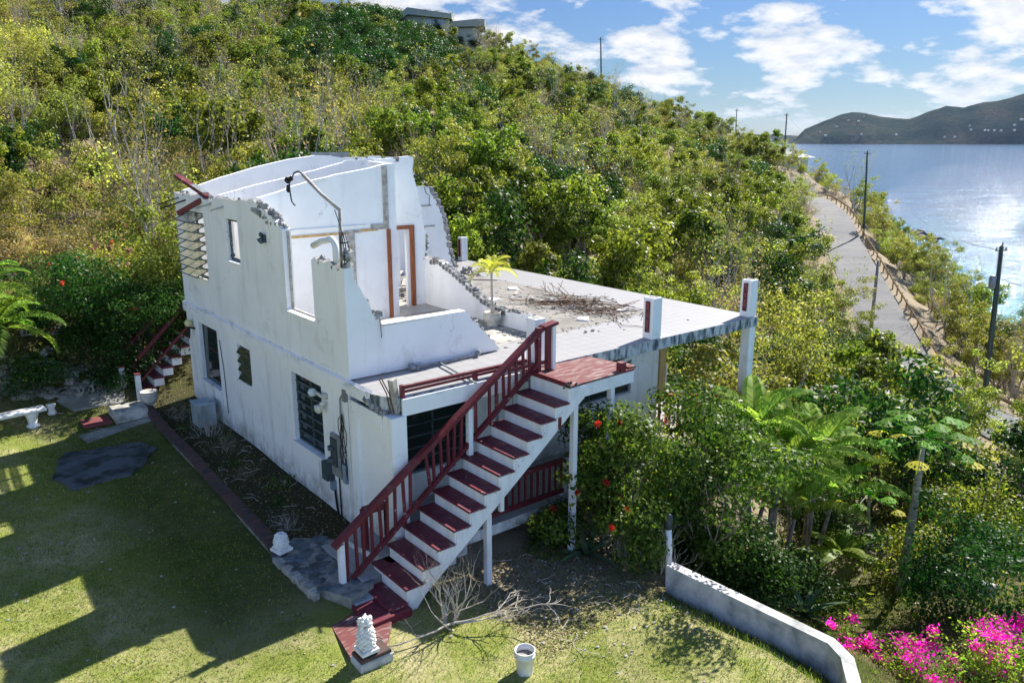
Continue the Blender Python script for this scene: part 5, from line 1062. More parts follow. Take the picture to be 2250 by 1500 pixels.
# ------------------------------------------------------------------ vegetation
def leaves_np(rs, C, size, asp=.5, sizevar=.4, droop=0.0, axis=None, nrm=None):
    n = len(C); u = rs.normal(size=(n, 3)); 
    if axis is not None: u = u * .6 + axis
    u[:, 2] -= droop; u /= np.linalg.norm(u, axis=1)[:, None]
    w = rs.normal(size=(n, 3)); w[:, 2] *= .8; v = np.cross(u, w); v /= np.linalg.norm(v, axis=1)[:, None] + 1e-9
    if nrm is not None:
        m_ = nrm + rs.normal(size=(n, 3)) * .42; m_ /= np.linalg.norm(m_, axis=1)[:, None]; u = u - m_ * (u * m_).sum(1)[:, None]; u /= np.linalg.norm(u, axis=1)[:, None]; v = np.cross(m_, u)
    s = size * (1 + rs.uniform(-sizevar, sizevar, n))[:, None]
    V = np.stack([C - u * s * .5, C + v * s * asp * .5 - u * s * .08, C + u * s * .5, C - v * s * asp * .5 - u * s * .08], 1).reshape(-1, 3)
    Q = np.arange(n * 4).reshape(n, 4); return V, Q
def tube_np(paths, nside=5):
    VV = []; QQ = []; b = 0
    for pts, rad in paths:
        P = np.asarray(pts, float); k = len(P); d = np.gradient(P, axis=0); d /= np.linalg.norm(d, axis=1)[:, None] + 1e-9
        ref = np.array([.3, .9, .2]); px = np.cross(d, ref); px /= np.linalg.norm(px, axis=1)[:, None] + 1e-9; py = np.cross(d, px)
        a = np.linspace(0, 2 * np.pi, nside, endpoint=False); R_ = np.asarray(rad)[:, None, None]
        V = P[:, None] + R_ * (px[:, None] * np.cos(a)[None, :, None] + py[:, None] * np.sin(a)[None, :, None]); VV.append(V.reshape(-1, 3))
        i = np.arange(k - 1)[:, None] * nside; j = np.arange(nside)[None]; j2 = (j + 1) % nside
        QQ.append(np.stack([b + i + j, b + i + j2, b + i + nside + j2, b + i + nside + j], -1).reshape(-1, 4)); b += k * nside
    return np.concatenate(VV), np.concatenate(QQ)
def skeleton(rs, H_, spread=.7, nmain=3, levels=3, r0=.09, up=.25, base_split=.25, wig=.18, nchild=(2, 4)):
    paths = []; tips = []; nodes = []
    def grow(p, d, L_, r, lv):
        k = 5; pts = [p]; q = p.copy(); dd = d.copy()
        for i in range(k):
            dd = dd + rs.normal(size=3) * wig; dd[2] += up * .25; dd /= np.linalg.norm(dd); q = q + dd * L_ / k; pts.append(q.copy())
        rad = [r * (1 - .55 * i / k) for i in range(k + 1)]; paths.append((pts, rad))
        if lv <= 1: nodes.extend(pts[2:])
        if lv == 0: tips.append(q.copy()); return
        for c in range(rs.randint(nchild[0], nchild[1] + 1)):
            f = rs.uniform(.35, 1.0) if c else 1.0; i = min(k, int(f * k)); nd_ = dd + rs.normal(size=3) * spread; nd_[2] = nd_[2] * .6 + up; nd_ /= np.linalg.norm(nd_)
            grow(np.array(pts[i]), nd_, L_ * rs.uniform(.55, .8), rad[i] * .62, lv - 1)
    for m in range(nmain):
        a = rs.uniform(0, 6.28); d = np.array([math.cos(a) * spread * .6, math.sin(a) * spread * .6, 1.0]); d /= np.linalg.norm(d)
        if nmain == 1: d = np.array([rs.normal() * .12, rs.normal() * .12, 1.0])
        grow(np.array([rs.normal() * .06, rs.normal() * .06, -.3]), d, H_ * rs.uniform(.38, .5), r0 * rs.uniform(.7, 1.1), levels)
    return paths, np.array(tips), np.array(nodes)
def tree_proto(seed, H_=4.5, spread=.7, nmain=3, levels=3, r0=.08, nleaf=2400, lsize=.17, blob=.42, asp=.5, kind='blob', **kw):
    rs = np.random.RandomState(seed); nr_ = None; paths, tips, nodes = skeleton(rs, H_, spread, nmain, levels, r0, **kw)
    tv, tq = tube_np([p for p in paths], 5)
    if kind == 'bare': C = nodes[rs.randint(0, len(nodes), nleaf)] + rs.normal(size=(nleaf, 3)) * .15
    elif kind == 'vine':                      # trunk wrapped in creeper
        base = np.concatenate([np.array(p[0]) for p in paths if p[1][0] > r0 * .3]); i = rs.randint(0, len(base) - 1, nleaf); C = base[i] + (base[np.minimum(i + 1, len(base) - 1)] - base[i]) * rs.uniform(0, 1, (nleaf, 1)) * .0 + rs.normal(size=(nleaf, 3)) * [.24, .24, .32]
    else:
        cen = tips[rs.randint(0, len(tips), 46)] if len(tips) > 46 else tips
        cen = np.concatenate([cen, nodes[rs.randint(0, len(nodes), len(cen) // 3)]]); rad = blob * rs.uniform(.45, 1.15, len(cen))
        i = rs.choice(len(cen), nleaf, p=rad ** 2 / (rad ** 2).sum()); g = rs.normal(size=(nleaf, 3)); g /= np.linalg.norm(g, axis=1)[:, None]; rr_ = rs.uniform(0, 1, nleaf) ** .30; nr_ = g + [0, 0, .45]
        C = cen[i] + g * (rad[i] * rr_)[:, None] * [1.15, 1.15, .75]
    lv, lq = leaves_np(rs, C, lsize, asp, nrm=nr_); return (tv, tq), (lv, lq)
PRO = []        # (trunk mesh, crown mesh, species index, joined mesh)
SPEC = [
 # name, label, bark, leaf, params, weight
 ('shrub_tree', 'green bushy tree', BARK, L_GREEN, dict(H_=5.4, nmain=2, nleaf=4900, lsize=.175, blob=.40, spread=.5, up=.45), 5),
 ('shrub_tree', 'green bushy tree', BARK, L_GREEN, dict(H_=4.0, nmain=4, nleaf=4400, lsize=.15, blob=.45, spread=.8), 5),
 ('olive_tree', 'olive green thin-leaved tree', BARK, L_OLIVE, dict(H_=4.6, nmain=3, nleaf=4000, lsize=.125, blob=.38, asp=.5, spread=.5, up=.5), 6),
 ('olive_tree', 'olive green thin-leaved tree', PALEBARK, L_OLIVE, dict(H_=3.6, nmain=4, nleaf=3300, lsize=.14, blob=.54, spread=.9, asp=.5), 5),
 ('yellow_tree', 'yellow leaved tree', BARK, L_YELLOW, dict(H_=4.2, nmain=3, nleaf=3300, lsize=.14, blob=.62), 1.7),
 ('dark_tree', 'dense dark green tree', DARKBARK, L_DARK, dict(H_=5.0, nmain=3, nleaf=5200, lsize=.165, blob=.62), 2.8),
 ('vine_column', 'leaning trunk wrapped in dark creeper', DARKBARK, L_DARK, dict(H_=5.6, nmain=1, levels=2, nleaf=3600, lsize=.13, kind='vine', spread=.45, r0=.13, up=.5, nchild=(1, 2)), 4.0),
 ('vine_column', 'leaning trunk wrapped in green creeper', BARK, L_GREEN, dict(H_=5.0, nmain=2, levels=1, nleaf=3400, lsize=.14, kind='vine', spread=.6, r0=.12, up=.4), 4.0),
 ('bare_tree', 'bare pale twiggy tree', PALEBARK, L_OLIVE, dict(H_=7.2, nmain=2, levels=4, nleaf=260, lsize=.12, kind='bare', spread=.45, r0=.12, up=.7, nchild=(2, 3)), 4.2),
 ('bare_tree', 'bare pale twiggy tree', PALEBARK, L_DRY, dict(H_=6.0, nmain=3, levels=3, nleaf=380, lsize=.11, kind='bare', spread=.5, r0=.085, up=.7), 3.4),
 ('dry_shrub', 'brown dry shrub', PALEBARK, L_DRY, dict(H_=2.8, nmain=6, levels=3, nleaf=1700, lsize=.11, blob=.45, spread=.9, r0=.03, asp=.4), 3.2),
 ('low_bush', 'low round green bush', BARK, L_GREEN, dict(H_=1.9, nmain=6, levels=2, nleaf=2200, lsize=.12, blob=.45, spread=1.0, r0=.03), 3),
 ('low_bush', 'low round olive bush', BARK, L_OLIVE, dict(H_=1.7, nmain=6, levels=2, nleaf=2000, lsize=.11, blob=.45, spread=1.0, r0=.03), 3),
]
for k, (nm, lb, bark, leaf, prm, w) in enumerate(SPEC):
    for s in range(2):
        (tv, tq), (lv, lq) = tree_proto(100 + k * 7 + s, **prm)
        tm = mesh_np(nm + '_trunk', tv, tq, mats=[bark]); cm = mesh_np(nm + '_crown', lv, lq, mats=[leaf])
        if k in (6, 7, 8, 9): tm.polygons.foreach_set('use_smooth', np.ones(len(tq), bool))
        jm = mesh_np(nm + '_far', np.r_[tv, lv], np.r_[tq, lq + len(tv)], midx=np.r_[np.zeros(len(tq)), np.ones(len(lq))], mats=[bark, leaf])
        PRO.append((tm, cm, k, jm))
WTS = np.array([SPEC[p[2]][5] for p in PRO], float); WTS /= WTS.sum()
def plant(i, loc, s, rz, label, group, zs=1.0, tilt=(0, 0)):
    tm, cm, k, jm = PRO[i]; nm, lb = SPEC[k][0], SPEC[k][1]
    o = bpy.data.objects.new(nm, None); SC.collection.objects.link(o); o.location = loc; o.rotation_euler = (tilt[0], tilt[1], rz); o.scale = (s, s, s * zs)
    tag(o, label, 'tree' if 'tree' in nm or 'vine' in nm else 'bush', group)
    a = link('trunk', tm, o); b2 = link('crown', cm, o); return o
rs = np.random.RandomState(12)
# candidate positions over the slopes the photo can see (Poisson-like thinning)
def in_lawn(x, y): return (-12 < x < 4.3 and y < 12.6) or (x < 11.8 and -2.2 < y < 12.9 and x > -1)
cand = []
azc = math.atan2(FW[1], FW[0])
for ring in range(60000):
    r = math.sqrt(rs.uniform(15 ** 2, 172 ** 2)); a = azc + rs.uniform(-R(38), R(38)); cand.append((CAMP[0] + math.cos(a) * r, CAMP[1] + math.sin(a) * r, r))
cand = np.array(cand); hc = hz(cand[:, 0], cand[:, 1]); rdc = road_d(cand[:, 0], cand[:, 1]); rsd = road_side(cand[:, 0], cand[:, 1])
cell = {}; keep = []
for i, (x, y, r) in enumerate(cand):
    if hc[i] < SEA + 2.2 or rdc[i] < (3.2 if rsd[i] > 0 else 5.0) or in_lawn(x, y): continue
    if x < 16 and y < -1.5 and r < 34 : continue        # lower garden is planted by hand
    if -14 < x < 1 and y < 24: 
        if r < 33: continue
    d0 = 1.5 + r * .0045
    key = (int(x / 3), int(y / 3)); ok = True
    for a in (-1, 0, 1):
        for b2 in (-1, 0, 1):
            for (qx, qy) in cell.get((key[0] + a, key[1] + b2), ()):
                if (qx - x) ** 2 + (qy - y) ** 2 < d0 * d0: ok = False; break
    if not ok: continue
    cell.setdefault(key, []).append((x, y)); keep.append(i)
keep = np.array(keep); keep = keep[np.argsort(cand[keep, 2])]
ROADPIX = [tuple(proj(p)[:2]) for p in RC]
near, farl = [], []
for i in keep:
    x, y, r = cand[i]; z = hc[i]; px, py, dz_ = proj((x, y, z + 2.0)); p2 = proj((x, y, z + 4.0))
    pi = rs.choice(len(PRO), p=WTS); s = rs.uniform(.8, 1.25)
    # species patches: yellow and dry towards the left, dark grove high up left of centre, seaward scrub dry and low
    nz = math.sin(x * .11 + 1.3) + math.sin(y * .13 + x * .05)
    if nz > .9 and rs.rand() < .45: pi = rs.choice([4, 5, 6, 7, 0, 1]) 
    if 640 < px < 960 and 60 < py < 190 and rs.rand() < .75: pi = rs.choice([10, 11]); s *= 1.25
    if px < 140 and 100 < py < 300 and rs.rand() < .6: pi = rs.choice([8, 9]); s *= 1.2
    if px < 420 and 300 < py < 560 and rs.rand() < .55: pi = rs.choice([20, 21, 8, 24, 25])
    seaw = rdc[i] < 45 and px > 1750 and py < 900
    if seaw and rs.rand() < .55: pi = rs.choice([20, 21, 22, 23, 24, 25, 4, 5])
    s = min(s, 1.35)
    # keep the view of the carriageway and of the pole bases open, as it stands in the photo
    blocked = False
    hgt = 3.6 * s if PRO[pi][2] < 10 else 2.0 * s
    for t in (0.2, .6, 1.0):
        ax, ay, az = proj((x, y, z + hgt * t)); wpx = 1.1 * s * FPX / az
        for (bx, by), q3 in zip(ROADPIX[::4], RC[::4]):
            if 452 < by < 790 and abs(ay - by) < 16 and bx - wpx - 26 < ax < bx + wpx + 34 and az < proj(q3)[2] - 1: blocked = True; break
        if 2150 < ax < 2300 and 915 < ay < 985 and az < 53: blocked = True
        if blocked: break
    if blocked and rs.rand() < .93: continue
    g = proj((x, y, z))
    if abs(g[0] - 957) < 85 and g[2] > 96 and g[1] < 165 and g[2] < 143: s *= (.8 if g[2] > 122 else 1.0)
    # nothing may rise in front of the deck edge
    if r < 60 and px < -60 or px > 2330: 
        if r < 60: continue
    (near if len(near) < 262 else farl).append((pi, x, y, z, s, rs.uniform(0, 6.28)))
ZN = lambda x, y: 'behind the house' if proj((x, y, 0))[0] < 1000 else ('on the slope beyond the deck' if proj((x, y, 0))[0] < 1700 else 'on the slope beside the road')
for (pi, x, y, z, s, rz) in near:
    k = PRO[pi][2]; zn = ZN(x, y); ppx = proj((x, y, z))[0]; rr0 = math.hypot(x - CAMP[0], y - CAMP[1])
    col = ['at the far left', 'left of the house roof', 'behind the broken walls', 'above the tiled deck', "past the deck's far edge", 'between deck and road', 'beside the road', 'at the right edge of view'][int(np.searchsorted([260, 600, 1000, 1280, 1560, 1790, 2040], ppx))]
    lb = ('tall ' if s > 1.16 else 'small ' if s < .93 else '') + SPEC[k][1] + (' low on the slope ' if rr0 < 36 else ' partway up the slope ' if rr0 < 44 else ' farther up the slope ') + col
    plant(pi, (x, y, z - .05), s, rz, lb, SPEC[k][1] + 's on the slopes', rs.uniform(.9, 1.2), (rs.normal() * .07, rs.normal() * .07))
# the rest of the wood: one object, trees instanced on its points
pc = bpy.data.collections.new('far_tree_kinds')
for n_, p in enumerate(PRO): po = bpy.data.objects.new('far_tree_%02d' % n_, p[3]); pc.objects.link(po)
fa = np.array(farl); pm = bpy.data.meshes.new('hillside_wood'); pm.vertices.add(len(fa)); pm.vertices.foreach_set('co', (fa[:, 1:4] - [0, 0, .05]).ravel())
for nm, dt, arr in (('kind_index', 'INT', fa[:, 0].astype(np.int32)), ('size', 'FLOAT', fa[:, 4].astype(np.float32)), ('turn', 'FLOAT', fa[:, 5].astype(np.float32))):
    at = pm.attributes.new(nm, dt, 'POINT'); at.data.foreach_set('value', arr)
hw = link('hillside_wood', pm); tag(hw, kind='stuff', label='distant scrubby wood covering the upper hillside', cat='wood')
ng = bpy.data.node_groups.new('scatter', 'GeometryNodeTree'); ng.interface.new_socket('Geometry', in_out='INPUT', socket_type='NodeSocketGeometry'); ng.interface.new_socket('Geometry', in_out='OUTPUT', socket_type='NodeSocketGeometry')
gi = ng.nodes.new('NodeGroupInput'); go = ng.nodes.new('NodeGroupOutput'); m2p = ng.nodes.new('GeometryNodeMeshToPoints'); iop = ng.nodes.new('GeometryNodeInstanceOnPoints'); ci = ng.nodes.new('GeometryNodeCollectionInfo')
ci.inputs['Collection'].default_value = pc; ci.inputs['Separate Children'].default_value = True; ci.inputs['Reset Children'].default_value = True
def attr(n, typ): a = ng.nodes.new('GeometryNodeInputNamedAttribute'); a.data_type = typ; a.inputs['Name'].default_value = n; return [o for o in a.outputs if o.enabled and o.name == 'Attribute'][0]
iop.inputs['Pick Instance'].default_value = True; cx3 = ng.nodes.new('ShaderNodeCombineXYZ'); ng.links.new(attr('turn', 'FLOAT'), cx3.inputs[2])
ng.links.new(gi.outputs[0], m2p.inputs['Mesh']); ng.links.new(m2p.outputs[0], iop.inputs['Points']); ng.links.new(ci.outputs[0], iop.inputs['Instance']); ng.links.new(attr('kind_index', 'INT'), iop.inputs['Instance Index'])
ng.links.new(cx3.outputs[0], iop.inputs['Rotation']); ng.links.new(attr('size', 'FLOAT'), iop.inputs['Scale']); ng.links.new(iop.outputs[0], go.inputs[0])
md = hw.modifiers.new('scatter', 'NODES'); md.node_group = ng
print('near', len(near), 'far', len(fa))
# low scrub and litter carpet on the slopes: leaves close to the ground (one uncountable carpet)
n = 150000; r = np.sqrt(rs.uniform(17 ** 2, 75 ** 2, n)); a = azc + rs.uniform(-R(37), R(37), n); x = CAMP[0] + np.cos(a) * r; y = CAMP[1] + np.sin(a) * r
clump = np.sin(x * .9 + 2 * np.sin(y * .4)) * np.sin(y * .8 + 2 * np.sin(x * .33)) + rs.normal(size=n) * .35
ok = (clump > .1) & (road_d(x, y) > 3.4) & ~((x > -12) & (x < 4.3) & (y < 11.8)) & ~((x > -1) & (x < 11.8) & (y > -2.2) & (y < 12.5))
x, y = x[ok], y[ok]; C = np.c_[x, y, hz(x, y) + rs.uniform(.02, .55, len(x)) ** 1.3]
V, Q = leaves_np(rs, C, .15, .4); V[:, 2] += 0
tag(link('ground_scrub', mesh_np('ground_scrub', V, Q, mats=[L_OLIVE])), 'low scrub and undergrowth between the trees', 'scrub', kind='stuff')
# ---------------- lawn grass: bent blades
def blades(n, xs, ys, h, w, seed, mat, name, label, cond=None, lean=.5):
    rs = np.random.RandomState(seed); x = rs.uniform(*xs, n); y = rs.uniform(*ys, n)
    if cond is not None: k = cond(x, y, rs); x, y = x[k], y[k]
    n = len(x); z = hz(x, y); hh = h * rs.uniform(.4, 1.3, n); a = rs.uniform(0, 6.28, n); ln = rs.normal(size=(n, 2)) * lean * hh[:, None]
    B = np.c_[x, y, z - .01]; wv = np.c_[np.cos(a), np.sin(a), np.zeros(n)] * (w * rs.uniform(.6, 1.3, n))[:, None]
    Mi = B + np.c_[ln * .35, hh * .6]; Tp = B + np.c_[ln, hh]
    V = np.stack([B - wv, B + wv, Mi + wv * .7, Tp, Mi - wv * .7], 1).reshape(-1, 3); b = np.arange(n)[:, None] * 5
    Q = b + np.array([[0, 1, 2, 4]]); Tt = b + np.array([[4, 2, 3]])
    return tag(link(name, mesh_np(name, V, Q, tris=Tt, mats=[mat])), label, 'grass', kind='stuff')
def notpaved(x, y):
    return ~((x > -1.55) & (y > -2.2) & (y < 10.5) & (x > -1.7 + .03 * y)) & ~((x > -2.05) & (x < -.8) & (y > -3.8) & (y < -1.6) & (x > -2.3 - (y + 2.0) * .0)) & ~((x > -4.2) & (x < -2.0) & (y > 5.7) & (y < 7.9)) & ~((x > -2.0) & (x < 9) & (y > -2.1))
def lc(x, y, rs):
    d = np.sin(x * 1.1 + 1.7 * np.sin(y * .6)) * np.sin(y * .9 + 1.3 * np.sin(x * .8)); return notpaved(x, y) & (rs.uniform(size=len(x)) < .62 + .4 * d) & (x < 3.75) & ~((x > .6) & (y > -4.9) & (rs.uniform(size=len(x)) < .93))
blades(300000, (-9, 3.9), (-9.5, 13), .05, .0055, 1, L_GRASS, 'lawn_grass', 'short patchy green and straw coloured lawn grass', lc, .8)
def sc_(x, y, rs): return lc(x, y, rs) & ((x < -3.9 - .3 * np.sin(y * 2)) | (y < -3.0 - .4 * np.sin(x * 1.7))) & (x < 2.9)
blades(150000, (-9, 3.9), (-9.5, 9), .04, .0065, 6, L_SUNSTRAW, 'sunlit_straw_lawn', 'sunburnt straw coloured grass on the open side of the lawn', sc_, 1.3)
def tuft(x, y, rs):
    d = np.sin(x * 2.3 + 2 * np.sin(y * 1.6)) * np.sin(y * 2.1 + 1.9 * np.sin(x * 1.5)); return notpaved(x, y) & (((d > .55) & (rs.uniform(size=len(x)) < .5)) | ((x > 2.5) & (x < 3.75) & (y < -5.2)) | ((np.abs(x + .9 - (y + 4.4) * .1) < 1.5) & (np.abs(y + 4.5) < .8) & (rs.uniform(size=len(x)) < .5))) & (x < 3.75)
blades(90000, (-8, 3.9), (-9.5, 11), .12, .004, 2, L_GRASS, 'long_grass', 'longer uncut grass tufts in the lawn', tuft, .35)
def bankc(x, y, rs): d = np.sin(x * .8) * np.sin(y * .7 + x * .3); return (d + rs.uniform(size=len(x)) * .6 > .2) & ((y > 13) | (x < -1.7 + .0 * y))
blades(60000, (-14, 5), (12.4, 30), .22, .008, 3, leafmat('straw', [(.40, .32, .16), (.48, .39, .22), (.30, .26, .11)], .35, hue=0), 'straw_grass', 'dry straw coloured grass on the bank behind the lawn', bankc, .5)
def gard(x, y, rs): return (x > 4.3) & (rs.uniform(size=len(x)) < .5 + .4 * np.sin(x * 1.2) * np.sin(y * 1.4))
blades(50000, (4.2, 22), (-13, -2.4), .16, .006, 4, L_GRASS, 'garden_grass', 'rough grass in the lower garden', gard, .5)
# ---------------- hand-placed plants
def bush(name, label, cat, loc, seed, prm, leaf, bark, group=None, scale=1, extra=None, rz=0, zs=1):
    (tv, tq), (lv, lq) = tree_proto(seed, **prm); o = empty(name, loc, rz=rz, label=label, cat=cat, group=group); o.scale = (scale, scale, scale * zs)
    link('trunk', mesh_np(name + '_trunk', tv, tq, mats=[bark]), o); link('crown', mesh_np(name + '_crown', lv, lq, mats=[leaf]), o)
    return o, lv
def blossoms(o, lv, n, seed, size, mat, per=60, r=.09, pick=None, name='flower_cluster'):
    rs = np.random.RandomState(seed); c = lv.reshape(-1, 4, 3).mean(1); 
    if pick is not None: c = c[pick(c)]
    for i in rs.choice(len(c), min(n, len(c)), replace=False):
        rr_ = r * rs.uniform(.6, 1.3); g = rs.normal(size=(per, 3)); g /= np.linalg.norm(g, axis=1)[:, None]
        V, Q = leaves_np(rs, g * rr_ * rs.uniform(.5, 1, (per, 1)), size, .7); link(name, mesh_np(name, V, Q, mats=[mat]), o, tuple(c[i]))
def at(px, py, d): return np.array(far(px, py, d))
def gat(px, d):    # ground point below a photo column at a given range
    p = far(px, 700, d); return (p[0], p[1], H(p[0], p[1]))
NEARB = dict(nmain=6, levels=3, spread=.8, r0=.035, up=.35)
SIMPLE_PLACE = []
# big glossy shrub by the landing posts with red flower heads
p = gat(1420, 15.2)
o, lv = bush('flowering_shrub', 'tall glossy shrub with red ball flowers beside the landing posts', 'shrub', p, 501, dict(H_=4.0, nleaf=15000, lsize=.10, blob=.50, asp=.55, **NEARB), L_SHRUB, BARK, zs=1.0)
side = np.array([-RT[0] , -RT[1]])
blossoms(o, lv, 9, 5, .045, L_RED, 90, .085, lambda c: (c[:, 0] * RT[0] + c[:, 1] * RT[1] < -.35) & (c[:, 2] > 1.2) & (c[:, 0] * FW[0] + c[:, 1] * FW[1] < 0))
p = gat(1540, 15.8); bush('green_shrub', 'tall light green shrub hiding the veranda corner', 'shrub', p, 502, dict(H_=4.5, nleaf=17000, lsize=.095, blob=.52, asp=.55, **NEARB), L_SHRUB, BARK)
p = gat(1330, 15.4); bush('leafy_sapling', 'small leafy sapling against the porch rail', 'shrub', p, 503, dict(H_=2.1, nmain=3, levels=2, spread=.5, r0=.02, up=.5, nleaf=700, lsize=.11, blob=.35), L_GREEN, BARK)
p = gat(1650, 16.6); bush('dark_bush', 'wide dark leaved bush behind the retaining wall', 'bush', p, 504, dict(H_=2.3, nleaf=15000, lsize=.085, blob=.62, asp=.5, nmain=9, levels=3, spread=1.1, r0=.03, up=.15), L_DARK, DARKBARK)
p = gat(1790, 18.5); bush('dark_bush', 'dark bush in the gap left of the papaya trunk', 'bush', p, 505, dict(H_=2.2, nleaf=12000, lsize=.085, blob=.6, asp=.5, nmain=8, levels=3, spread=1.0, r0=.03, up=.15), L_DARK, DARKBARK)
for px, d, sd_, hh, lab, leaf, nl in ((1880, 22, 511, 2.4, 'dark leafy shrub behind the papaya trunk', L_DARK, 7000), (2080, 21, 512, 2.0, 'bright green shrub right of the papaya', L_GREEN, 6000), (2215, 18.5, 513, 3.2, 'dark tall shrub at the right edge of the lower garden', L_DARK, 9000), (2150, 26, 514, 2.6, 'feathery light green shrub on the right slope', L_OLIVE, 6500), (2020, 27, 515, 2.2, 'yellow green shrub behind the papaya crown', L_OLIVE, 3500), (2240, 24, 516, 2.8, 'green shrub at the right edge below the road', L_GREEN, 6500), (1700, 24, 517, 2.2, 'shrub filling the gap between the palms and the column', L_GREEN, 6000), (1950, 33, 518, 2.6, 'olive shrub midway between the papaya and the road', L_OLIVE, 5000), (2090, 34, 519, 2.4, 'light olive shrub above the garden on the right', L_OLIVE, 5000), (1860, 28, 520, 2.6, 'dark shrub behind the palm clump', L_DARK, 6000), (1480, 17.8, 521, 3.0, 'shrub crowding the front wall under the deck edge', L_GREEN, 6000), (2250, 31, 522, 2.6, 'dry olive shrub at the right edge beneath the road', L_OLIVE, 4500)):
    p = gat(px, d); bush('garden_shrub', lab, 'shrub', p, sd_, dict(H_=hh, nleaf=nl, lsize=.095, blob=.55, asp=.5, nmain=7, levels=3, spread=.95, r0=.03, up=.2), leaf, BARK)
# shaded shrub with red and pink blooms left of the house
p = (-2.3, 13.6, H(-2.3, 13.6)); o, lv = bush('red_flowered_shrub', 'large dark shrub with small red blooms left of the house', 'shrub', p, 530, dict(H_=3.5, nleaf=12000, lsize=.10, blob=.62, asp=.5, nmain=8, levels=3, spread=.9, r0=.04, up=.25), L_DARK, DARKBARK)
blossoms(o, lv, 9, 8, .05, L_RED, 26, .07, lambda c: c[:, 2] > 1.3)
p = (-.7, 12.3, H(-.7, 12.3)); o, lv = bush('red_flowered_shrub', 'dark shrub with red blooms growing over the back steps', 'shrub', p, 531, dict(H_=3.4, nleaf=11000, lsize=.10, blob=.55, asp=.5, nmain=7, levels=3, spread=.8, r0=.04, up=.3), L_DARK, DARKBARK)
blossoms(o, lv, 7, 9, .05, L_RED, 26, .07, lambda c: c[:, 2] > 1.3)
for px, d, sd_, hh, lab, leaf, nl, ls in ((330, 31, 541, 2.6, 'green shrub directly behind the red-flowered shrub', L_GREEN, 7000, .11), (230, 30, 542, 2.4, 'shrub with hanging brown seed pods behind the rubble bank', L_OLIVE, 5000, .10), (420, 33, 543, 2.8, 'yellow green shrub touching the far house corner', L_OLIVE, 6500, .11), (60, 33, 544, 2.6, 'dry golden shrub above the left palm', L_DRY, 5500, .10), (150, 34, 545, 2.6, 'pale dry shrub on the straw bank', L_DRY, 4500, .10), (-10, 36, 546, 3.0, 'golden dry shrub at the left edge of the slope', L_DRY, 6000, .11), (280, 36, 547, 2.8, 'bright green shrub with brown pods up the bank', L_GREEN, 6500, .11), (110, 29, 548, 1.6, 'thin green sapling on the straw bank', L_GREEN, 900, .10), (370, 28.5, 549, 2.2, 'dark shrub in deep shade against the back corner', L_DARK, 6000, .10)):
    p = gat(px, d); o, lv = bush('bank_shrub', lab, 'shrub', p, sd_, dict(H_=hh, nleaf=nl, lsize=ls, blob=.55, asp=.45, nmain=7, levels=3, spread=.9, r0=.03, up=.25), leaf, BARK)
    if 'pods' in lab: blossoms(o, lv, 34, sd_, .14, L_DEADPOD, 14, .10, lambda c: c[:, 2] > .6, 'seed_pod_cluster')
# palms
def frond(rs, L_, az, el, nl, ll, curl=1.2, vshape=.5, w=.022, droop=.4):
    k = 14; pts = [np.zeros(3)]; e = el
    for i in range(k): e -= curl / k * (.4 + 1.2 * i / k); pts.append(pts[-1] + L_ / k * np.array([math.cos(az) * math.cos(e), math.sin(az) * math.cos(e), math.sin(e)]))
    P = np.array(pts); V = []; Q = []; t = np.linspace(.16, .995, nl); idx = t * k
    B = np.array([np.interp(idx, np.arange(k + 1), P[:, j]) for j in range(3)]).T; D = np.gradient(B, axis=0); D /= np.linalg.norm(D, axis=1)[:, None]
    S_ = np.cross(D, [0, 0, 1.]); S_ /= np.linalg.norm(S_, axis=1)[:, None] + 1e-9; U_ = np.cross(S_, D)
    ln = ll * np.sin(np.clip(t * .95 + .06, 0, 1) * math.pi) ** .55 * (1 - .35 * t)
    for s in (-1, 1):
        d = S_ * s * .85 + D * .55 + U_ * vshape + rs.normal(size=D.shape) * .06; d /= np.linalg.norm(d, axis=1)[:, None]
        m_ = B + d * (ln * .55)[:, None]; e_ = B + d * ln[:, None] - np.array([0, 0, 1]) * (ln * droop)[:, None]; wv = D * w
        b = sum(len(v) for v in V); n_ = len(B); V.append(np.stack([B - wv * .6, B + wv * .6, m_ + wv, e_, m_ - wv], 1).reshape(-1, 3)); bb = b + np.arange(n_)[:, None] * 5
        Q.append(bb + np.array([[0, 1, 2, 4]])); Q.append(bb + np.array([[4, 2, 3, 3]]))
    return P, np.concatenate(V), np.concatenate(Q)
def mk_frond(o, rs, base, mat, name='frond', stemmat=None, **kw):
    P, V, Q = frond(rs, **kw); me = bpy.data.meshes.new(name); 
    qq = Q[Q[:, 2] != Q[:, 3]]; tt = Q[Q[:, 2] == Q[:, 3]][:, :3]
    tv, tq = tube_np([(P, np.linspace(.016, .004, len(P)) * (kw['L_'] / 1.6 + .3))], 4)
    me = mesh_np(name, np.r_[V, tv], np.r_[qq, tq + len(V)], tris=tt, mats=[mat]); return link(name, me, o, base)
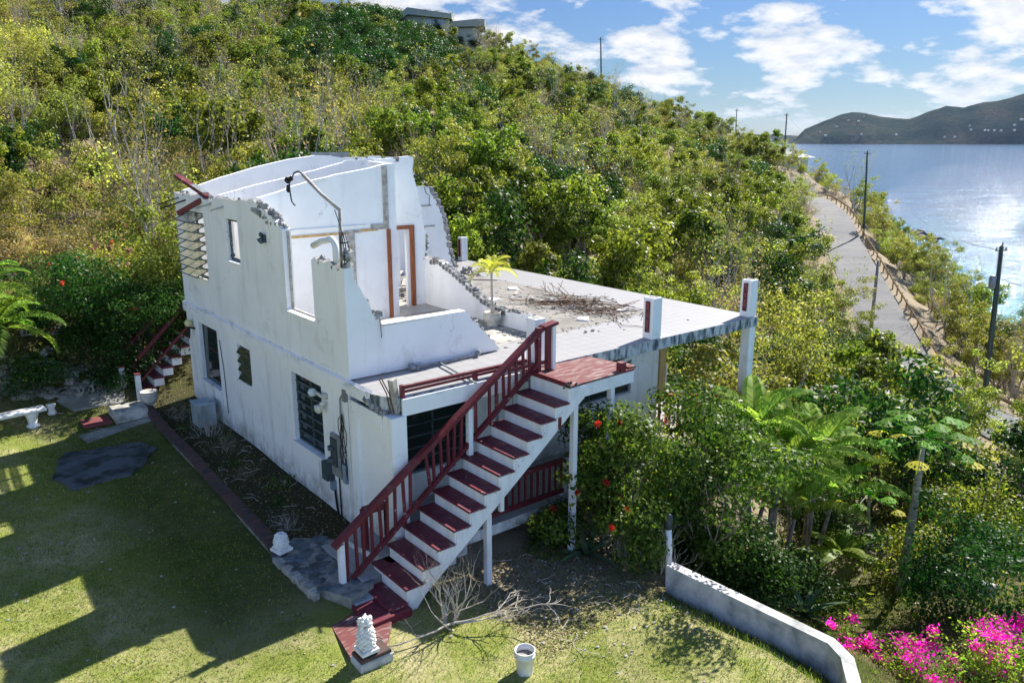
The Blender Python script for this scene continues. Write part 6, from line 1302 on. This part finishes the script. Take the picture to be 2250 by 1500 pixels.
def palm(name, label, loc, seed, nf, L_, mat, stems=((0, 0, .4),), ll=.42, nl=46, elr=(.5, 1.35), curl=1.3, sr=.05, w=.022, cat='palm'):
    rs = np.random.RandomState(seed); o = empty(name, loc, label=label, cat=cat)
    for (sx, sy, sh) in stems:
        tv, tq = tube_np([(np.array([[sx * .5, sy * .5, -.3], [sx * .8, sy * .8, sh * .5], [sx, sy, sh]]), [sr * 1.25, sr, sr * .8])], 8); link('trunk', mesh_np('palm_trunk', tv, tq, mats=[BARK], smooth=True), o)
        for i in range(nf):
            az = 2.399 * i + rs.uniform(-.3, .3); el = elr[0] + (elr[1] - elr[0]) * (i + .5) / nf
            mk_frond(o, rs, (sx, sy, sh), mat, L_=L_ * rs.uniform(.8, 1.1), az=az, el=el, nl=nl, ll=ll, curl=curl * rs.uniform(.7, 1.2), w=w)
    return o
AR = ((0, 0, 2.7), (.55, .3, 2.1), (-.5, .35, 2.4), (.1, -.6, 1.6), (-.4, -.4, 2.9))
for px, d, sd_, L_, lab in ((1730, 19.0, 601, 2.2, 'big arching palm clump in the middle of the garden below the deck'), (1665, 19.2, 602, 1.8, 'palm clump just right of the tall white column'), (1815, 20.5, 603, 2.0, 'palm clump left of the papaya crown')):
    p = gat(px, d); palm('palm_clump', lab, (p[0], p[1], p[2] + (0.2)), sd_, 7, L_, L_PALM, AR, ll=.52, nl=34, w=.032)
for px, d, sd_, lab in ((1520, 27.0, 604, 'spiky palm under the far end of the deck'), (1590, 26.0, 605, 'light green spiky palm between the deck posts'), (1660, 23.5, 606, 'fan shaped palm behind the white column')):
    p = gat(px, d); palm('garden_palm', lab, (p[0], p[1], p[2] + .2), sd_, 15, 1.5, L_PALM, ((0, 0, .9),), ll=.42, nl=34, elr=(.1, 1.4), curl=.9)
p = gat(-50, 25.5); palm('left_palm', 'green palm leaning into view at the left edge', (p[0], p[1], p[2]), 607, 13, 1.8, L_PALM, ((0, 0, 2.6), (.3, -.6, 1.8)), ll=.55, nl=50, elr=(-.1, 1.35), curl=1.4)
# potted yellow palm on the deck
o = empty('potted_palm', (5.02, 2.0, .004), label='yellow green potted palm standing on the torn off upper floor', cat='potted palm')
t = MB(); t.lathe([(.12, 0), (.16, .02), (.13, .07), (.22, .16), (.25, .25), (.20, .33), (.22, .36), (.20, .365), (.17, .31)], 22); t.build('pot', TERRA, o, True)
t = MB(); t.lathe([(.17, .315), (.10, .325), (.001, .33)], 16); t.build('soil', simple('pot_soil', (.16, .10, .05), (.09, .06, .03), 20), o)
tv, tq = tube_np([(np.array([[0, 0, .30], [.0, .01, .7], [-.02, .0, 1.15], [-.02, 0, 1.38]]), [.052, .036, .028, .03])], 10); link('trunk', mesh_np('palm_trunk', tv, tq, mats=[simple('grey_ringed_palm_stem', (.42, .38, .33), (.30, .27, .22), 12, .8, .3, .004, stretch=(.2, .2, 2))], smooth=True), o)
rsp = np.random.RandomState(9)
for i in range(11):
    mk_frond(o, rsp, (-.02, 0, 1.36), L_YPALM, L_=.66 * rsp.uniform(.8, 1.1), az=.6 + 2.399 * i, el=.15 + 1.15 * (i + .5) / 11, nl=26, ll=.30, curl=1.5, vshape=.8, w=.009)
# papaya
base = G(1978, 1300, 10, 30); top = np.array(far(2030, 960, math.hypot(base[0] - CAMP[0], base[1] - CAMP[1]) + .3)); o = empty('papaya_tree', tuple(base), label='slender papaya tree with bare grey trunk in the lower garden', cat='tree')
v = top - np.array(base); tv, tq = tube_np([(np.array([[0, 0, -.2], v * .35 + [.04, 0, 0], v * .7 + [.03, 0, 0], v]), [.13, .105, .085, .06])], 12); link('trunk', mesh_np('papaya_trunk', tv, tq, mats=[simple('papaya_bark', (.33, .28, .22), (.22, .19, .15), 9, .8, .4, .008, stretch=(.4, .4, 2.2))], smooth=True), o)
L_PAP = leafmat('papaya_leaf', [(.07, .20, .02), (.10, .25, .03), (.16, .28, .03)], .4, hue=0); L_PAPY = leafmat('papaya_leaf_yellow', [(.50, .42, .04), (.42, .38, .05)], .4, hue=0)
def papaya_crown(o, top, n, L_, lr, seed):
    rs = np.random.RandomState(seed)
    for i in range(n):
        az = 2.399 * i + rs.uniform(-.25, .25); f = i / n; el = -.35 + 1.5 * f; ll = L_ * (1.05 - .35 * f); e = el
        P = [np.zeros(3)]
        for k in range(6): P.append(P[-1] + ll / 6 * np.array([math.cos(az) * math.cos(e), math.sin(az) * math.cos(e), math.sin(e)])); e -= .05
        P = np.array(P); t = MB(); c = P[-1]; lobes = 7; tilt = rs.uniform(.1, .5)
        ax = np.array([math.cos(az), math.sin(az), 0]); sx = np.array([-math.sin(az), math.cos(az), 0]); up_ = np.array([0, 0, 1.])
        for q in range(lobes):
            a = (q - 3) * .62; d = ax * math.cos(a) + sx * math.sin(a) - up_ * (.35 + .25 * tilt); d /= np.linalg.norm(d); s = np.cross(d, up_); s /= np.linalg.norm(s); l = lr * (1.0 - .07 * abs(q - 3))
            pts = [c, c + d * l * .35 + s * l * .12, c + d * l * .5 + s * l * .07, c + d * l * .7 + s * l * .22 - up_ * .01, c + d * l * .75 + s * l * .07, c + d * l - up_ * l * .12, c + d * l * .75 - s * l * .07, c + d * l * .7 - s * l * .22 - up_ * .01, c + d * l * .5 - s * l * .07, c + d * l * .35 - s * l * .12]
            t.add(pts, [(0, 1, 2), (0, 2, 8), (0, 8, 9), (2, 3, 4), (2, 4, 6, 8), (8, 6, 7), (4, 5, 6)])
        lo = t.build('leaf', L_PAPY if (f < .3 and rs.rand() < .6) else L_PAP, o, loc=tuple(top)); tv, tq = tube_np([(P, np.linspace(.016, .007, 7))], 5); link('leaf_stalk', mesh_np('leaf_stalk', tv, tq, mats=[L_PAP]), lo)
papaya_crown(o, v, 24, 1.05, .40, 4)
p = gat(1960, 21.5); o = empty('young_papaya', p, label='shorter young papaya left of the tall papaya', cat='tree'); tv, tq = tube_np([(np.array([[0, 0, -.2], [.05, 0, 1.0], [0, .05, 1.9]]), [.06, .05, .035])], 8); link('trunk', mesh_np('papaya_trunk', tv, tq, mats=[BARK], smooth=True), o); papaya_crown(o, np.array([0, .05, 1.9]), 13, .75, .32, 6)
# bare twiggy shrub in front of the stairs
def bare(name, label, loc, seed, H_, leaf=0, bark=PALEBARK, scale=1, **kw):
    rs = np.random.RandomState(seed); paths, tips, nodes = skeleton(rs, H_, **kw); tv, tq = tube_np(paths, 5); o = empty(name, loc, label=label, cat='shrub'); o.scale = (scale,) * 3
    link('branches', mesh_np(name + '_branches', tv, tq, mats=[bark], smooth=True), o)
    if leaf:
        C = nodes[rs.randint(0, len(nodes), leaf)] + rs.normal(size=(leaf, 3)) * .03; V, Q = leaves_np(rs, C, .05, .5); link('leaves', mesh_np(name + '_leaves', V, Q, mats=[L_GREEN]), o)
    return o
g = G(992, 1375, 8, 20); bare('bare_shrub', 'leafless pale twiggy shrub in front of the staircase', (g[0], g[1], g[2] + .15), 701, 1.7, spread=.5, nmain=7, levels=3, r0=.026, up=.42, wig=.2)
t = MB(); rr = random.Random(5); a0 = Vector(g) + Vector((.0, -.1, .12))
def brk(a, d, l, r, lv):
    pts = [a]; 
    for i in range(5): d = (d + Vector((rr.gauss(0, .22), rr.gauss(0, .22), rr.gauss(0, .10)))).normalized(); pts.append(pts[-1] + d * l / 5)
    t.tube(pts, [r * (1 - .12 * i) for i in range(6)], 5)
    if lv:
        for k in range(3): brk(pts[rr.randint(2, 5)], (d + Vector((rr.gauss(0, .7), rr.gauss(0, .7), rr.gauss(.1, .2)))).normalized(), l * .55, r * .6, lv - 1)
L3 = Vector((-RT[0], -RT[1], 0)); brk(a0, (L3 * .9 - Vector(FW) * .35).normalized(), 1.0, .022, 3); brk(a0, (-L3 * 1.0 + Vector((0, 0, .12))).normalized(), 1.3, .018, 3); brk(a0, (-L3 * .8 - Vector(FW) * .1 + Vector((0, 0, .2))).normalized(), .9, .018, 3)
tag(t.build('fallen_branch', PALEBARK), 'fallen forked dead branches sprawling at the foot of the bare shrub', 'branch')
for (x, y, sd_, h_, lab) in ((-.75, 5.6, 702, .9, 'dead grey bush against the shaded wall beneath the small window'), (-.6, 7.0, 703, 1.3, 'twisted leafless shrub beside the white cabinet'), (-.9, 3.8, 704, .6, 'small dead shrub in the bed beside the wall'), (-1.0, .9, 705, .7, 'spindly dead shrub near the small finial'), (-.9, 8.6, 706, .9, 'grey dead bush between the edging and the cabinet')):
    bare('dead_bush', lab, (x, y, H(x, y)), sd_, h_ * 1.15, spread=.8, nmain=9, levels=3, r0=.014, up=.35, bark=GREYW if sd_ % 2 else BARK)
g = gat(1480, 14.9); bare('bare_stem_shrub', 'tangle of bare grey stems under the tall shrub', g, 707, 1.9, spread=.45, nmain=12, levels=2, r0=.03, up=.5)
g = gat(1400, 14.5); bare('bare_stem_shrub', 'thin bare stems around the cut white post', g, 708, 1.6, spread=.4, nmain=9, levels=2, r0=.016, up=.5)
# cut posts by the retaining wall
g = G(1410, 1225, 8, 20); t = MB(); t.tube([(0, 0, -.2), (0, 0, 1.15)], .055, 10); tag(t.build('cut_post', WPAINT, loc=g), 'peeling white cut post between the bare stems', 'post')
g = G(1468, 1285, 8, 20); t = MB(); t.tube([(0, 0, -.2), (-.03, 0, .8), (-.05, .03, 1.25)], [.065, .06, .055], 12); o = t.build('grey_pipe', PVC, loc=g, smooth=True); tag(o, 'upright grey plastic pipe at the end of the retaining wall', 'pipe'); t = MB(); t.lathe([(.07, 0), (.075, .25), (.06, .30)], 12, (-.05, .03, 1.2)); t.build('pipe_cap', FRAME, o, True)
# agaves under the porch
def agave(loc, seed, n, L_, label, mat=L_DARK):
    rs = np.random.RandomState(seed); o = empty('agave', loc, label=label, cat='agave', group='agave plants'); 
    for i in range(n):
        az = 2.399 * i; e = .15 + 1.1 * i / n; l = L_ * rs.uniform(.8, 1.1); w = .055 * L_ / .8; P = [np.zeros(3)]
        for k in range(6): P.append(P[-1] + l / 6 * np.array([math.cos(az) * math.cos(e), math.sin(az) * math.cos(e), math.sin(e)])); e -= .10
        sx = np.array([-math.sin(az), math.cos(az), 0]); ws = [w * .7, w, w * 1.05, w * .95, w * .75, w * .4, .002]; t = MB(); vs = []
        for p_, ww in zip(P, ws): vs += [p_ - sx * ww + [0, 0, ww * .5], p_, p_ + sx * ww + [0, 0, ww * .5]]
        t.add(vs, [(a * 3 + b_, a * 3 + b_ + 1, a * 3 + b_ + 4, a * 3 + b_ + 3) for a in range(6) for b_ in (0, 1)]); t.build('leaf', mat, o)
    return o
L_AG = leafmat('agave_leaf', [(.07, .12, .06), (.10, .16, .08)], .1, hue=0, gloss=.3)
g = gat(1235, 15.1); agave(g, 1, 16, 1.15, 'large agave with long grey green sword leaves under the porch', L_AG)
g = gat(1300, 14.6); agave(g, 2, 13, .95, 'smaller agave beside the landing post', L_AG)
g = gat(1835, 17.0); agave(g, 3, 15, 1.0, 'dark agave in the lower garden left of the papaya trunk', L_AG)
g = gat(1720, 16.0); agave(g, 4, 12, .7, 'agave half buried in the dark bush', L_AG)
# bougainvillea
def boug(loc, seed, H_, label, nf, nl, lean):
    rs = np.random.RandomState(seed); paths, tips, nodes = skeleton(rs, H_, spread=1.1, nmain=7, levels=3, r0=.022, up=.10, wig=.2)
    tv, tq = tube_np(paths, 5); o = empty('bougainvillea', loc, label=label, cat='bougainvillea'); link('branches', mesh_np('bougainvillea_branches', tv, tq, mats=[BARK], smooth=True), o)
    C = nodes[rs.randint(0, len(nodes), nl)] + rs.normal(size=(nl, 3)) * .07; V, Q = leaves_np(rs, C, .06, .6); link('leaves', mesh_np('bougainvillea_leaves', V, Q, mats=[leafmat('bougainvillea_leaf_%d' % seed, [(.12, .22, .02), (.20, .30, .04), (.30, .34, .05)], .45, hue=0)]), o)
    tp = tips[np.argsort(-tips[:, 2] + rs.normal(size=len(tips)) * .3)][:nf]
    for i, c in enumerate(tp):
        n_ = rs.randint(30, 110); g = rs.normal(size=(n_, 3)) * [.09, .09, .06] * rs.uniform(.6, 1.3); V, Q = leaves_np(rs, g, .05, .85); link('flower_cluster', mesh_np('bract_cluster', V, Q, mats=[L_FLOWER]), o, tuple(c))
    return o
for px, py, sd_, hh, nf, nl, lab in ((2010, 1475, 801, 1.25, 15, 1700, 'low sprawling magenta bougainvillea in the middle of the lower right flower patch'), (1880, 1415, 802, .85, 12, 900, 'small magenta bougainvillea just right of the retaining wall'), (2170, 1480, 803, 1.5, 19, 3400, 'largest magenta bougainvillea with arching green branches at the lower right'), (2290, 1450, 804, 1.3, 8, 2600, 'magenta bougainvillea cut by the right edge of view')):
    g = G(px, py, 8, 30); boug(g, sd_, hh, lab, nf, nl, 0)
# lower garden oddments
g = G(2105, 1235, 10, 32); t = MB(); t.tube([(.42 * math.cos(a) * 1.0, .42 * math.sin(a), .45) for a in np.linspace(0, 6.283, 33)], .05, 8); tag(t.build('ring_planter', STATUE, loc=g, smooth=True), 'round white ring rim of a planter in the lower garden', 'planter')
g = G(2140, 1305, 10, 30); o = empty('garden_kerb', g, label='short pale concrete kerb with thin white stakes in the lower garden', cat='kerb')
t = MB(); t.bar(Vector((-RT[0], -RT[1], 0)) * .8 + Vector((0, 0, .3)) + Vector(FW) * .45, Vector((RT[0], RT[1], 0)) * .3 + Vector((0, 0, .28)) - Vector(FW) * .35, .16, .3); t.build('kerb_block', RETW, o)
for k in range(3): t = MB(); c = Vector((-RT[0], -RT[1], 0)) * (.55 - .4 * k) - Vector(FW) * .2; t.tube([c, c + Vector((0, 0, .55))], .014, 5); t.build('stake', WPAINT, o)
g = G(2050, 1265, 10, 30); t = MB(); a = Vector((-RT[0], -RT[1], 0)); t.tube([a * .7 + Vector((0, 0, .25)), Vector((0, 0, .45)), a * -.6 + Vector((0, 0, .1)), a * -1.3 + Vector((0, 0, -.1))], .022, 6); tag(t.build('bent_pipe', RUST, loc=g), 'bent rust red pipe lying beside the papaya trunk', 'pipe')
# plant in the pot by the back path
rs5 = np.random.RandomState(5); V, Q = leaves_np(rs5, rs5.normal(size=(160, 3)) * [.13, .13, .08] + [0, 0, .40], .10, .5); link('foliage', mesh_np('pot_foliage', V, Q, mats=[L_GREEN]), POTTED)
# sprout on the broken back wall
o = empty('wall_sapling', (7.6, 6.4, .02), label='dry little sapling growing by the broken inner wall', cat='sapling'); rs6 = np.random.RandomState(2); paths, tips, nodes = skeleton(rs6, .9, spread=.6, nmain=3, levels=2, r0=.01, up=.3); tv, tq = tube_np(paths, 4); link('branches', mesh_np('sapling_branches', tv, tq, mats=[PALEBARK]), o)
C = nodes[rs6.randint(0, len(nodes), 60)]; V, Q = leaves_np(rs6, C, .07, .5); link('leaves', mesh_np('sapling_leaves', V, Q, mats=[L_DRY]), o)

p = (-2.0, 12.4, H(-2.0, 12.4)); o, lv = bush('red_flowered_shrub', 'dark shrub overhanging the potted plant and the white gate posts', 'shrub', p, 533, dict(H_=2.3, nleaf=8000, lsize=.10, blob=.5, asp=.5, nmain=7, levels=3, spread=.9, r0=.04, up=.3), L_DARK, DARKBARK)
blossoms(o, lv, 4, 9, .05, L_RED, 26, .07, lambda c: c[:, 2] > 1.2)

rs = np.random.RandomState(40); n = 19500
x = np.r_[rs.uniform(-1.6, -.05, 2500), rs.uniform(.6, 3.6, 8000), rs.uniform(-8, -1.8, 3000), rs.uniform(-8, 1.5, 6000)]; y = np.r_[rs.uniform(-.1, 10.5, 2500), rs.uniform(-5.2, -2.1, 8000), rs.uniform(-3, 9, 3000), rs.uniform(9.5, 13.5, 6000)]
C = np.c_[x, y, hz(x, y) + .012]; V, Q = leaves_np(rs, C, .045, .55, nrm=np.tile([0, 0, 1.2], (n, 1)))
tag(link('leaf_litter', mesh_np('leaf_litter', V, Q, mats=[leafmat('fallen_leaves', [(.06, .045, .025), (.13, .10, .05), (.28, .23, .13), (.10, .10, .035)], .1, hue=0)])), 'fallen leaves and litter on the soil round the house', 'leaf litter', kind='stuff')
rr = random.Random(9); t = MB()
for i in range(170):
    u = rr.random(); x, y = (rr.uniform(-1.5, -.1), rr.uniform(0, 10)) if u < .3 else (rr.uniform(.6, 3.5), rr.uniform(-5.5, -2.2)) if u < .6 else (rr.uniform(-8, 1), rr.uniform(9, 14)); a = rr.uniform(0, 6.3); l = rr.uniform(.1, .45); z = H(x, y) + .02
    t.tube([(x, y, z), (x + math.cos(a) * l * .5, y + math.sin(a) * l * .5, z + .03), (x + math.cos(a + .4) * l, y + math.sin(a + .4) * l, z)], .006, 4)
tag(t.build('fallen_twigs', PALEBARK), 'dry twigs strewn over the soil', 'twigs', kind='stuff')
# broad banana-like leaves beside the palms
g = gat(1905, 20.5); o = empty('broadleaf_plant', g, label='broad leaved plant between the palm clumps and the papaya', cat='plant'); rsb = np.random.RandomState(3)
for i in range(11):
    az = 2.399 * i; e = .5 + .9 * i / 11; l = rsb.uniform(1.1, 1.7); P = [np.array([0, 0, .5])]
    for k in range(7): P.append(P[-1] + l / 7 * np.array([math.cos(az) * math.cos(e), math.sin(az) * math.cos(e), math.sin(e)])); e -= .22
    sx = np.array([-math.sin(az), math.cos(az), 0]); ws = [.03, .10, .19, .22, .21, .17, .10, .01]; t = MB(); vs = []
    for p_, ww in zip(P, ws): vs += [p_ - sx * ww - [0, 0, ww * .3], p_, p_ + sx * ww - [0, 0, ww * .3]]
    t.add(vs, [(a * 3 + b_, a * 3 + b_ + 1, a * 3 + b_ + 4, a * 3 + b_ + 3) for a in range(7) for b_ in (0, 1)]); t.build('leaf', L_PALM, o)

for (px, d, sd_, lab, leaf, nl) in ((40, 25.5, 551, 'dark tangled brush growing out of the rubble behind the bench', L_DARK, 2600), (150, 26.5, 552, 'dry tangled brush in the middle of the rubble bank', L_DRY, 2200), (235, 25.5, 553, 'dark weedy shrub at the right end of the rubble bank', L_DARK, 2600)):
    p = gat(px, d); bush('rubble_brush', lab, 'shrub', p, sd_, dict(H_=1.6, nleaf=nl, lsize=.085, blob=.42, asp=.45, nmain=7, levels=3, spread=1.0, r0=.022, up=.2), leaf, DARKBARK)
for i, (x, y, h) in enumerate([(-.5, 9.0, .5), (-.9, 7.9, .4), (-.4, 6.3, .45), (-.8, 4.7, .35), (-.45, 3.0, .4), (-.9, 2.0, .3)]):
    bush('bed_weed', ['low weed in the bed beneath the far window', 'low weed beside the grey cabinet', 'low weed under the small louvred window', 'low weed in the middle of the wall bed', 'low weed under the near window', 'low weed near the flagstones'][i], 'weed', (x, y, H(x, y)), 560 + i, dict(H_=h * 1.6, nleaf=420, lsize=.06, blob=.16, asp=.45, nmain=6, levels=2, spread=1.0, r0=.008, up=.2), L_SHRUB, BARK)
